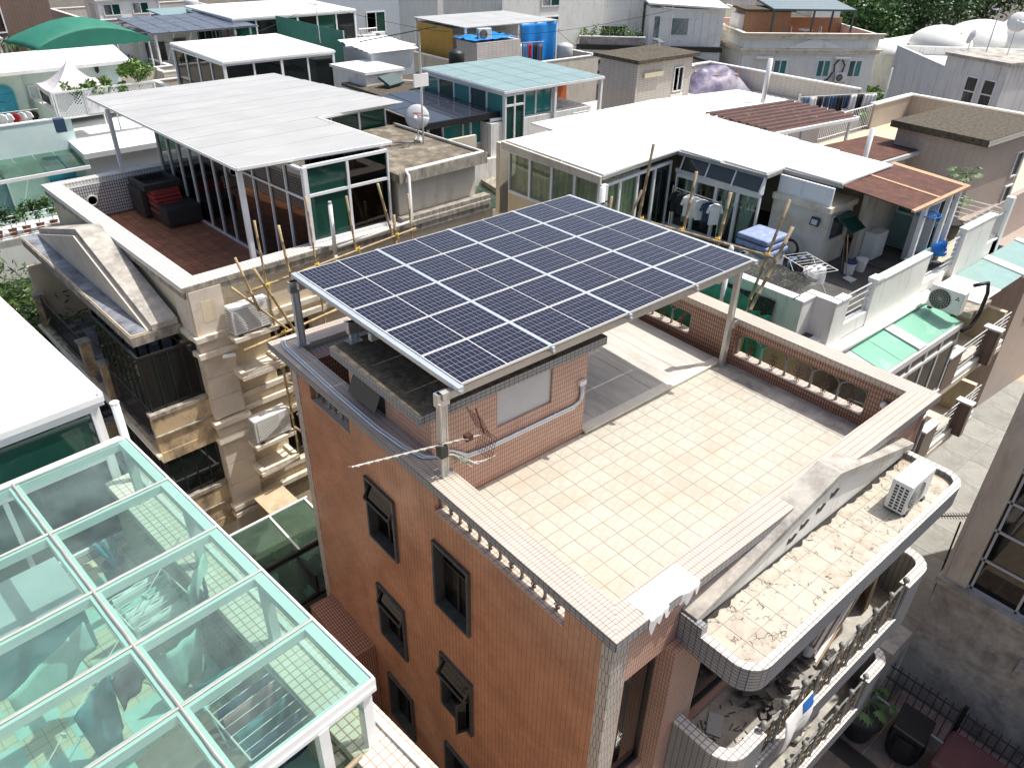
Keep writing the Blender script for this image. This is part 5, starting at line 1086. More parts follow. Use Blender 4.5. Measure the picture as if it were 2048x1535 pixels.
railing(E_, (18.6-ox,6.75-oy), (21.2-ox,6.75-oy), 8.5, 0.8, 6, 'white_clean', True, 0.014); lb(18.6,21.3,6.68,6.85,8.2,8.6).build('low_parapet', 'white_stain', E_)
# long ledge / gutter below the parapet
lb(10.9,16.6,3.18,3.395,7.86,8.08).build('ledge', 'white_clean', E_); MB().tube([(10.9-ox,3.14-oy,8.02),(16.7-ox,3.14-oy,8.02)], 0.07, 10).build('drain_pipe', 'pvc_white', E_, smooth=True)
# glazed bay with green awning panels under it
for i, (x0,x1) in enumerate(((11.95,12.78),(12.80,13.62),(14.1,15.15),(15.17,16.2))):
    MB().slab([(x0-ox,2.16-oy,7.72),(x1-ox,2.16-oy,7.72),(x1-ox,3.16-oy,7.92),(x0-ox,3.16-oy,7.92)], 0.03).build('awning_panel', 'green_awning', E_)
MB().slab([(13.66-ox,2.12-oy,7.76),(14.08-ox,2.12-oy,7.76),(14.08-ox,3.16-oy,7.95),(13.66-ox,3.16-oy,7.95)], 0.08).build('awning_divider', 'satin_grey', E_)
MB().slab([(11.55-ox,2.12-oy,7.70),(11.93-ox,2.12-oy,7.70),(11.93-ox,3.16-oy,7.91),(11.55-ox,3.16-oy,7.91)], 0.05).build('awning_divider', 'satin_grey', E_)
fr = MB(); fr.box(11.5-ox,16.25-ox,2.10-oy,2.18-oy,7.50,7.68); fr.box(11.5-ox,16.25-ox,2.10-oy,2.18-oy,7.10,7.20); fr.box(11.5-ox,16.25-ox,2.08-oy,2.20-oy,5.35,5.55)
for x in (11.55,12.4,13.3,14.2,15.1,16.15): fr.box(x-ox,x-ox+0.09,2.11-oy,2.17-oy,5.55,7.5)
fr.build('bay_frame', 'white_frame', E_); lb(11.55,16.2,2.135,2.15,5.5,7.5).build('bay_glass', 'smoke_glass', E_); lb(11.5,16.2,2.2,4.08,5.2,5.4).build('bay_floor', 'white_stain', E_)
lb(11.52,16.22,2.06,2.22,5.0,5.34).build('bay_apron', 'white_stain', E_); lb(11.6,16.1,2.15,4.1,2.4,5.0).build('bay_lower', 'facade_tile', E_)
glazed(E_, (11.8-ox,2.10-oy), (16.0-ox,2.10-oy), 2.9, 4.8, 4, None, 'grey_window', 0.08)
# concrete ledge for air conditioner and far glass awnings
lb(16.25,17.6,2.0,3.16,7.82,7.98).build('ledge', 'old_concrete', E_)
lb(17.0,18.45,2.1,3.4,7.99,8.02).build('ledge', 'white_stain', E_)
for i, (x0,x1) in enumerate(((18.5,20.4),(20.85,22.9))):
    MB().slab([(x0-ox,2.2-oy,7.88),(x1-ox,2.2-oy,7.88),(x1-ox,3.39-oy,8.02),(x0-ox,3.39-oy,8.02)], 0.03).build('awning_panel', 'teal_awning', E_)
MB().slab([(20.42-ox,2.15-oy,7.92),(20.83-ox,2.15-oy,7.92),(20.83-ox,3.39-oy,8.06),(20.42-ox,3.39-oy,8.06)], 0.12).build('awning_divider', 'white_clean', E_)
MB().slab([(22.92-ox,2.15-oy,7.92),(23.2-ox,2.15-oy,7.92),(23.2-ox,3.39-oy,8.06),(22.92-ox,3.39-oy,8.06)], 0.12).build('awning_divider', 'white_clean', E_)
# balconies toward the lane
for (zf,zt,xs_) in ((5.35,6.5,(16.3,20.9)),(2.6,3.8,(16.6,20.9)),(0.02,1.1,(15.0,16.6))):
    a, b = xs_; lb(a,b,2.1,4.09,zf-0.2,zf).build('balcony_slab', 'cream_trim', E_)
    lb(a,a+0.9,2.1,2.3,zf,zt).build('balcony_wall', 'facade_brown', E_); lb(a-0.02,a+0.92,2.07,2.33,zt,zt+0.06).build('balcony_coping', 'white_clean', E_)
    lb(a,a+0.2,2.302,4.0,zf,zt).build('balcony_wall', 'mould_cream', E_)
    m = (a+b)/2+0.5
    if b-a > 3:
        lb(m,m+0.25,1.85,2.3,zf,zt).build('pier', 'facade_brown', E_); lb(m-0.03,m+0.28,1.82,2.33,zt,zt+0.06).build('pier_cap', 'white_clean', E_)
        railing(E_, (a+0.95-ox,2.2-oy), (m-ox,2.2-oy), zf+0.2, zt-zf-0.2, 6, 'satin_grey', True, 0.014); railing(E_, (m+0.25-ox,2.2-oy), (b-ox,2.2-oy), zf+0.2, zt-zf-0.2, 6, 'satin_grey', True, 0.014)
        lb(a+0.9,b,2.12,2.30,zf,zf+0.2).build('balcony_kerb', 'white_stain', E_); lb(b-0.2,b,2.302,4.0,zf,zt).build('balcony_wall', 'cream_wall', E_)
# roof-top rooms
K = thing('terrace_room', 'terrace room with broad white panel roof and curtained glass doors', 'roof room', (10.4,4.0,8.3))
kx, ky = 10.4, 4.0
def kz(x, y): return 2.42+(y-5.9)*0.012
def kp(pts, name, mat, t=0.05, dz=0): return MB().slab([(x-kx,y-ky,kz(x,y)+dz) for x,y in pts], t, Vector((0,0,1))).build(name, mat, K)
kp([(10.36,10.3),(14.1,10.75),(14.3,7.65),(15.2,7.72),(15.3,5.92),(18.15,6.05),(18.45,10.3),(18.5,15.7),(10.42,14.55)], 'roof_frame', 'seam_grey', 0.10, -0.052)
# panels along x
for (x0,x1,y0a,y1a,y0b,y1b) in ((10.40,11.9,10.35,14.55,10.5,14.75),(11.91,13.4,10.5,14.75,10.68,14.95),(13.41,14.9,10.7,14.95,9.2,15.2)): pass
bands = [(5.95,7.75,15.3,18.2),(7.72,9.2,14.35,18.3),(9.21,10.7,14.2,18.4),(10.71,12.0,10.42,18.43),(12.01,13.3,10.42,18.45),(13.31,14.55,10.42,18.47),(14.56,15.7,12.5,18.5)]
for (y0,y1,x0,x1) in bands: kp([(x0,y0),(x1,y0),(x1,y1-0.035),(x0,y1-0.035)], 'roof_panel', 'canopy_white', 0.05)
kp([(10.42,10.33),(14.1,10.70),(10.42,10.70)], 'roof_panel', 'canopy_white', 0.05)
MB().slab([(10.34-kx,14.55-ky,2.50),(10.34-kx,10.3-ky,2.44),(10.34-kx,10.3-ky,2.22),(10.34-kx,14.55-ky,2.28)], 0.08).build('fascia', 'beige_wall', K)
sc = MB()
rr = random.Random(3)
for (y0,y1,x0,x1) in bands:
    for k in range(int((x1-x0)/1.1)): sc.lathe((x0+0.5+1.1*k-kx, y0+0.1-ky, kz(0,y0)+0.001), [(0.03,0),(0.02,0.015),(0.003,0.02)], 6)
sc.build('screws', 'satin_grey', K, kind='stuff')
glazed(K, (10.5-kx,14.4-ky), (10.5-kx,10.5-ky), 0.9, 2.25, 4, None, ['wall_glass'], 0.09); MB().box(10.45-kx,10.56-kx,10.45-ky,14.4-ky,0,0.9).build('low_wall', 'cream_wall', K)
glazed(K, (10.55-kx,10.5-ky), (14.15-kx,10.95-ky), 0.0, 2.1, 4, None, ['wall_glass','wall_glass','wall_glass','dark_glass'], 0.09)
glazed(K, (14.2-kx,10.7-ky), (14.42-kx,7.8-ky), 0.0, 1.75, 4, None, ['wall_glass'], 0.10); 
tw = MB(); 
for k in range(3):
    y0, y1 = 10.55-0.95*k, 9.68-0.95*k; tw.slab([(14.14-kx,y0-ky,1.90),(14.14-kx,y1-ky,1.90),(14.30-kx,y1-ky,2.28),(14.30-kx,y0-ky,2.28)], 0.03)
tw.build('vent_sash', 'grey_window', K)
for k in range(4):
    y = 10.6-0.95*k; MB().slab([(14.12-kx,y-ky,1.86),(14.30-kx,y-ky,2.32),(14.36-kx,y-ky,2.32),(14.36-kx,y-ky,1.80)], 0.05).build('sash_frame', 'white_frame', K)
MB().box(14.22-kx,14.38-kx,7.75-ky,10.8-ky,1.75,1.87).build('door_head', 'white_frame', K)
for (p0,p1,mt,n) in (((10.66,14.3),(10.66,10.7),'curtain',6),((10.8,10.65),(12.6,10.85),'curtain',5)):
    a, b = Vector((*p0,0)), Vector((*p1,0)); d = (b-a).normalized(); s = Vector((-d.y,d.x,0)); L = (b-a).length
    MB().sheet(lambda u,v: a+d*(L*u)+s*(0.05*math.sin(u*L*26)+0.03*math.sin(u*L*11))+Vector((-kx,-ky,0.15+v*2.0)), int(L*30), 1).build('curtain', mt, K, smooth=True)
for i, (y0,y1,mt) in enumerate(((10.6,9.95,'curtain_lace'),(9.85,9.3,'curtain_brown'),(9.2,8.6,'curtain_lace'),(8.5,7.9,'curtain_lace'))):
    MB().sheet(lambda u,v: Vector((14.55+0.04*math.sin(u*30)-kx, y0+(y1-y0)*u*(0.5+0.5*v) -ky, 0.15+v*1.55)), 30, 3).build('curtain', mt, K, smooth=True)
MB().box(14.45-kx,18.2-kx,7.75-ky,15.2-ky,0.0,0.01).build('floor', 'dark_floor', K); MB().box(18.0-kx,18.2-kx,6.2-ky,15.3-ky,0,2.3).build('rear_wall', 'beige_wall', K); MB().box(10.6-kx,18.0-kx,15.0-ky,15.2-ky,0,2.3).build('rear_wall', 'beige_wall', K)
MB().tube([(10.42-kx,10.3-ky,2.15),(10.42-kx,10.28-ky,1.8),(10.45-kx,10.3-ky,0)], 0.05, 8).build('downpipe', 'pvc_white', K); MB().box(10.33-kx,10.52-kx,10.2-ky,10.38-ky,1.75,2.2).build('rain_head', 'pvc_white', K)
# white plastered wash house
MB().box(14.95-kx,16.35-kx,5.95-ky,7.7-ky,0,1.62).build('wash_house', 'stain_wall', K); MB().box(14.88-kx,16.42-kx,5.88-ky,7.72-ky,1.62,1.78).build('wash_house_band', 'cream_trim', K)
m = MB(); m.box(14.98-kx,15.06-kx,5.98-ky,7.65-ky,1.78,2.3); m.build('cupboard_front', 'white_frame', K)
for (y0,y1) in ((6.15,6.85),(6.92,7.6)): MB().box(14.962-kx,14.978-kx,y0-ky,y1-ky,1.86,2.26).build('cupboard_door', 'white_clean', K)
f2 = window(K, (15.15-kx,5.94-ky,0.75), (1,0,0), (0,-1,0), 0.9, 0.75, 'satin_grey', 'dark_glass', 1, 0, 0.05, 0.05)
MB().slab([(15.25-kx,5.86-ky,1.5),(16.0-kx,5.86-ky,1.5),(16.0-kx,5.30-ky,1.15),(15.25-kx,5.30-ky,1.15)], 0.03).build('open_sash', 'green_window', K)
MB().box(15.02-kx,15.35-kx,5.93-ky+0.01,5.93-ky+0.02,0,0.01)
FL = thing('flood_light', 'square black flood light on the plastered wash house wall', 'lamp', (14.93,6.25,9.62)); MB().obox((-0.06,0,0),(0.06,0.26,0.24),0,0,0.25).build('housing', 'black_metal', FL); MB().obox((-0.095,0,-0.008),(0.012,0.18,0.14),0,0,0.25).build('lens', 'satin_grey', FL)
# shower room with rusty roof
Q = thing('rusty_roof_room', 'small wash room with rusty sheet roof and open white door', 'shed', (16.4,3.9,8.3))
qx, qy = 16.4, 3.9
for i, (x0,x1) in enumerate(((15.35,16.95),(16.98,18.75))):
    MB().slab([(x0-qx,3.92-qy,2.20),(x1-qx,3.98-qy,2.20),(x1-qx,6.2-qy,2.34),(x0-qx,6.08-qy,2.34)], 0.03).build('roof_sheet', 'rust', Q)
e = MB(); e.slab([(16.9-qx,3.93-qy,2.215),(17.02-qx,3.93-qy,2.215),(17.02-qx,6.15-qy,2.355),(16.9-qx,6.15-qy,2.355)], 0.02); e.slab([(18.55-qx,3.95-qy,2.21),(18.8-qx,3.95-qy,2.21),(18.8-qx,6.2-qy,2.35),(18.55-qx,6.2-qy,2.35)], 0.02); e.slab([(15.3-qx,3.86-qy,2.20),(18.8-qx,3.90-qy,2.20),(18.8-qx,4.0-qy,2.21),(15.3-qx,3.96-qy,2.21)], 0.06); e.build('roof_flashing', 'rust_edge', Q)
for (x,y) in ((16.45,4.05),(18.5,4.05),(17.95,4.05)): MB().box(x-qx-0.06,x-qx+0.06,y-qy-0.06,y-qy+0.06,0,2.18).build('post', 'white_frame', Q)
MB().box(16.4-qx,18.5-qx,5.6-qy,5.75-qy,0,2.2).build('rear_wall', 'beige_wall', Q); MB().box(16.75-qx,17.4-qx,5.2-qy,5.58-qy,0,0.8).build('wash_stand', 'white_clean', Q)
MB().box(16.4-qx,17.5-qx,4.0-qy,4.1-qy,2.0,2.17).build('door_head', 'white_frame', Q)
MB().slab([(17.45-qx,4.05-qy,0.02),(17.6-qx,4.7-qy,0.02),(17.6-qx,4.7-qy,2.0),(17.45-qx,4.05-qy,2.0)], 0.04).build('open_door', 'satin_grey', Q)
MB().box(17.9-qx,18.5-qx,4.5-qy,4.58-qy,0,2.1).build('partition', 'white_frame', Q)
glazed(Q, (18.5-qx,4.05-qy), (18.55-qx,5.6-qy), 1.0, 2.15, 2, 1.75, ['grey_window','teal_window'], 0.07); MB().box(18.46-qx,18.56-qx,4.05-qy,5.6-qy,0,1.0).build('side_panel', 'teal_awning', Q)
MB().box(16.42-qx,17.5-qx,4.0-qy,5.6-qy,0.005,0.02).build('floor', 'dark_floor', Q)
# brown corrugated roof and upper white corrugated roof behind
BR = thing('brown_corrugated_roof', 'dark brown corrugated lean-to roof with rusty patches on white posts', 'lean-to', (21.1,11.5,8.3))
def corr(t, quad, n, mat, name='sheet', amp=0.035):
    a,b,c,d = [Vector(q) for q in quad]; nz = (b-a).cross(d-a).normalized(); m = MB(); pr_ = [(0,0),(0.35,0),(0.45,1),(0.9,1),(1.0,0)]; us = []
    for k in range(n):
        for (f,h) in pr_[:-1]: us.append(((k+f)/n, h))
    us.append((1.0,0))
    for i in range(len(us)-1):
        (u0,h0),(u1,h1) = us[i],us[i+1]
        m.face([a+(d-a)*u0+nz*h0*amp, b+(c-b)*u0+nz*h0*amp, b+(c-b)*u1+nz*h1*amp, a+(d-a)*u1+nz*h1*amp])
    o = m.build(name, mat, t); s = o.modifiers.new('thick','SOLIDIFY'); s.thickness = 0.006; return o
corr(BR, [(-2.6,-1.2,2.45),(2.4,-1.55,2.35),(2.6,1.4,2.35),(-2.35,1.75,2.45)], 8, 'brown_corr', 'sheet', 0.07)
e = MB(); e.slab([(-2.65,-1.3,2.42),(2.45,-1.65,2.33),(2.45,-1.55,2.33),(-2.65,-1.2,2.42)], 0.10); e.slab([(2.42,-1.62,2.34),(2.52,-1.62,2.34),(2.7,1.4,2.34),(2.6,1.4,2.34)], 0.08); e.build('edge_trim', 'white_clean', BR)
for (x,y) in ((2.3,-1.4),(-2.4,-1.1),(2.5,1.2)): MB().box(x-0.05,x+0.05,y-0.05,y+0.05,0,2.3).build('post', 'white_frame', BR)
MB().box(-2.5,2.5,1.45,1.6,0,2.2).build('rear_wall', 'beige_wall', BR)
U = thing('white_corrugated_roof', 'white corrugated lean-to roof behind the broad white panel roof', 'lean-to', (21.1,14.3,8.3))
corr(U, [(-2.5,-1.0,2.46),(2.6,-1.35,2.38),(2.4,0.9,2.42),(-2.6,1.45,2.5)], 9, 'canopy_white')
for (x,y) in ((2.3,-1.2),(2.2,0.7),(-2.3,1.2)): MB().box(x-0.05,x+0.05,y-0.05,y+0.05,0,2.34).build('post', 'white_frame', U)
RS = thing('rust_brown_shed_roof', 'flat rusty brown shed roof between corrugated roof and pink block', 'shed', (20.6,8.6,8.3))
MB().slab([(-1.6,-1.3,1.9),(2.6,-1.5,1.9),(2.6,0.5,1.9),(-1.4,0.9,1.9)], 0.06).build('roof', 'rust', RS); MB().slab([(-1.7,-1.4,1.86),(2.7,-1.62,1.86),(2.7,-1.5,1.86),(-1.7,-1.28,1.86)], 0.12).build('gutter', 'satin_grey', RS); MB().box(-1.4,2.4,-1.2,0.4,0,1.8).build('wall', 'beige_wall', RS)
VPB = thing('vent_pipe', 'tall white vent pipe beside the brown corrugated roof', 'pipe', (22.3,13.2,10.6)); MB().tube([(0,0,0),(0,0,1.7)], 0.09, 10).build('pipe', 'pvc_white', VPB, smooth=True)
VPC = thing('vent_pipe', 'white vent pipe leaning over the railing by the pink block', 'pipe', (19.4,7.4,10.2)); MB().tube([(0,0,-1.2),(0.05,0,1.1)], 0.08, 10).build('pipe', 'pvc_white', VPC, smooth=True)
# ------------------------------------------------ terrace clutter
aircon('outdoor_unit', 'white air conditioner with round fan and dark hose below the white parapet', (15.75,2.55,8.02), -90+0, 0.86, 0.34, 0.68, mark=True)
HS = thing('drain_hose', 'thick black hose looping down beside the parapet air conditioner', 'hose', (16.2,2.05,8.3)); MB().tube([(-0.1,0.1,0.5),(0.25,-0.1,0.55),(0.45,-0.12,0.2),(0.42,-0.12,-0.4),(0.25,-0.08,-0.75),(-0.1,0,-0.8)], 0.05, 10).build('hose', 'rubber', HS, smooth=True)
MS = thing('wrapped_mattress', 'blue plastic covered mattress stack on a white chest by glass doors', 'mattress', (13.35,6.85,8.30))
MB().box(-0.55,0.55,-0.45,0.5,0.0,0.62).build('chest', 'satin_grey', MS, bevel=0.02)
for k in range(3): MB().box(-0.58+0.02*k,0.58-0.03*k,-0.5+0.02*k,0.52,0.64+0.18*k,0.80+0.18*k).build('mattress', 'mattress', MS, bevel=0.05)
HC = thing('hose_coil', 'black hose coiled against the plastered wash house', 'hose', (14.72,6.75,8.32))
for k in range(5): MB().ring((0.02*k-0.05,0.02*(k%2),0.38), 0.30-0.02*k, 0.022, (1,0.15,0), 22, 6).build('loop', 'rubber', HC)
rk = rack('white folding rack with pale shirts and jeans on the open terrace', (12.95,5.15,8.30), -20, 0.75, 1.25, 0.95, [(2,'cloth_white',0.5),(3,'cloth_white',0.48),(6,'cloth_black',0.7),(7,'cloth_denim',0.75)], 'alu', 'drying racks on the white house terrace')
LR = thing('clothes_rail', 'rail of white and black shirts hung before the glass doors', 'clothes', (13.2,9.0,8.3))
MB().tube([(0.3,1.2,1.55),(0.25,-0.5,1.55)], 0.014, 6).build('rail', 'alu', LR)
for k, mt in enumerate(('cloth_black','cloth_black','cloth_white','cloth_white','cloth_white','cloth_navy','cloth_white')): shirt(LR, mt, (0.3,1.1-0.24*k,1.5), (0.75,-0.55,0), 0.95, k)
for (x,y,h) in ((0.3,1.25,1.6),(0.25,-0.55,1.6)): MB().tube([(x,y,0),(x,y,h)], 0.014, 6).build('leg', 'alu', LR)
def bucket(label, loc, body, lid, r=0.16, h=0.36):
    t = thing('bucket', label, 'bucket', loc, 0, 'buckets by the wash house'); MB().lathe((0,0,0), [(r*0.82,0),(r,h),(r*0.97,h)], 18).build('tub', body, t, smooth=False); MB().lathe((0,0,h), [(r*1.06,-0.03),(r*1.06,0.012),(0.01,0.02)], 18).build('lid', lid, t); MB().ring((0,0,h*0.8), r*1.02, 0.006, (0,0,1), 18, 4).build('handle', 'alu', t)
    m = MB(); m.lathe((0,0,h*0.28), [(r*0.885,0),(r*0.945,h*0.36)], 10); return t
bucket('white paint bucket with dark blue lid at the wash house corner', (15.35,5.15,8.30), 'pvc_white', 'cloth_navy'); bucket('white bucket wrapped in a pale bag beside the blue lidded one', (15.8,5.05,8.30), 'pvc_white', 'pvc_white')
DP = thing('dustpan_broom', 'long handled dustpan and broom leaning by the buckets', 'broom', (14.95,5.0,8.30)); MB().tube([(0,0,0.05),(-0.05,0.25,1.25)], 0.014, 6).build('handle', 'wood', DP); MB().slab([(-0.16,-0.25,0.02),(0.16,-0.25,0.02),(0.14,0.03,0.06),(-0.14,0.03,0.06)], 0.02).build('pan', 'satin_grey', DP); MB().tube([(0.3,0.3,0.0),(0.28,0.45,0.95)], 0.012, 6).build('broom_stick', 'curtain_brown', DP)
HG = thing('peg_hanger', 'round blue peg hanger hanging from the rusty roof edge', 'hanger', (16.7,4.0,10.1)); MB().ring((0,0,-0.02), 0.30, 0.016, (0,0,1), 24, 6).build('hoop', 'plastic_blue', HG)
for k in range(8): a = k*PI/4; MB().tube([(0.3*math.cos(a),0.3*math.sin(a),-0.02),(0,0,0.22)], 0.004, 4).build('cord', 'plastic_blue', HG)
pg = MB()
for k in range(16): a = k*PI/8; pg.box(0.3*math.cos(a)-0.008,0.3*math.cos(a)+0.008,0.3*math.sin(a)-0.012,0.3*math.sin(a)+0.012,-0.12,-0.02)
pg.build('pegs', 'plastic_blue', HG); MB().ring((0,0,-0.015), 0.15, 0.012, (0,0,1), 18, 5).build('hoop', 'plastic_blue', HG)
BS = thing('blue_basins', 'bright blue basins and tub stacked behind the white parapet', 'basins', (17.6,4.0,8.30))
for (x,y,z,r,a) in ((0,0.2,0.1,0.2,0),(0.25,0.0,0.45,0.24,1.2),(0.5,0.05,0.4,0.22,1.3)):
    m = MB(); m.lathe((0,0,0), [(r*0.7,0),(r,0.3),(r*1.06,0.3),(r*0.95,0.28),(r*0.66,0.03)], 18); o = m.build('basin', 'plastic_blue', BS); o.location = (x,y,z); o.rotation_euler = (a,0,0.3)
PCH = thing('plastic_chair', 'pale blue plastic stool lying behind the parapet', 'stool', (16.9,3.85,8.30)); m = MB(); m.box(-0.25,0.25,-0.02,0.02,0.35,0.75); m.box(-0.25,0.25,0.02,0.42,0.36,0.40); m.build('seat', 'plastic_ltblue', PCH)
for (x,y) in ((-0.22,0.02),(0.2,0.02),(-0.22,0.38),(0.2,0.38)): MB().box(x,x+0.04,y-0.02,y+0.02,0,0.36).build('leg', 'plastic_ltblue', PCH)
CR = thing('clothes_rack', 'black wire rack with blue pegs standing behind blue basins', 'rack', (18.0,4.35,8.30)); m = MB()
for k in range(7): m.tube([(-0.35,0,0.3+0.1*k),(0.35,0,0.3+0.1*k)], 0.008, 5)
m.build('bars', 'black_metal', CR)
for x in (-0.36,0.36): MB().box(x-0.03,x+0.03,-0.03,0.03,0,1.0).build('upright', 'black_metal', CR); MB().box(x-0.04,x+0.04,-0.05,0.05,0.95,1.05).build('clip', 'plastic_ltblue', CR)
NT = thing('black_shade_net', 'black shade net sagging over the terrace corner beside the scaffold', 'net', (11.4,5.6,9.1)); nm = MB()
nm.sheet(lambda u,v: Vector((-0.75+1.9*u, -1.0+2.2*v, -0.02-0.28*math.sin(u*PI)*math.sin(v*PI)+0.07*noise.noise(Vector((u*7,v*7,2)))+0.25*v*(1-u))), 26, 26); o = nm.build('net', 'black_net', NT, smooth=True)
nm = MB(); nm.sheet(lambda u,v: Vector((-0.80-0.1*v, -1.0+2.3*u, -0.05-v*1.0+0.05*noise.noise(Vector((u*6,v*6,5))))), 18, 10); nm.build('net_skirt', 'black_net', NT, smooth=True)
# green debris net + poles
GN = thing('green_scaffold_net', 'green debris netting bundled on scaffold behind the tiled parapet', 'net', (9.5,5.6,8.6)); nm = MB()
nm.sheet(lambda u,v: Vector((0.05*math.sin(u*20)+0.35*noise.noise(Vector((u*4,v*4,1)))*0.5, -0.9+3.6*u, 0.85-v*1.9+0.06*math.sin(u*9))), 40, 14); nm.build('net', 'green_net', GN, smooth=True)
nm = MB(); nm.sheet(lambda u,v: Vector((0.1*math.sin(u*13+v*3)+0.1, -1.5+0.6*u, 0.55-v*1.6)), 14, 10); nm.build('net', 'green_net', GN, smooth=True)
nm = MB(); nm.sheet(lambda u,v: Vector((0.0+0.08*math.sin(u*13), 2.6+1.5*u, 0.5-v*1.6)), 14, 10); nm.build('net', 'green_net', GN, smooth=True)
BG2 = 'bamboo scaffold poles by the white house'
for a,b,r,lab in (((9.75,8.6,8.2),(9.9,8.3,12.1),.045,'tallest pole before the inner corner of the white roof'),((9.95,7.3,7.8),(10.35,7.25,11.6),.045,'upright pole before the left glass door'),((10.1,6.35,7.5),(10.5,6.3,11.3),.05,'upright pole before the right glass door'),
                  ((10.0,5.25,7.4),(10.75,4.9,11.45),.045,'upright pole beside the storage cupboards'),((9.6,4.9,8.2),(10.7,4.65,10.9),.05,'thick raking pole by the solar post'),((9.4,8.9,9.0),(9.9,8.5,10.9),.04,'short raking pole left of the doors'),((9.5,9.3,9.2),(9.62,9.25,10.6),.04,'short upright pole behind the array edge')):
    bamboo(a, b, r, lab, BG2, 'bamboo_old')
for a,b,r,lab in (((9.85,8.5,10.15),(10.45,4.85,10.15),.045,'level pole with yellow ties before the doors'),((9.35,7.6,8.75),(9.55,4.6,8.75),.05,'level pole over green netting'),((9.2,6.5,8.0),(9.6,5.5,9.6),.05,'raking pole through the green netting')): bamboo(a, b, r, lab, BG2, 'bamboo_old')
for tk, q in enumerate(((9.88,8.4,10.18),(10.1,7.27,10.18),(10.3,6.32,10.18),(10.45,5.0,10.18),(9.5,5.2,8.8))):
    o = ty.copy(); COL.objects.link(o); o.location = q; o['group'] = 'yellow ties by the white house'; o['label'] = 'yellow strip knotted on bamboo ' + ('by inner roof corner','before the left glass door','before the right glass door','by the storage cupboards','over the green netting')[tk]
PCP = thing('white_capped_pipe', 'white vent pipe with ribbed cap behind the solar array corner', 'pipe', (9.45,5.35,8.3)); MB().tube([(0,0,-0.5),(0.0,0,2.0)], 0.06, 12).build('pipe', 'pvc_white', PCP, smooth=True); MB().lathe((0,0,1.95), [(0.085,0),(0.085,0.12),(0.06,0.14),(0.06,0.22),(0.03,0.27)], 14).build('cap', 'pvc_white', PCP)
PCQ = thing('white_vent_pipe', 'white vent pipe before the curtained corner of the terrace room', 'pipe', (9.3,9.3,8.6)); MB().tube([(0,0,-0.5),(0.0,0,2.3)], 0.075, 12).build('pipe', 'pvc_white', PCQ, smooth=True)
# ================================================================== lane, yard and building at lower right
lane = MB(); lane.box(8.9,40,-0.75,4.05,-0.1,0.012); L = struct(lane.build('lane', 'grout'))
ls = MB().box(-0.745,0.745,-0.675,0.675,0,0.02)
pieces('paving_slab', ls, 'lane_slab', L, [(9.7+1.5*i, -0.07+1.36*j, 0.013) for i in range(14) for j in range(3)], 0.003)
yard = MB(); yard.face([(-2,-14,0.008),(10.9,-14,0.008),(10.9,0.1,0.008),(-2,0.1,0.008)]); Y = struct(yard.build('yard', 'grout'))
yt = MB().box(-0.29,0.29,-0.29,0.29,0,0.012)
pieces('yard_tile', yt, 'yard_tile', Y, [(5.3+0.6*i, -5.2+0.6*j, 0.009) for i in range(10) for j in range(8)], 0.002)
pv = MB(); pv.box(10.2,14.5,-9,-0.8,-0.05,0.02); Pv = struct(pv.build('footpath', 'pink_paver'))
pp = MB().box(-0.145,0.145,-0.145,0.145,0,0.012); pieces('paver', pp, 'pink_paver', Pv, [(10.35+0.3*i, -5.4+0.3*j, 0.021) for i in range(4) for j in range(15)], 0.002)
wl = MB(); wl.box(8.95,9.15,-14,-1.5,0,0.0)
gt = MB(); gt.box(7.95,8.45,-14,0.0,0.014,0.03); tag(gt.build('drain_grating', 'grille_black'), 'long black drain grating across the shaded front yard', 'grating')
# grey building with a tall window grid
B = thing('grey_window_building', 'grey plastered building with tall gridded dark windows at lower right', 'building', (10.95,-0.8,0))
MB().box(0,9,-12,0,0,3.85).build('lower_wall', 'concrete', B, label='stained beige ground floor wall')
MB().box(0,0.6,-0.55,0,3.85,11.5).build('corner_pier', 'beige_wall', B); MB().box(0.0,0.6,-4.1,-3.6,3.85,11.5).build('pier', 'beige_wall', B)
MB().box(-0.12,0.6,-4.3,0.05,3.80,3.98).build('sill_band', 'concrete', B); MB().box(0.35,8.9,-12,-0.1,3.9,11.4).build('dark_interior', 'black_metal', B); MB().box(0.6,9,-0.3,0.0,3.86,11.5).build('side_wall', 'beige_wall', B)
wf = MB()
for y in (-0.60,-1.55,-2.55,-3.55): wf.box(0.10,0.18,y-0.05,y,3.98,11.4)
for z in (3.98,4.85,5.7,6.5,7.3,8.1,8.9,9.7): wf.box(0.10,0.17,-3.6,-0.55,z,z+0.06)
wf.build('window_frame', 'satin_grey', B)
for j, (y0,y1) in enumerate(((-1.55,-0.60),(-2.55,-1.60),(-3.55,-2.60))):
    for i, z in enumerate((4.04,4.91,5.76,6.56,7.36,8.16,8.96)): MB().box(0.13,0.14,y0,y1-0.05,z,z+0.78).build('pane', 'smoke_glass', B)
for (y0,z0,y1,z1) in ((-0.7,6.0,-2.6,4.6),(-2.5,5.0,-3.5,4.2)): MB().slab([(0.3,y0,z0),(0.3,y1,z1),(0.3,y1,z1+0.4),(0.3,y0,z0+0.4)], 0.01).build('green_board', 'green_awning', B)
for k in range(3): MB().tube([(-0.03-0.03*k,0.05,3.95),(-0.03-0.03*k,-4.3,3.78-0.03*k)], 0.014, 6).build('conduit', 'satin_grey', B)
MB().tube([(-0.03,-0.1,6.5),(-0.03,-0.12,4.0)], 0.014, 6).build('conduit', 'satin_grey', B)
for (y,z,w_,h_) in ((-2.3,2.6,0.45,0.45),(-2.85,2.55,0.5,0.5),(-3.4,2.35,0.25,0.3)): MB().box(-0.12,-0.001,y-w_/2,y+w_/2,z,z+h_).build('meter_box', 'concrete', B)
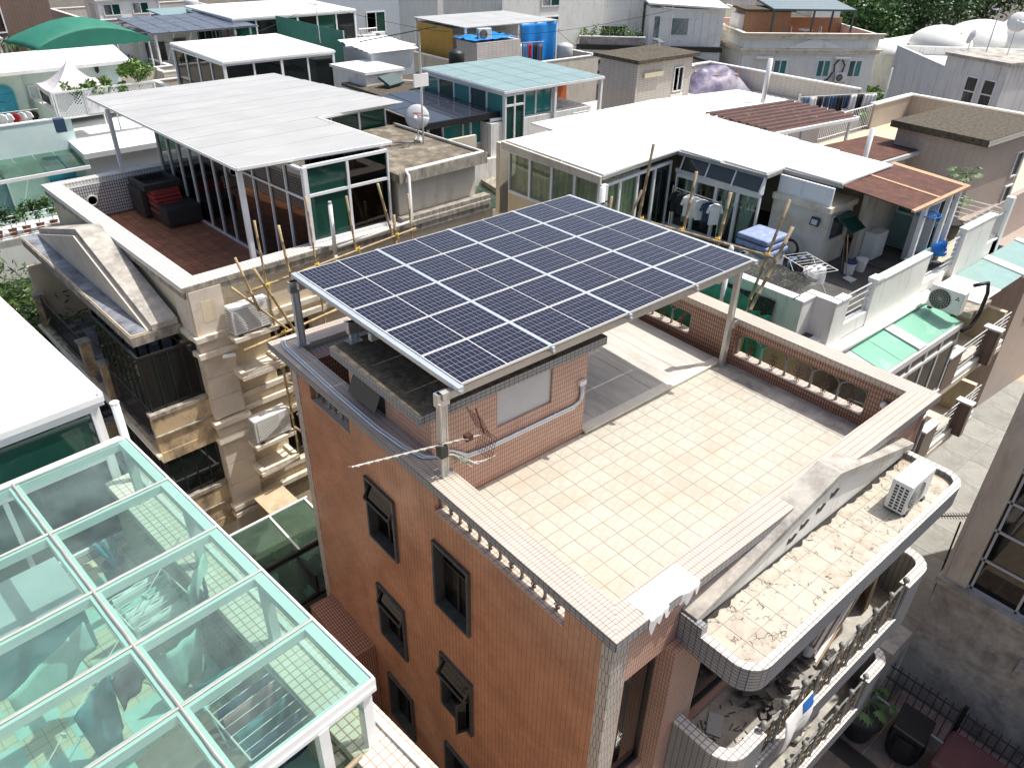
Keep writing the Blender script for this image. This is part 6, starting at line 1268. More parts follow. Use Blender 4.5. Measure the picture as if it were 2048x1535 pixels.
MB().slab([(-0.75,-4.4,3.3),(0,-4.4,3.75),(0,-3.65,3.75),(-0.75,-3.65,3.3)], 0.05).build('tin_hood', 'alu_blue', B)
MB().box(-0.06,-0.001,-8.5,-4.2,0,2.3).build('shutter_door', 'dark_floor', B)
MB().box(-1.1,-0.05,0.02,0.7,0.0,2.0).build('side_block', 'concrete', B)
# roof slabs of pale stone along lane seen behind canopy
GW = thing('ground_antenna', 'black comb antenna on a thin pole above the sunlit lane', 'antenna', (11.9,-0.55,2.5)); MB().tube([(-0.2,-0.2,-2.0),(0,0,2.4)], 0.02, 6).build('mast', 'black_metal', GW)
yagi(GW, (-0.3,0.5,2.40), (0.8,-0.7,0.05), 1.0, 13, 0.24, 'black_metal', (0,0,1)); m = MB()
for s in (-1,1):
    for k in range(8): m.tube([(0.62,-0.55+0.0,2.45+s*(0.05+0.05*k)),(0.35,-0.85,2.45+s*(0.05+0.05*k))], 0.006, 4)
    m.tube([(0.6,-0.5,2.45),(0.62,-0.5,2.45+s*0.5)], 0.010, 5)
m.build('reflector', 'black_metal', GW)
# iron fence
FN = thing('iron_fence', 'black iron bar fence between the shaded yard and footpath', 'fence', (10.15,-0.6,0))
for z in (0.15,0.95,1.35): MB().tube([(0,0.2,z),(0.05,-8.0,z)], 0.018, 6).build('rail', 'black_metal', FN)
for k in range(46): y = 0.1-0.175*k; MB().tube([(0.02,y,0.05),(0.02,y,1.5)], 0.010, 5).build('bar', 'black_metal', FN)
for y in (0.2,-1.9,-4.4): MB().box(-0.03,0.07,y-0.05,y+0.05,0,1.6).build('post', 'black_metal', FN)
FW2 = MB().box(9.98,10.05,-8.5,-0.6,0,0.3); tag(FW2.build('fence_kerb', 'satin_grey'), 'pale kerb at the foot of the iron fence', 'kerb')
# covered dark red box and black bin, planter
RV = thing('covered_container', 'long box covered with dark red sheeting in the front yard', 'covered box', (9.2,-4.6,0), 0)
m = MB(); m.box(-0.62,0.62,-2.6,2.1,0.02,1.15); o = m.build('cover', 'dark_red_cover', RV, bevel=0.08); MB().box(-0.55,0.55,-2.5,2.0,0.0,0.06).build('base', 'black_metal', RV)
for y in (-1.5,0.3): MB().box(-0.632,0.632,y,y+0.02,0.06,1.157).build('strap', 'cloth_red', RV)
BK = thing('black_bin', 'square black lidded bin beside the covered box', 'bin', (9.35,-1.85,0), 8); MB().lathe((-0.1,0,0), [(0.36,0),(0.42,0.5),(0.40,0.8)], 14).build('body', 'pot_black', BK); MB().obox((0,0,0.95),(0.85,0.75,0.14),0,0.12).build('lid', 'black_metal', BK, bevel=0.03); MB().box(-0.38,0.38,-0.33,0.33,0.5,0.93).build('upper_body', 'pot_black', BK)
for (x,y,lab) in ((9.0,-0.55,'black mat lying under the fence corner'),(10.7,-0.45,'dark panel leaning near the lane end of the fence')):
    m = MB(); m.obox((0,0,0.5 if x>10 else 0.03),(0.6,0.5,0.03),0.4,0.2 if x>10 else 0); o = m.build('dark_board', 'black_metal'); o.location = (x,y,0.0); tag(o, lab, 'board')
# ================================================================== houses behind
def house(name, label, loc, rz, w, d, zr, mat, par=1.0, floor='moss_floor', wins=(), coping='white_clean', cat='house', pmat=None):
    """rectangular block, local x along its front (front is -Y), flat roof at zr with parapet; wins = (face, u, z, w, h, cols, glass)"""
    t = thing(name, label, cat, loc, rz)
    MB().box(0,w,0,d,0,zr).build('body', mat, t)
    MB().box(0.2,w-0.2,0.2,d-0.2,zr+0.001,zr+0.012).build('roof_deck', floor, t)
    if par:
        pm_ = pmat or mat
        for (a,b,c,e) in ((0,w,0,0.16),(0,w,d-0.16,d),(0,0.16,0.162,d-0.162),(w-0.16,w,0.162,d-0.162)):
            MB().box(a,b,c,e,zr+0.001,zr+par).build('parapet', pm_, t); MB().box(a-0.03,b+0.03,c-0.03,e+0.03,zr+par+(0.001 if c==0.162 else 0),zr+par+0.05).build('coping', coping, t)
    for (f,u,z,ww,hh,cols,gl) in wins:
        if f == 'f': window(t, (u,0,z), (1,0,0), (0,-1,0), ww, hh, 'white_frame', gl, cols, 0.0, 0.07, 0.05)
        else: window(t, (0,u+ww,z), (0,-1,0), (-1,0,0), ww, hh, 'white_frame', gl, cols, 0.0, 0.07, 0.05)
    return t
def canopy(name, label, loc, rz, w, d, h, mat, nx, ny, drop=0.0, posts=True, frame='white_frame', t=0.05, cat='canopy', walls=None, gl='green_window', nb=4):
    o = thing(name, label, cat, loc, rz)
    for i in range(nx):
        for j in range(ny):
            x0,x1,y0,y1 = w*i/nx+0.018,w*(i+1)/nx-0.018,d*j/ny+0.018,d*(j+1)/ny-0.018; z = lambda y: h-drop*(1-y/d)
            MB().slab([(x0,y0,z(y0)),(x1,y0,z(y0)),(x1,y1,z(y1)),(x0,y1,z(y1))], t).build('roof_panel', mat, o)
    MB().slab([(-0.02,-0.03,h-drop-0.025),(w+0.02,-0.03,h-drop-0.025),(w+0.02,d,h-0.025),(-0.02,d,h-0.025)], 0.10).build('roof_frame', frame, o)
    if posts:
        for (x,y) in ((0.08,0.08),(w-0.08,0.08),(0.08,d-0.08),(w-0.08,d-0.08),(w/2,0.08)): MB().box(x-0.06,x+0.06,y-0.06,y+0.06,0,h-drop-0.1).build('post', frame, o)
    if walls:
        if 'f' in walls: glazed(o, (0.1,0.1), (w-0.1,0.1), walls['f'], h-drop-0.13, nb, None, gl, 0.09, frame)
        if 'l' in walls: glazed(o, (0.1,d-0.1), (0.1,0.1), walls['l'], h-drop-0.13, nb, None, gl, 0.09, frame)
        if walls.get('base'): MB().box(0.05,w-0.05,0.06,0.14,0,walls['base']).build('low_wall', 'white_stain', o); MB().box(0.06,0.14,0.15,d-0.1,0,walls['base']).build('low_wall', 'white_stain', o)
        MB().box(0.3,w-0.2,d-0.3,d-0.2,0,h-drop-0.15).build('rear_wall', 'beige_wall', o)
    return o
def leaves(parent, name, mat, n, c, rx, ry, rz, size, seed, clumps=14, elong=2.2):
    """leaf crown: many small bent leaf faces gathered in clumps"""
    rr = random.Random(seed); m = MB(); cs = []
    for k in range(clumps):
        while True:
            p = Vector((rr.uniform(-1,1), rr.uniform(-1,1), rr.uniform(-1,1)))
            if 0.25 < p.length < 1: break
        cs.append(Vector((p.x*rx*0.78, p.y*ry*0.78, p.z*rz*0.78)))
    for i in range(n):
        q = rr.choice(cs); s_ = 0.46*min(rx,ry,rz)*(0.6+rr.random()*0.6)
        v = Vector((rr.gauss(0,1), rr.gauss(0,1), rr.gauss(0,0.8))).normalized()*s_*(rr.random()**0.4)
        p = Vector(c)+q+v; d = (v.normalized()*0.7+Vector((rr.uniform(-1,1),rr.uniform(-1,1),rr.uniform(-0.9,0.5)))).normalized(); l = size*rr.uniform(0.6,1.3); w_ = l/elong
        s = d.cross(Vector((rr.uniform(-1,1),rr.uniform(-1,1),rr.uniform(-0.3,1)))).normalized()
        m.face([p, p+d*l*0.45+s*w_/2, p+d*l, p+d*l*0.45-s*w_/2])
    return m.build(name, mat, parent)
def tree(name, label, loc, h, rx, ry, rz, n, size, mat, seed, trunk=0.16, group=None, clumps=16, elong=2.2, zc=None, cat='tree'):
    t = thing(name, label, cat, loc, 0, group); rr = random.Random(seed); zc = zc or h-rz*0.9
    m = MB(); m.tube([(0,0,0),(0.1,0.05,zc*0.4),(-0.05,0.1,zc*0.8),(0,0,zc)], [trunk,trunk*0.8,trunk*0.6,trunk*0.35], 8)
    for k in range(6):
        a = k*1.05+rr.random(); m.tube([(0,0,zc*0.6),(rx*0.35*math.cos(a),ry*0.35*math.sin(a),zc*0.85),(rx*0.7*math.cos(a),ry*0.7*math.sin(a),zc+rz*0.2)], [trunk*0.5,trunk*0.35,trunk*0.15], 6)
    m.build('trunk', 'bark', t); leaves(t, 'crown', mat, n, (0,0,zc), rx, ry, rz, size, seed, clumps, elong); return t
def potplant(label, loc, h, mat='leaf', pot='pot_clay', group=None, r=0.14, seed=1, size=0.12, n=160):
    t = thing('potted_plant', label, 'potted plant', loc, 0, group); MB().lathe((0,0,0), [(r*0.7,0),(r,r*1.6),(r*1.08,r*1.6),(r*0.95,r*1.75)], 12).build('pot', pot, t); MB().tube([(0,0,r),(0.02,0,h*0.7)], 0.015, 5).build('stem', 'bark', t)
    leaves(t, 'leaves', mat, n, (0,0,r*1.6+h*0.55), h*0.35, h*0.35, h*0.42, size, seed, 7, 2.0); return t
# ---------------- turquoise house beyond the cream one
T = house('turquoise_house', 'pale turquoise and white house beyond the cream house with lattice fence', (-9.5,31.6,0), 3, 11.6, 9.5, 8.25, 'turquoise_wall', 1.05, 'ivory_tile', [('f',10.3,3.6,1.1,1.2,2,'dark_glass'),('f',8.0,5.9,0.7,1.9,1,'blue_shutter')])
MB().box(11.6,15.2,-0.9,7,0,8.0).build('white_wing', 'white_paint', T); MB().slab([(11.3,-1.6,8.2),(15.4,-1.6,8.2),(15.4,0.4,8.45),(11.3,0.4,8.45)], 0.22).build('white_awning', 'white_clean', T)
for (u,w_) in ((12.9,0.75),(13.75,0.75),(14.5,0.6)): window(T, (u,-0.9,5.9), (1,0,0), (0,-1,0), w_, 1.2, 'white_frame', 'dark_glass', 1, 0, 0.10, 0.06)
MB().box(11.75,12.75,-0.96,-0.905,5.6,7.2).build('white_shutter', 'white_clean', T)
for k in range(5): MB().slab([(7.6+0.75*k,-1.7,7.75),(8.3+0.75*k,-1.7,7.75),(8.3+0.75*k,-0.05,8.1),(7.6+0.75*k,-0.05,8.1)], 0.02).build('awning_pane', 'green_glass', T)
MB().box(7.4,11.4,-1.75,-1.68,7.65,7.78).build('awning_edge', 'white_clean', T)
for k in range(9): MB().box(10.15+0.02*(k%2),11.2,-0.08,-0.001,5.1+0.32*k,5.1+0.32*k+0.27).build('blue_brick', 'blue_shutter', T)
# roof room with arch window, sconce
TR = thing('turquoise_roof_room', 'long white roofed room with arched blue window on the turquoise house', 'roof room', (-9.5,35.4,8.26), 4)
MB().box(0,11.0,0.3,4.2,0,2.25).build('wall', 'turquoise_wall', TR)
MB().slab([(-0.5,-0.9,2.45),(15.3,-0.9,2.45),(15.9,2.6,2.62),(-0.5,3.6,2.62)], 0.14).build('roof', 'white_paint', TR); MB().box(11.002,15.2,0.6,3.2,0,2.3).build('wall', 'turquoise_wall', TR)

window(TR, (9.75,0.29,0.55), (1,0,0), (0,-1,0), 0.8, 0.85, 'blue_shutter', 'blue_shutter', 2, 0, 0.06, 0.06); MB().ring((10.15,0.25,1.4), 0.38, 0.04, (0,1,0), 18, 6).build('arch', 'blue_shutter', TR); MB().lathe((10.15,0.285,1.4), [(0.36,0),(0.36,0.01)], 20, 'Y').build('arch_panel', 'blue_shutter', TR)
for (x,z) in ((10.6,1.5),(14.2,1.8)): MB().lathe((x,0.45,z), [(0.02,0),(0.09,0.08),(0.10,0.3),(0.03,0.42)], 8).build('sconce', 'black_metal', TR)
for k in range(3): window(TR, (11.2+1.3*k,0.6,0.5), (1,0,0), (0,-1,0), 0.8, 1.1, 'white_frame', 'grey_window', 2, 0, 0.06, 0.05)
LT = thing('lattice_fence', 'white diagonal lattice fence with climbing plant on the turquoise roof', 'fence', (1.7,32.1,9.3), 4)
lm = MB()
for k in range(40):
    x = -1.1+k*0.13
    for s in (-1,1): lm.slab([(max(0,min(4,x if s>0 else x+1.0)),-0.01*s,0.02),(max(0,min(4,(x if s>0 else x+1.0)+0.045)),-0.01*s,0.02),(max(0,min(4,(x+1.0 if s>0 else x)+0.045)),-0.01*s,0.98),(max(0,min(4,x+1.0 if s>0 else x)),-0.01*s,0.98)], 0.012)
lm.build('slats', 'white_clean', LT, kind='stuff'); f = MB(); f.box(-0.05,4.05,-0.03,0.03,0.96,1.03); f.box(-0.05,4.05,-0.03,0.03,-0.03,0.03)
for x in (0,1.1,2.2,4): f.box(x-0.03,x+0.03,-0.035,0.035,0,1.0)
f.build('frame', 'white_clean', LT); MB().box(1.13,2.17,-0.05,-0.04,0.05,0.95).build('solid_panel', 'white_paint', LT)
CV = thing('climbing_plant', 'yellow green climber spilling over the white lattice', 'plant', (1.9,32.3,10.2)); leaves(CV, 'foliage', 'leaf_light', 1400, (1.5,0.15,0.12), 1.9, 0.35, 0.3, 0.16, 4, 22); leaves(CV, 'foliage', 'leaf_light', 900, (3.2,0.3,0.5), 0.8, 0.4, 0.6, 0.16, 5, 12); MB().tube([(3.2,0.2,-0.9),(3.2,0.2,0.5)], 0.02, 5).build('stem', 'bark', CV)
TN = thing('garden_tent', 'grey peaked garden tent on the turquoise roof', 'tent', (2.9,34.0,8.26))
tm = MB(); cs_ = [(-1.15,-1.1),(1.15,-1.1),(1.15,1.1),(-1.15,1.1)]
for i in range(4):
    a, b = cs_[i], cs_[(i+1)%4]
    tm.sheet(lambda u,v: Vector(((a[0]+(b[0]-a[0])*u)*(1-v), (a[1]+(b[1]-a[1])*u)*(1-v), 1.95+0.95*v**1.7-0.06*math.sin(PI*u)*(1-v))), 8, 8)
    tm.sheet(lambda u,v: Vector((a[0]+(b[0]-a[0])*u, a[1]+(b[1]-a[1])*u, 1.95-0.2*v-0.06*math.sin(PI*u))), 8, 1)
tm.build('cover', 'tent_grey', TN, smooth=False)
for (x,y) in cs_: MB().tube([(x,y,0),(x,y,1.95)], 0.03, 6).build('leg', 'white_clean', TN)
LD = thing('hanging_laundry', 'white shirts drying below the arched blue window', 'clothes', (0.2,32.6,9.35)); MB().tube([(-0.5,0,0.35),(0.9,0,0.35)], 0.012, 5).build('line', 'pvc_white', LD)
for k in range(6): shirt(LD, ['cloth_white','cloth_white','cloth_red','cloth_white','cloth_white','cloth_black'][k], (-0.4+0.22*k,-0.02,0.33), (0.8,-0.6,0), 0.75, k)
NB = tag(MB().box(1.3,1.65,31.2,31.5,9.0,9.5).build('navy_bucket', 'cloth_navy'), 'navy cloth hung over turquoise parapet', 'cloth')
BB = thing('balcony_planter', 'rail of clay potted shrubs on the turquoise house balcony', 'balcony', (-2.2,28.9,6.0), 3); MB().box(-0.6,3.0,0,2.6,-0.3,0).build('slab', 'white_stain', BB); MB().box(-0.6,3.0,0.0,0.15,-1.6,-0.05).build('apron', 'white_stain', BB); railing(BB, (-0.5,0.1), (2.9,0.1), 0.05, 0.75, 5, 'white_clean', True, 0.015)
for k in range(7): potplant(('leafy shrub in clay pot on white rail, %s from the left' % ('first','second','third','fourth','fifth','sixth','seventh')[k]), (-2.0+0.48*k,29.15+0.03*k,6.02), 0.9+0.3*((k*7)%3)/2, 'leaf_dark' if k%2 else 'leaf', 'pot_clay', 'potted shrubs on the balcony', 0.15, 30+k, 0.14, 260)
# ---------------- row behind: green dome awning, solar house
house('beige_house_left', 'beige house under the green dome awning', (-1.5,40.5,0), 4, 11, 9, 8.3, 'beige_wall', 1.0, 'moss_floor', [('f',2,5.5,1.2,1.2,2,'dark_glass'),('f',6,5.5,1.2,1.2,2,'dark_glass')])
AW = thing('green_dome_awning', 'green fabric barrel awning on white posts over a roof terrace', 'awning', (3.2,41.0,8.3), 12)
am = MB(); am.sheet(lambda u,v: Vector((5.8*u, 3.6*v, 2.35+1.05*math.sin(PI*u)**0.8*(0.55+0.45*math.sin(PI*min(1,v*1.0+0.0)*0.9+0.2)))), 26, 10); am.build('cover', 'awning_cloth', AW, smooth=True).modifiers.new('thick','SOLIDIFY').thickness = 0.03
am = MB(); am.sheet(lambda u,v: Vector((5.8*u, -0.02, 2.35+(1.05*math.sin(PI*u)**0.8*(0.55+0.45*math.sin(0.2)))*(1-v)-0.16*v*(1+0.2*math.sin(u*60)))), 40, 3); am.build('front_valance', 'awning_cloth', AW, smooth=True)
for (x,y) in ((0.05,0.05),(5.75,0.05),(0.05,3.5),(5.75,3.5)): MB().tube([(x,y,0),(x,y,2.35)], 0.05, 6).build('post', 'white_clean', AW)
for k in range(5): potplant('bushy plant in pot under the green awning, %s along' % ('first','second','third','fourth','last')[k], (3.6+1.0*k,41.6+0.2*k,8.3), 1.3, 'leaf_dark' if k%2 else 'leaf', 'pot_black', 'plants under the green awning', 0.2, 60+k, 0.2, 200)
SHs = house('solar_house', 'pale house with small solar array and roof garden', (8.6,40.2,0), 3, 8.6, 9.5, 8.3, 'beige_wall', 0.9, 'moss_floor', [('f',1.0,5.6,1.3,1.3,2,'dark_glass'),('f',3.2,5.6,1.6,1.2,3,'teal_window')])
S2 = thing('small_solar_array', 'tilted array of grey blue panels on posts over a roof garden', 'solar panels', (9.0,42.0,8.3), 2)
p2 = None
for i in range(6):
    for j in range(4):
        y0,y1 = 1.55*j,1.55*(j+1)-0.05; zz = lambda y: 2.55+0.02*y
        MB().slab([(1.0*i+0.25*y0*0.2,y0,zz(y0)),(1.0*i+0.95+0.25*y0*0.2,y0,zz(y0)),(1.0*i+0.95+0.25*y1*0.2,y1,zz(y1)),(1.0*i+0.25*y1*0.2,y1,zz(y1))], 0.04).build('solar_panel', 'far_cells', S2)
for k in range(3): MB().box(-0.1,6.2,0.3+2.6*k,0.42+2.6*k,2.42,2.5).build('beam', 'alu', S2)
for (x,y) in ((0.2,0.2),(5.6,0.2),(0.4,5.8),(5.8,5.8)): MB().box(x-0.05,x+0.05,y-0.05,y+0.05,0,2.45).build('post', 'white_frame', S2)
MB().box(-0.2,3.2,2.0,6,0,2.2).build('shed_wall', 'white_paint', S2)
window(S2, (0.1,2.0,0.8), (1,0,0), (0,-1,0), 1.2, 1.1, 'white_frame', 'grey_window', 2); window(S2, (1.7,2.0,0.1), (1,0,0), (0,-1,0), 0.8, 1.9, 'satin_grey', 'grey_window', 1)
for k in range(7): potplant('roof garden shrub under the small solar array, %s along' % ('first','second','third','fourth','fifth','sixth','last')[k], (11.8+0.45*k,41.2+0.25*(k%2),8.3), 0.9+0.25*(k%3), 'leaf' if k%2 else 'leaf_light', 'pot_clay', 'roof garden plants', 0.16, 80+k, 0.15, 150)
def person(label, loc, rz):
    t = thing('person', label, 'person', loc, rz); bm = bmesh.new()
    J = {'hip':(0,0,0.92),'chest':(0,-0.08,1.32),'neck':(0,-0.1,1.46),'head':(0,-0.13,1.62),'ls':(-0.2,-0.08,1.38),'le':(-0.27,-0.14,1.1),'lh':(-0.22,-0.35,0.95),'rs':(0.2,-0.08,1.38),'re':(0.27,-0.14,1.1),'rh':(0.22,-0.35,0.95),'lk':(-0.11,-0.03,0.5),'la':(-0.12,0.02,0.07),'lf':(-0.12,-0.14,0.04),'rk':(0.11,-0.03,0.5),'ra':(0.12,0.02,0.07),'rf':(0.12,-0.14,0.04)}
    me = bpy.data.meshes.new('body'); ks = list(J); me.from_pydata([J[k] for k in ks], [(ks.index(a),ks.index(b)) for a,b in (('hip','chest'),('chest','neck'),('neck','head'),('chest','ls'),('ls','le'),('le','lh'),('chest','rs'),('rs','re'),('re','rh'),('hip','lk'),('lk','la'),('la','lf'),('hip','rk'),('rk','ra'),('ra','rf'))], [])
    o = bpy.data.objects.new('body', me); COL.objects.link(o); o.parent = t; me.materials.append(M('cloth_navy')); sk = o.modifiers.new('skin','SKIN')
    rad = {'hip':0.15,'chest':0.16,'neck':0.06,'head':0.10,'ls':0.07,'le':0.05,'lh':0.035,'rs':0.07,'re':0.05,'rh':0.035,'lk':0.075,'la':0.045,'lf':0.04,'rk':0.075,'ra':0.045,'rf':0.04}
    for i, k in enumerate(ks): me.skin_vertices[0].data[i].radius = (rad[k],)*2
    me.skin_vertices[0].data[0].use_root = True; o.modifiers.new('sub','SUBSURF').levels = 1; o.modifiers['sub'].render_levels = 1
    MB().lathe((0,-0.11,1.60), [(0.02,0.13),(0.09,0.11),(0.115,0.02),(0.10,-0.05)], 10).build('hair', 'cloth_black', t); return t
person('person in dark clothes bending over roof garden plants', (11.9,40.9,8.3), 30)
# white panel roof house with dark windows
house('white_room_house', 'house under the patched white panel roof with dark windows', (8.2,31.8,0), 2, 9.0, 8.2, 8.2, 'beige_wall', 0.7, 'moss_floor', [('f',1,5.4,1.4,1.2,2,'green_window')])
WC = canopy('patched_white_roof_room', 'roof room with stained white panel roof and dark sliding windows', (8.9,32.6,8.2), 2, 5.8, 6.0, 2.65, 'white_stain', 4, 2, 0.1, True, 'white_frame', 0.05, 'roof room', {'f':0.5,'l':0.4,'base':0.5}, 'dark_glass', 4)
aircon('outdoor_unit', 'window air conditioner on the left side of patched white roof room', (8.75,33.3,9.3), 270, 0.6, 0.5, 0.42)
GF = thing('green_sheet_fence', 'green metal sheet fence rising behind the patched white roof', 'fence', (17.0,36.0,8.2), 4)
corr(GF, [(0,0,1.2),(0,7,1.2),(0,7,3.0),(0,0,2.9)], 1, 'green_corr', 'sheet', 0.01)
for k in range(5): MB().box(0.02,0.10,1.6*k,1.6*k+0.08,0,2.9).build('post', 'satin_grey', GF)
corr(GF, [(0,-1.5,2.3),(1.8,-1.5,2.1),(1.8,0,2.1),(0,0,2.3)], 8, 'green_corr', 'lean_to', 0.03); MB().box(0.1,1.9,-1.5,-1.44,0,2.1).build('sheet', 'alu_blue', GF)
SHD = thing('white_garden_shed', 'white shed with ribbed white roof beside the green fence', 'shed', (16.0,31.6,8.2), 2); MB().box(0.1,2.7,0.1,2.7,0,2.4).build('wall', 'alu_blue', SHD); corr(SHD, [(-0.1,-0.1,2.45),(2.9,-0.1,2.45),(2.9,2.9,2.7),(-0.1,2.9,2.7)], 7, 'canopy_white', 'roof', 0.03)
WB = thing('white_stair_block', 'small white tiled stair block with door on the dark flat roof', 'stair block', (14.3,29.3,8.2), 4); MB().box(0,2.1,0,2.8,0,1.95).build('wall', 'white_stain', WB); MB().slab([(-0.1,-0.1,2.05),(2.2,-0.1,2.05),(2.2,2.9,2.05),(-0.1,2.9,2.05)], 0.12).build('roof', 'white_clean', WB); MB().box(-0.02,-0.001,0.4,1.2,0.1,1.6).build('door', 'white_clean', WB)
house('cream_sunroom_house', 'cream house with white sunroom and gable at top centre left', (13.0,43.0,0), 3, 11.5, 8.5, 8.3, 'cream_wall', 0.8, 'moss_floor', [('f',7,5.4,1.2,1.3,2,'dark_glass'),('f',9.2,5.4,1.2,1.3,2,'dark_glass')], 'white_clean')
canopy('white_sunroom', 'white framed sunroom with green glass at top centre left', (14.2,43.8,8.3), 3, 8.5, 6.5, 2.9, 'canopy_white', 3, 2, 0.1, True, 'white_frame', 0.08, 'sunroom', {'f':0.3,'l':0.3,'base':0.3}, ['green_window','dark_glass'], 6)
GBL = thing('gable_ornament', 'cream pediment before the white sunroom house', 'gable', (19.5,42.6,7.6), 3); MB().slab([(0,0,0),(4.8,0,0),(2.4,0,1.3)], 0.3).build('face', 'cream_trim', GBL); MB().slab([(-0.1,-0.15,0.1),(-0.1,0.3,0.1),(2.4,0.3,1.5),(2.4,-0.15,1.5)], 0.12, Vector((0,0,1))).build('raking_cornice', 'cream_stone', GBL); MB().slab([(2.4,-0.15,1.5),(2.4,0.3,1.5),(4.9,0.3,0.1),(4.9,-0.15,0.1)], 0.12, Vector((0,0,1))).build('raking_cornice', 'cream_stone', GBL)
# ---------------- middle house with teal glass roof
MH = house('middle_house', 'grey streaked house with teal glass roof room and dark flat roof', (11.8,20.3,0), 0, 9.6, 10.4, 8.25, 'streaked_wall', 0.0, 'moss_floor', [('f',3.3,6.9,0.9,1.6,2,'green_window'),('f',3.3,5.4,0.9,0.9,1,'green_window')])
MB().box(2.9,8.6,0.2,10.2,8.26,9.55).build('roof_block', 'streaked_wall', MH); MB().slab([(2.0,4.3,9.62),(8.9,4.3,9.62),(8.9,10.5,9.62),(2.0,10.5,9.62)], 0.14).build('dark_flat_roof', 'moss_roof', MH)
MB().tube([(2.1,4.4,9.68),(8.8,4.4,9.68)], 0.05, 6).build('roof_pipe', 'pvc_white', MH); MB().tube([(3.0,10.2,9.75),(5.8,7.0,9.75),(8.5,5.5,9.75)], 0.04, 6).build('roof_pipe', 'pvc_white', MH)
MB().box(0,2.0,0.0,0.15,8.26,9.3).build('parapet', 'beige_wall', MH); MB().box(0.0,0.15,0.16,6,8.26,9.3).build('parapet', 'beige_wall', MH)
MB().slab([(2.2,-1.2,7.35),(3.9,-1.2,7.35),(3.9,-0.02,7.5),(2.2,-0.02,7.5)], 0.1).build('concrete_canopy', 'old_concrete', MH)
for k in range(3): MB().slab([(0.8+0.5*k,-1.9,7.0),(1.25+0.5*k,-1.9,7.0),(1.25+0.5*k,-0.1,7.3),(0.8+0.5*k,-0.1,7.3)], 0.02).build('awning_pane', 'green_glass', MH)
BP = thing('black_panel_roof', 'low roof of shiny blue black panels over a teal window room', 'roof room', (11.9,20.9,8.25), 0)
for i in range(3):
    for j in range(2): MB().slab([(0.0+1.4*i,0.0+2.5*j,1.62+0.06*j),(1.34+1.4*i,0.0+2.5*j,1.62+0.06*j),(1.34+1.4*i,2.44+2.5*j,1.68+0.06*j),(0.0+1.4*i,2.44+2.5*j,1.68+0.06*j)], 0.03).build('roof_panel', 'panel_dark', BP)
MB().slab([(-0.03,-0.02,1.60),(4.2,-0.02,1.60),(4.2,5.0,1.72),(-0.03,5.0,1.72)], 0.05).build('panel_rails', 'alu', BP); MB().box(-0.1,4.3,-0.12,-0.03,1.42,1.66).build('fascia', 'black_metal', BP); glazed(BP, (0.9,0.3), (2.9,0.3), 0.4, 1.45, 2, None, 'teal_window'); glazed(BP, (2.9,-0.2), (3.9,-0.3), -1.5, 1.45, 1, None, 'teal_window', 0.10)
MB().box(0.0,3.0,0.25,0.35,0,0.4).build('low_wall', 'beige_wall', BP); MB().box(0,4.2,4.6,4.8,0,1.5).build('rear_wall', 'beige_wall', BP)
for (x,y) in ((0.05,0.05),(2.1,0.05)): MB().box(x-0.04,x+0.04,y-0.04,y+0.04,0,1.5).build('post', 'satin_grey', BP)
TG = canopy('teal_glass_roof_room', 'glass room with pale teal panel roof beside an orange tarp', (15.3,20.4,8.26), 0, 5.7, 5.8, 2.55, 'teal_roof', 5, 5, 0.05, True, 'white_frame', 0.03, 'glass room', {'l':0.9}, ['teal_window','green_window'], 5)
glazed(TG, (0.05,0.05), (1.1,0.05), 0.1, 2.35, 2, 1.9, 'green_window', 0.08); glazed(TG, (1.15,0.45), (3.0,0.45), 0.75, 2.3, 2, None, 'teal_window', 0.08); MB().box(1.1,3.1,0.40,0.50,-0.4,0.75).build('low_wall', 'streaked_wall', TG); MB().box(3.1,4.0,0.0,0.1,-0.4,0.9).build('low_wall', 'concrete', TG)
MB().box(3.3,5.6,2.2,2.25,0.2,2.2).build('orange_tarp', 'orange_tarp', TG, label='bright orange tarp')
railing(TG, (4.0,0.1), (5.6,0.1), 0.2, 0.9, 5, 'white_clean', True, 0.014); MB().box(3.2,3.9,0.6,0.64,0.2,1.3).build('glass_screen', 'blue_window', TG); MB().box(4.1,4.6,0.5,0.54,0.2,1.2).build('glass_screen', 'blue_window', TG)
DT = tag(MB().lathe((0,0,0), [(0.35,0),(0.42,0.7),(0.4,0.75),(0.1,0.8)], 14).build('black_tank', 'pot_black'), 'black lidded tank on the dark flat roof beside the teal glass', 'tank'); DT.location = (16.2,27.2,9.63)
BW = tag(MB().obox((0,0,0.25),(1.2,0.7,0.12),0.4,0.5).build('broken_board', 'pergola_green'), 'dark broken board leaning on the small white stair block', 'board'); BW.location = (15.3,28.7,9.65)
# ---------------- house with blue tarps
BH = house('blue_tarp_house', 'pale house with flat roof and blue tarps hung round its terrace', (23.2,31.4,0), 0, 9.0, 9.5, 8.3, 'beige_wall', 0.9, 'moss_floor', [('f',0.8,5.6,1.1,1.4,2,'green_window'),('f',2.6,5.6,0.6,1.4,1,'green_window')])
BC = thing('grey_panel_roof', 'grey panel roof on posts with blue tarp hung from its edge', 'canopy', (23.9,34.2,8.3), -2)
for i in range(4):
    for j in range(4): MB().slab([(1.8*i,1.4*j,2.7),(1.8*i+1.78,1.4*j,2.7),(1.8*i+1.78,1.4*j+1.38,2.7),(1.8*i,1.4*j+1.38,2.7)], 0.05).build('roof_panel', 'canopy_grey', BC)
for (x,y) in ((0.1,0.1),(4.0,0.1),(7.1,0.1),(0.1,5.4),(7.1,5.4)): MB().box(x-0.06,x+0.06,y-0.06,y+0.06,0,2.65).build('post', 'white_clean', BC)
MB().box(0.0,3.0,1.5,5.2,0,2.5).build('room_wall', 'facade_tile', BC); MB().box(-0.06,-0.005,1.2,5.0,0.0,2.5).build('yellow_wall', 'yellow_wall', BC)
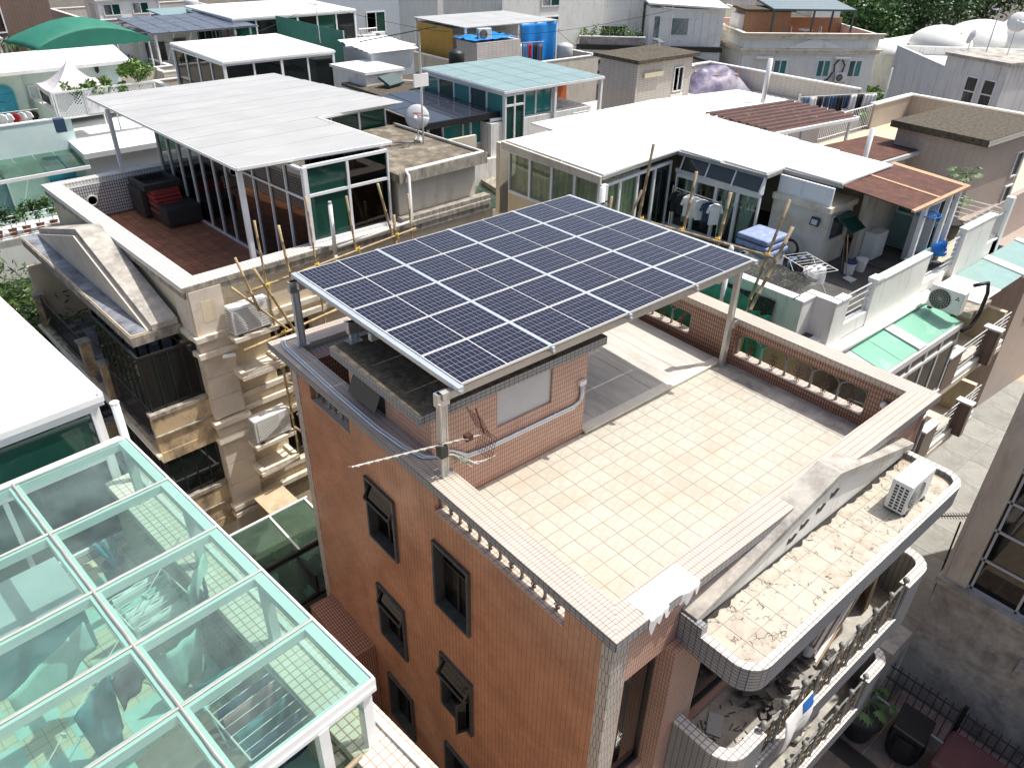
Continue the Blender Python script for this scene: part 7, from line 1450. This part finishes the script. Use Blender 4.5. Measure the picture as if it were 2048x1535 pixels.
TP = cloth(None, 'blue_tarp', 'blue_tarp', (0,0,0), (1,0,0), 2.9, 2.3, 0.10, 2.5, 3, 0.12, 24, 12); TP.location = (28.0,34.0,10.95); tag(TP, 'large bright blue tarp hanging from the grey panel roof', 'tarp')
TP2 = tag(MB().sheet(lambda u,v: Vector((-1.6+3.2*u,-0.9+1.8*v,0.15*noise.noise(Vector((u*5,v*5,1))))), 14, 10).build('blue_tarp', 'blue_tarp', None, smooth=True), 'crumpled blue tarp lying on the room beside air conditioner', 'tarp'); TP2.location = (24.6,33.2,10.6)
TPR = tag(MB().box(23.2,26.4,32.2,34.1,8.3,10.45).build('small_roof_room', 'facade_tile'), 'small flat room under the crumpled blue tarp', 'roof room')
aircon('outdoor_unit', 'white air conditioner standing on the crumpled blue tarp', (24.1,32.7,10.5), -15, 0.8, 0.32, 0.62)
CL = thing('clothes_line', 'row of dark and red clothes drying beside the blue tarp', 'clothes', (25.9,33.6,8.3)); MB().tube([(-0.3,0,1.75),(3.3,-0.4,1.7)], 0.012, 5).build('line', 'pvc_white', CL)
for k, mt in enumerate(('cloth_red','cloth_red','cloth_black','cloth_navy','cloth_white','cloth_denim','cloth_red','cloth_black','cloth_purple')): cloth(CL, 'garment', mt, (-0.2+0.38*k,-0.05*k,1.75-0.02*k), (1,-0.12,0), 0.3, 0.8+0.25*(k%3), 0.03, 1.5, k)
house('grey_panel_house', 'white ribbed house with tall green windows at top centre', (31.5,40.0,0), -6, 9, 8, 11.6, 'white_stain', 0.4, 'canopy_white', [('f',3.3,3.0+2.0*k,1.6,1.4,2,'green_window') for k in range(5)])
# ---------------- black and white house top centre right
def kw(a,b,z): t = R(-41); return (37.6+a*math.cos(t)-b*math.sin(t), 38.6+a*math.sin(t)+b*math.cos(t), z)
KB = house('black_band_house', 'house with black sloped band and white roof rooms at top centre right', kw(0,0,0), -41, 10.4, 9, 8.2, 'white_stain', 0.0, 'moss_floor', [('f',1.5,4.6,1.4,1.3,2,'green_window'),('f',6.5,4.6,1.2,1.3,2,'dark_glass')])
MB().slab([(-0.4,-1.0,6.9),(10.8,-1.0,6.9),(10.4,0,7.5),(0,0,7.5)], 0.2).build('black_skirt_roof', 'black_metal', KB); MB().box(-0.15,10.5,-0.15,0.1,8.2,8.55).build('black_band', 'black_metal', KB)
MB().slab([(2.6,-0.16,7.45),(10.0,-0.16,7.45),(6.3,-0.16,8.3)], 0.14).build('gable', 'beige_wall', KB)
gk = MB(); gk.slab([(2.3,-0.2,7.45),(2.3,-0.5,7.45),(6.3,-0.5,8.5),(6.3,-0.2,8.5)], 0.14, Vector((0,0,1))); gk.slab([(6.3,-0.2,8.5),(6.3,-0.5,8.5),(10.3,-0.5,7.45),(10.3,-0.2,7.45)], 0.14, Vector((0,0,1))); gk.build('black_gable_edge', 'black_metal', KB)
MB().box(0.1,4.8,0.3,0.45,8.2,9.0).build('parapet', 'concrete', KB); MB().box(0.05,4.9,0.22,0.52,9.0,9.06).build('coping', 'white_clean', KB)
KR = thing('white_roof_cabin', 'white panelled roof cabin with teal window and pale roof', 'roof room', kw(5.2,1.2,8.3), -41); MB().box(0,5.4,0,5,0,2.6).build('wall', 'white_paint', KR); MB().slab([(-0.2,-0.3,2.95),(5.7,-0.3,2.72),(5.7,5.3,2.9),(-0.2,5.3,3.1)], 0.12).build('roof', 'canopy_white', KR); window(KR, (1.6,0,0.8), (1,0,0), (0,-1,0), 1.3, 1.2, 'white_frame', 'teal_window', 1); window(KR, (0.3,0,0.3), (1,0,0), (0,-1,0), 0.5, 1.8, 'white_frame', 'teal_window', 1)
for k in range(4): MB().box(3.3+0.55*k,3.32+0.55*k,-0.012,-0.001,0.1,2.5).build('panel_joint', 'satin_grey', KR)
KW = thing('grey_upper_storey', 'pale upper storey with low window behind planted terrace', 'roof room', kw(0.4,3.5,8.3), -41); MB().box(0,4.6,0,5,0,3.6).build('wall', 'white_stain', KW); window(KW, (1.0,0,0.2), (1,0,0), (0,-1,0), 2.4, 0.9, 'white_frame', 'grey_window', 2); MB().box(0.9,3.5,-0.06,-0.001,1.2,2.3).build('roller_shutter', 'white_clean', KW)
for k in range(8): potplant('terrace shrub behind black band, %s along the kerb' % ('first','second','third','fourth','fifth','sixth','seventh','last')[k], kw(0.5+0.55*k,0.75,8.25), 1.1+0.2*(k%3), 'leaf' if k%3 else 'leaf_light', 'pot_black', 'terrace shrubs', 0.18, 120+k, 0.16, 140)
# ---------------- beige stair block house with covered heap
LH = house('tiled_terrace_house', 'pale tiled house with stair block and wide sunlit terrace', (21.6,15.9,0), 0, 14.0, 9.6, 8.25, 'facade_tile', 0.0, 'sheet_lip', [('f',1.0,5.5,0.9,1.2,1,'dark_glass')])
for (a,b,c,d) in ((13.8,14.0,0,9.6),(5.2,13.8,9.4,9.6)): MB().box(a,b,c,d,8.26,9.3).build('parapet', 'facade_tile', LH); MB().box(a-0.04,b+0.04,c-0.04,d+0.04,9.3,9.36).build('coping', 'white_clean', LH)
railing(LH, (5.6,1.5), (5.6,6.0), 8.3, 1.0, 16, 'white_clean', False, 0.016); railing(LH, (9.2,9.3), (12.2,9.3), 8.3, 1.0, 10, 'white_clean', False, 0.016); MB().box(5.5,6.8,0.9,1.05,8.26,9.2).build('low_wall', 'facade_tile', LH)
SBk = thing('tiled_stair_block', 'beige tiled stair block with mossy flat roof and barred window', 'stair block', (22.6,19.9,8.25), 0); MB().box(0.1,4.0,0.1,2.4,0,2.85).build('wall', 'facade_tile', SBk); MB().slab([(-0.1,-0.1,3.05),(4.3,-0.1,3.05),(4.3,2.7,3.05),(-0.1,2.7,3.05)], 0.16).build('roof', 'moss_roof', SBk); window(SBk, (2.7,0.1,1.4), (1,0,0), (0,-1,0), 0.7, 1.1, 'white_frame', 'dark_glass', 2); MB().box(2.6,3.5,0.05,0.099,0.05,1.3).build('door', 'white_stain', SBk); MB().box(0.5,1.8,-0.02,0.099,2.25,2.45).build('lamp_box', 'curtain', SBk)
CVd = thing('covered_heap', 'heap covered with purple and grey plastic against terrace wall', 'covered heap', (33.6,23.6,8.27), -25)
cm_ = MB(); cm_.sheet(lambda u,v: Vector((-1.9+3.8*u, -1.2+2.4*v, 1.5*min(1,3.2*min(u,1-u))**0.6*min(1,3.0*min(v,1-v))**0.6*(0.75+0.35*noise.noise(Vector((u*3,v*3,4))))+0.06*noise.noise(Vector((u*11,v*11,2))))), 30, 22); cm_.build('cover', 'purple_cover', CVd, smooth=True); MB().box(-1.0,1.2,-0.6,0.6,0.02,0.9).build('boxes', 'wood', CVd)
# ---------------- cream classical house
CHs = house('classical_house', 'pale cream house with cornice, pediment and white framed windows', (45.7,30.0,0), -35, 10.0, 9.0, 8.9, 'white_stain', 0.7, 'terracotta', (), 'white_clean')
for (z,h,e) in ((8.35,0.22,0.18),(8.57,0.10,0.30),(9.35,0.25,0.22),(9.62,0.10,0.32)): MB().box(-e,10+e,-e,0.0-0.001,z,z+h).build('cornice', 'cream_trim', CHs); MB().box(-e,-0.001,0,9,z,z+h).build('cornice', 'cream_trim', CHs)
MB().slab([(2.9,-0.12,8.70),(7.6,-0.12,8.70),(5.2,-0.12,9.42)], 0.12).build('pediment', 'white_paint', CHs)
for (u,z) in ((2.4,6.75),(5.7,6.75),(8.1,6.75),(4.3,3.6),(7.0,3.6)): window(CHs, (u,0,z), (1,0,0), (0,-1,0), 1.05, 1.2, 'white_frame', 'teal_window', 2, 0.0, 0.08, 0.08, trim=0.12)
for u in (2.0,5.0): window(CHs, (0,u+1,5.4), (0,-1,0), (-1,0,0), 0.8, 1.5, 'white_frame', 'dark_glass', 2, 0, 0.08, 0.06, trim=0.12)
def chw(a,b,z): t = R(-35); return (45.7+a*math.cos(t)-b*math.sin(t), 30.0+a*math.sin(t)+b*math.cos(t), z)
aircon('outdoor_unit', 'higher air conditioner between windows of the classical house', chw(7.55,-0.25,6.45), -35, 0.85, 0.32, 0.65, 'air conditioners on the classical house'); aircon('outdoor_unit', 'lower air conditioner left of the other on the classical house', chw(5.95,-0.25,6.1), -35, 0.75, 0.32, 0.6, 'air conditioners on the classical house')
hz_ = MB(); hz_.tube([chw(7.3,-0.1,8.0),chw(7.0,-0.1,7.6),chw(7.1,-0.1,7.1)], 0.05, 6); hz_.tube([chw(7.5,-0.1,8.0),chw(7.8,-0.1,7.6),chw(7.7,-0.1,7.1)], 0.05, 6); hz_.tube([chw(7.0,-0.1,7.1),chw(6.7,-0.1,6.6),chw(6.3,-0.15,6.5)], 0.05, 6); tag(hz_.build('black_hoses', 'rubber'), 'black insulated hoses on the classical house wall', 'hoses')
for u, lab in ((2.4,'left'),(5.9,'right')): o = MB().box(-0.6,0.6,-0.5,0.0,0,0.12).build('small_awning', 'white_clean'); o.location = chw(1.5 if u<3 else 7.4,0,8.05); o.rotation_euler = (0,0,R(-35)); tag(o, 'small white awning over hoses on classical house, %s one' % lab, 'awning')
BT = thing('tan_brick_parapet', 'tan brick stair room on the classical roof terrace', 'roof room', chw(0.6,2.2,8.9), -35); MB().box(0,3.4,0,2.2,0,1.9).build('wall', 'brick_tan', BT); MB().slab([(-0.2,-0.3,2.1),(3.6,-0.3,2.1),(3.6,2.4,2.1),(-0.2,2.4,2.1)], 0.15).build('roof', 'moss_roof', BT); MB().box(3.4,9.2,3.5,3.65,0,1.2).build('parapet', 'brick_tan', BT); MB().box(-0.4,0.0,0.2,2.0,-0.1,1.7).build('white_wall', 'white_paint', BT)
PG = canopy('dark_pergola', 'dark green pergola with grey panel roof on classical terrace', chw(2.3,1.4,8.9), -35, 6.2, 3.4, 2.5, 'pergola_roof', 1, 4, 0.3, True, 'pergola_green', 0.05, 'pergola')
WTB = thing('white_garden_table', 'white round table and chairs under the dark pergola', 'table', chw(5.4,2.4,8.92), -35); MB().lathe((0,0,0), [(0.3,0),(0.05,0.05),(0.05,0.66),(0.55,0.68),(0.55,0.72)], 14).build('table', 'white_clean', WTB)
for s in (-1,1): MB().box(s*0.95-0.22,s*0.95+0.22,-0.2,0.2,0.4,0.45).build('seat', 'white_clean', WTB); MB().box(s*1.15-0.03,s*1.15+0.03,-0.2,0.2,0.45,0.95).build('backrest', 'white_clean', WTB)
# ---------------- white house with domes
WD = house('streaked_white_house', 'white ribbed house with black rain streaks before the domes', (50.0,21.1,0), -135, 8.2, 9, 9.1, 'streaked_wall', 0.5, 'white_stain', [('f',0.8,4.2,0.9,2.2,2,'dark_glass'),('f',5.4,6.2,0.9,1.6,2,'dark_glass')], 'white_clean')
SW = thing('streaked_stair_block', 'grey streaked tall block with paired windows before the domes', 'stair block', (41.9,14.6,0), -104); MB().box(0,3.6,0,4.2,0,10.55).build('wall', 'streaked_wall', SW); MB().slab([(-0.1,-0.1,10.72),(3.7,-0.1,10.72),(3.7,4.3,10.72),(-0.1,4.3,10.72)], 0.15).build('roof', 'concrete', SW)
for u in (1.5,2.5): window(SW, (u,0,8.3), (1,0,0), (0,-1,0), 0.75, 1.5, 'white_frame', 'dark_glass', 1, 0.5, 0.07, 0.06)
for k, (x,y,z,r) in enumerate(((60.5,22.6,8.6,2.3),(63.5,20.9,8.6,2.9),(65.5,17.3,8.8,3.8),(57.6,25.4,8.0,1.6))):
    o = MB().lathe((0,0,0), [(r*math.cos(a),r*0.62*math.sin(a)) for a in [PI/2*q/8 for q in range(9)]][:-1]+[(0.02,r*0.62)], 24).build('white_dome', 'dome_white', None, smooth=True); o.location = (x,y,z); tag(o, 'white dome roof behind the streaked block, %s' % ('left of the middle one','middle one of the row','largest and rightmost','smallest, by the classical house')[k], 'dome', 'white domes')
tag(MB().box(59,72,12,27,0,8.55).build('dome_hall', 'white_stain'), 'pale hall carrying the white domes', 'building')
dish('satellite_dish', 'pale dish facing left on the streaked tall block', (43.4,12.2,10.7), -75, 0.5, 25, None, 'pvc_white', 1.6); dish('satellite_dish', 'small dish edge-on at left of the streaked tall block', (43.3,14.3,10.7), -140, 0.4, 20, None, 'pvc_white', 0.7)
AM2 = thing('roof_antenna', 'comb antenna on tripod atop the streaked tall block', 'antenna', (43.8,13.4,10.7)); MB().tube([(0,0,0),(0,0,2.2)], 0.03, 6).build('mast', 'satin_grey', AM2); yagi(AM2, (-0.5,0,2.1), (1,0.3,0), 1.3, 9, 0.5, 'satin_grey')
aircon('outdoor_unit', 'air conditioner on bracket left of the streaked tall block', (43.6,15.6,7.0), -130, 0.9, 0.35, 0.7)
# ---------------- pink tiled house with block at right
PH = house('pink_tiled_house', 'pink tiled house with rooftop block at the right edge', (22.6,4.9,0), 0, 13.4, 8.6, 8.3, 'facade_pink', 0.0, 'ivory_tile', (), 'white_clean')
for (a,b,c,d) in ((13.2,13.4,0,8.6),(9.5,13.2,8.4,8.6),(0,0.2,3.4,5.0)): MB().box(a,b,c,d,8.31,9.4).build('parapet', 'facade_pink', PH); MB().box(a-0.05,b+0.05,c-0.05,d+0.05,9.4,9.47).build('coping', 'white_clean', PH)
railing(PH, (5.0,8.5), (9.4,8.5), 8.4, 1.0, 26, 'white_clean', False, 0.018); railing(PH, (0.1,3.6), (0.1,8.4), 8.4, 1.0, 20, 'white_clean', False, 0.016); railing(PH, (13.3,-0.5), (16.5,-0.5), 8.0, 1.0, 12, 'white_clean', False, 0.016)
PK = thing('pink_rooftop_block', 'pink tiled rooftop block with dark mossy flat roof', 'stair block', (22.5,5.1,0), -3); MB().box(0,3.9,0.05,2.9,0,10.75).build('wall', 'facade_pink', PK); MB().slab([(-0.2,-0.2,11.0),(4.2,-0.2,11.0),(4.2,3.1,11.0),(-0.2,3.1,11.0)], 0.22).build('roof', 'moss_roof', PK); MB().box(-0.22,4.22,-0.215,-0.203,10.80,10.98).build('roof_edge', 'facade_tile', PK)
for z in (9.2,8.0): window(PK, (3.1,0.05,z), (1,0,0), (0,-1,0), 0.6, 0.9, 'white_frame', 'grey_window', 1)
MB().box(3.9,14,-1.6,4.5,0,6.6).build('lower_wing', 'facade_pink', PK); 
for u in (5.2,8.2): window(PK, (u,-1.6,3.6), (1,0,0), (0,-1,0), 1.2, 1.6, 'satin_grey', 'dark_glass', 1)
MB().box(-0.6,-0.001,-1.0,0.5,0,7.5).build('pier', 'facade_brown', PK)
CS = thing('red_folding_chair', 'folded metal chair with red seat leaning by the rooftop block', 'chair', (22.0,8.3,8.4), 20); MB().obox((0,0,0.95),(0.5,0.06,0.2),0,0.2).build('seat', 'cloth_red', CS)
for s in (-1,1): MB().tube([(s*0.22,0,0),(s*0.2,0.15,1.1)], 0.02, 6).build('leg', 'black_metal', CS); MB().tube([(s*0.22,0.35,0),(s*0.2,0.0,1.0)], 0.02, 6).build('leg', 'black_metal', CS)
LL = thing('laundry_line', 'row of dark and white clothes on line above the brown roof', 'clothes', (30.6,15.1,7.75)); MB().tube([(-0.5,1.0,1.77),(4.2,-0.9,1.77)], 0.015, 5).build('line', 'pvc_white', LL)
for k, mt in enumerate(('cloth_denim','cloth_white','cloth_black','cloth_navy','cloth_navy','cloth_black','cloth_navy','cloth_white','cloth_black','cloth_white','cloth_white')): cloth(LL, 'garment', mt, (-0.3+0.36*k,0.9-0.15*k,1.75), (1,-0.4,0), 0.36, 0.6+0.25*(k%3), 0.04, 1.5, k+3)
for (x,y,z) in ((-0.5,1.0,1.9),(4.2,-0.9,2.9)): MB().tube([(x,y,0),(x,y,z)], 0.05, 6).build('pole', 'pvc_white', LL)
def papaya(label, loc, h, seed, pr=0.25):
    t = thing('papaya_plant', label, 'potted plant', loc, 0, 'papaya plants on the terrace'); MB().lathe((0,0,0), [(pr*0.75,0),(pr,pr*1.5),(pr*1.1,pr*1.5),(pr*1.1,pr*1.75),(pr*0.9,pr*1.7)], 16).build('pot', 'pot_black', t); MB().tube([(0,0,pr),(0.04,0.02,h*0.6),(0.02,0,h)], [0.035,0.03,0.025], 8).build('stem', 'bark', t)
    rr = random.Random(seed); m = MB()
    for k in range(15):
        a = k*2.4; el = rr.uniform(-0.5,0.6); d = Vector((math.cos(a)*math.cos(el), math.sin(a)*math.cos(el), math.sin(el))); st_ = Vector((0.02,0,h)); tip = st_+d*rr.uniform(0.3,0.5)*(0.6+pr); m.tube([st_,tip], 0.008, 4)
        for j in range(7):
            b = a+(j-3)*0.5; e2 = Vector((math.cos(b),math.sin(b),-0.35)).normalized()*(0.16+pr*0.2)*(1-0.1*abs(j-3)); s = Vector((-math.sin(b),math.cos(b),0))*0.035; m.face([tip,tip+e2*0.5+s,tip+e2,tip+e2*0.5-s])
    m.build('leaves', 'leaf', t); return t
papaya('tall papaya plant in large black pot on the terrace', (20.3,4.6,8.3), 2.1, 3, 0.34); papaya('shorter papaya plant in small black pot beside the tall one', (19.2,4.3,8.3), 1.6, 5, 0.20)
papaya('leafy plant in tall black pot by the iron fence', (8.9,-0.9,0.0), 1.2, 9, 0.42)
# ---------------- far rows
far = [('brown_apartment', 'brown and green apartment house at the top left corner', (-6,53,0), 4, 13, 9, 12.5, 'facade_brown'), ('pink_far_house', 'pale pink far house behind the solar house', (9,54,0), 3, 10, 8, 9.6, 'facade_tile'), ('blue_far_house', 'pale blue far house behind the white sunroom', (22,52,0), 0, 9, 8, 11.0, 'alu_blue'), ('white_far_house', 'white far house beyond the blue tarps', (34,51,0), -8, 9, 8, 10.5, 'white_stain'), ('cream_far_house', 'cream far house beyond the white cabin', (47,43,0), -20, 10, 8, 10.2, 'beige_wall'), ('grey_far_house', 'grey far house behind the pergola', (57,38,0), -30, 9, 8, 9.2, 'white_stain')]
for nm, lab, loc, rz, w_, d_, h_, mt in far: house(nm, lab, loc, rz, w_, d_, h_, mt, 0.6, 'moss_floor', [('f',0.8+2.6*k,h_-2.6-2.7*r,1.7,1.5,3 if mt=='facade_brown' else 2,'dark_glass' if k%2 else 'green_window') for k in range(int(w_/2.7)) for r in range(3)])
for k, (x,y,z) in enumerate(((23.3,39.9,8.4),(24.4,40.6,8.4),(22.4,39.2,7.7))): aircon('outdoor_unit', 'air conditioner on the far blue wall ledge, %s of three' % ('middle','right','left')[k], (x-1.2,y+2.0,z+0.8), -5, 0.9, 0.35, 0.7, 'air conditioners by the blue far house')
tag(MB().box(20.5,25.5,41.3,44,0,9.1).build('ac_ledge_block', 'beige_wall'), 'beige block with ledge carrying three far air conditioners', 'building')
OW = thing('old_grey_wall_building', 'old grey roofless wall building in front of the wood', 'building', (86,42,0), -42); MB().wall((0,0,0), (1,0,0), (0,-1,0), 24, 6.5, [(4,5.2,0.5,3.0),(9,10.5,0.5,3.0),(14,15.5,0.8,3.0),(19,20.5,0.8,3.0)], 0.4).build('wall', 'streaked_wall', OW); MB().box(0,24,0.5,6,0,5.5).build('body', 'concrete', OW)

# ---------------- rooftop clutter on the back rows
def tank(label, loc, mat='satin_grey', r=0.5, h=1.0):
    t = thing('water_tank', label, 'water tank', loc, 0, 'rooftop tanks'); MB().lathe((0,0,0.3), [(r,0),(r,h),(r*0.9,h+0.08),(0.12,h+0.2)], 18).build('tank', mat, t, smooth=True)
    for k in range(3): a = k*2.1; MB().box(math.cos(a)*r*0.7-0.05,math.cos(a)*r*0.7+0.05,math.sin(a)*r*0.7-0.05,math.sin(a)*r*0.7+0.05,0,0.3).build('leg', 'satin_grey', t)
def shed(label, loc, rz, w, d, h, wall, roof, gl='dark_glass', slope=0.2):
    t = thing('roof_shed', label, 'roof shed', loc, rz); MB().box(0,w,0,d,0,h).build('wall', wall, t); MB().slab([(-0.15,-0.2,h+0.1),(w+0.15,-0.2,h+0.1),(w+0.15,d+0.2,h+0.1+slope),(-0.15,d+0.2,h+0.1+slope)], 0.08).build('roof', roof, t)
    n = max(1,int(w/1.6))
    for k in range(n): window(t, (0.3+k*(w-0.3)/n,0,0.7), (1,0,0), (0,-1,0), min(1.1,(w-0.6)/n), h*0.45, 'white_frame', gl, 2, 0, 0.06, 0.05)
    MB().box(-0.03,-0.001,d*0.3,d*0.3+0.8,0.05,h*0.85).build('door', 'satin_grey', t); MB().tube([(w-0.1,-0.05,0),(w-0.1,-0.05,h)], 0.04, 6).build('downpipe', 'pvc_white', t)
shed('green roofed shed behind the small solar array', (12.5,49.2,8.3), 4, 4.2, 3, 2.3, 'green_dark', 'teal_roof', 'green_window'); shed('beige shed beside the green dome awning', (-1.0,46.0,8.3), 4, 3.6, 2.6, 2.2, 'beige_wall', 'canopy_grey')
shed('white shed on the pink far house', (10.0,55.2,9.6), 3, 4.0, 2.5, 1.6, 'white_paint', 'canopy_white', 'green_window'); shed('glazed shed on the blue far house', (23.0,53.0,11.0), 0, 5.0, 3, 1.8, 'alu_blue', 'canopy_grey', 'blue_window')
shed('flat shed at the rear of the blue tarp house', (28.8,38.2,8.3), 0, 3.0, 2.2, 2.2, 'facade_tile', 'moss_roof'); shed('grey shed left of the black band house', kw(-4.5,1.0,6.0), -41, 3.4, 4, 2.6, 'white_stain', 'canopy_grey', 'teal_window'); shed('low shed behind the classical house pergola', (58.5,36.5,9.2), -30, 4, 3, 1.8, 'beige_wall', 'roof_red')
shed('small shed on the cream far house', (48.5,42.5,10.2), -20, 4.2, 3, 1.6, 'white_paint', 'pergola_roof')
tank('round steel tank on the blue tarp house roof', (31.0,33.2,8.3)); tank('white tank behind the white sunroom', (24.0,49.0,8.4), 'pvc_white'); tank('steel tank on the pink far house', (16.2,55.5,9.6)); tank('black tank on the middle house roof edge', (19.6,29.3,9.63), 'pot_black', 0.4, 0.7); tank('steel tank on the white far house', (38.0,52.0,10.5))
for k, (x,y,z,rz) in enumerate(((11.2,44.5,8.3,20),(17.8,38.6,8.2,-10),(26.0,40.3,8.3,5),(35.5,46.2,9.4,-8),(20.2,24.2,9.63,0),(13.4,56.0,9.6,10),(50.6,41.5,10.2,-25))):
    aircon('outdoor_unit', 'weathered air conditioner on a back row roof, ' + ('under the solar array','right of patched white roof','behind the blue tarp roof','beside the ribbed white house','beside the teal glass roof','on the pink far house','on the cream far house')[k], (x,y,z), rz, 0.85, 0.34, 0.62, 'back row air conditioners')
for k, (x,y,z) in enumerate(((7.5,44.5,9.0),(19.5,47.0,11.0),(33.0,36.0,8.3),(29.5,24.5,9.3),(52.0,33.0,9.4),(15.0,34.8,10.8),(26.2,21.2,11.3))):
    t = thing('roof_antenna', 'thin roof antenna ' + ('by the green dome awning','above the white sunroom','right of the blue tarp','on tiled terrace wall','behind the classical house','over the patched white roof','on the tiled stair block')[k], 'antenna', (x,y,z), 20*k, 'back row antennas'); MB().tube([(0,0,0),(0.03,0,1.9)], 0.022, 5).build('mast', 'satin_grey', t); yagi(t, (-0.5,0,1.75), (1,0.1,0.05), 1.1, 8, 0.42, 'satin_grey')
dish('satellite_dish', 'rusty dish beside the white sunroom', (13.6,43.6,8.9), -30, 0.45, 20, None, 'rust'); dish('satellite_dish', 'small white dish by the roof garden rail', (15.4,41.0,8.6), -20, 0.4, 20)
for k, (x,y,z,w_,h_,mt) in enumerate(((22.2,43.2,9.15,1.3,0.9,'white_clean'),(33.5,40.2,7.2,1.2,1.0,'white_clean'))):
    t = thing('wall_grille', 'white metal window grille ' + ('by the far ledge air conditioners','on the ribbed white house')[k], 'grille', (x,y,z)); railing(t, (0,0), (w_,0), 0, h_, 8, mt, False, 0.02)
cbl = MB()
for (a,b) in (((15.3,34.8,12.5),(26.2,21.2,13.0)),((7.5,44.5,10.8),(15.0,34.8,12.6)),((43.8,13.4,12.6),(52.0,33.0,11.2)),((33.0,36.0,10.0),(29.5,24.5,11.0))):
    a, b = Vector(a), Vector(b); cbl.tube([a+(b-a)*k/12-Vector((0,0,1.2*math.sin(PI*k/12))) for k in range(13)], 0.012, 4)
tag(cbl.build('overhead_wires', 'black_metal', None, kind='stuff'), 'thin black overhead wires sagging between back row roofs', 'wires')
# ================================================================== trees
tree('mango_tree', 'dark green mango tree standing left of the cream house balcony', (-3.2,22.3,0), 6.9, 2.6, 2.6, 2.3, 5200, 0.34, 'leaf_mango', 1, 0.2, None, 26, 4.5)
tree('mango_tree', 'mango tree behind the first, below the potted balcony shrubs', (-2.6,26.0,0), 6.0, 2.0, 1.7, 1.9, 2800, 0.34, 'leaf_mango', 2, 0.18, None, 20, 4.5)
tree('bushy_tree', 'low dark tree at the left frame edge beyond white roof', (-6.5,24.5,0), 6.6, 2.4, 2.4, 2.2, 3000, 0.34, 'leaf_dark', 3, 0.2, None, 20, 4.5)
PT2 = thing('palm_tree', 'drooping palm in front of the brown apartment house', 'palm tree', (5.0,52.0,0)); MB().tube([(0,0,0),(0.1,0,5),(0,0,9.8)], [0.22,0.18,0.14], 8).build('trunk', 'bark', PT2); pm2 = MB(); rr = random.Random(8)
for k in range(16):
    a = k*2.4; L_ = 2.6; pts = [Vector((math.cos(a)*L_*u, math.sin(a)*L_*u, 9.8+1.0*u*(1.2)-2.3*u*u*(1+0.5*(k%3)))) for u in [q/10 for q in range(11)]]
    for i in range(1,10):
        d = (pts[i+1]-pts[i]).normalized(); s = d.cross(Vector((0,0,1))).normalized()
        for sg in (-1,1): pm2.face([pts[i], pts[i]+d*0.18+s*sg*0.25-Vector((0,0,0.1)), pts[i]+s*sg*0.62+d*0.35-Vector((0,0,0.35)), pts[i]+d*0.02+s*sg*0.2-Vector((0,0,0.1))])
pm2.build('fronds', 'leaf', PT2)
wd = [(74,36,11,4.5,'leaf'),(80,33,12,5,'leaf_dark'),(84,44,13,6,'leaf_dark'),(92,46,15,6.5,'leaf_dark'),(98,40,14,6,'leaf'),(104,36,15,6.5,'leaf_dark'),(110,30,15,6.5,'leaf'),(100,50,17,7,'leaf_dark'),(112,40,17,7,'leaf_dark'),(90,55,16,7,'leaf_dark'),(118,30,17,7,'leaf_dark'),(76,44,12,5,'leaf_light'),(106,24,13,5.5,'leaf_dark'),(66,42,9,3.6,'leaf')]
names = ['at the left end of the wood','just right of the left end','tall behind the left end','behind the old wall, left part','behind the old wall, centre left','behind the old wall, centre right','behind the old wall, right part','in the back row, centre','in the back row, right','in the back row, left','at the far right back','pale one at the left','at the right corner','small one by the grey far house']
for k, (x,y,h,r,mt) in enumerate(wd): tree('wood_tree', 'broad green tree of the wood, ' + names[k], (x,y,0), h, r, r, r*0.75, 5200, 0.42, mt, 40+k, 0.35, 'trees of the wood at top right', 40, 1.8)
for k, (x,y,r) in enumerate(((55.5,24.5,1.6),(57,26.5,1.7),(60,24,1.5),(84,37,1.5),(90,35,1.4),(96,32,1.5))): tree('bush', 'leafy bush %s' % ('beside the classical house, nearest','beside the classical house, second','between classical house and domes','before the old wall, left','before the old wall, middle','before the old wall, right')[k], (x,y,0), r*3.6 if k < 3 else 2.6, r, r, r*0.9, 700, 0.4, 'leaf_light' if k<3 else 'leaf', 70+k, 0.1, 'bushes at right', 10, 1.8, cat='bush')
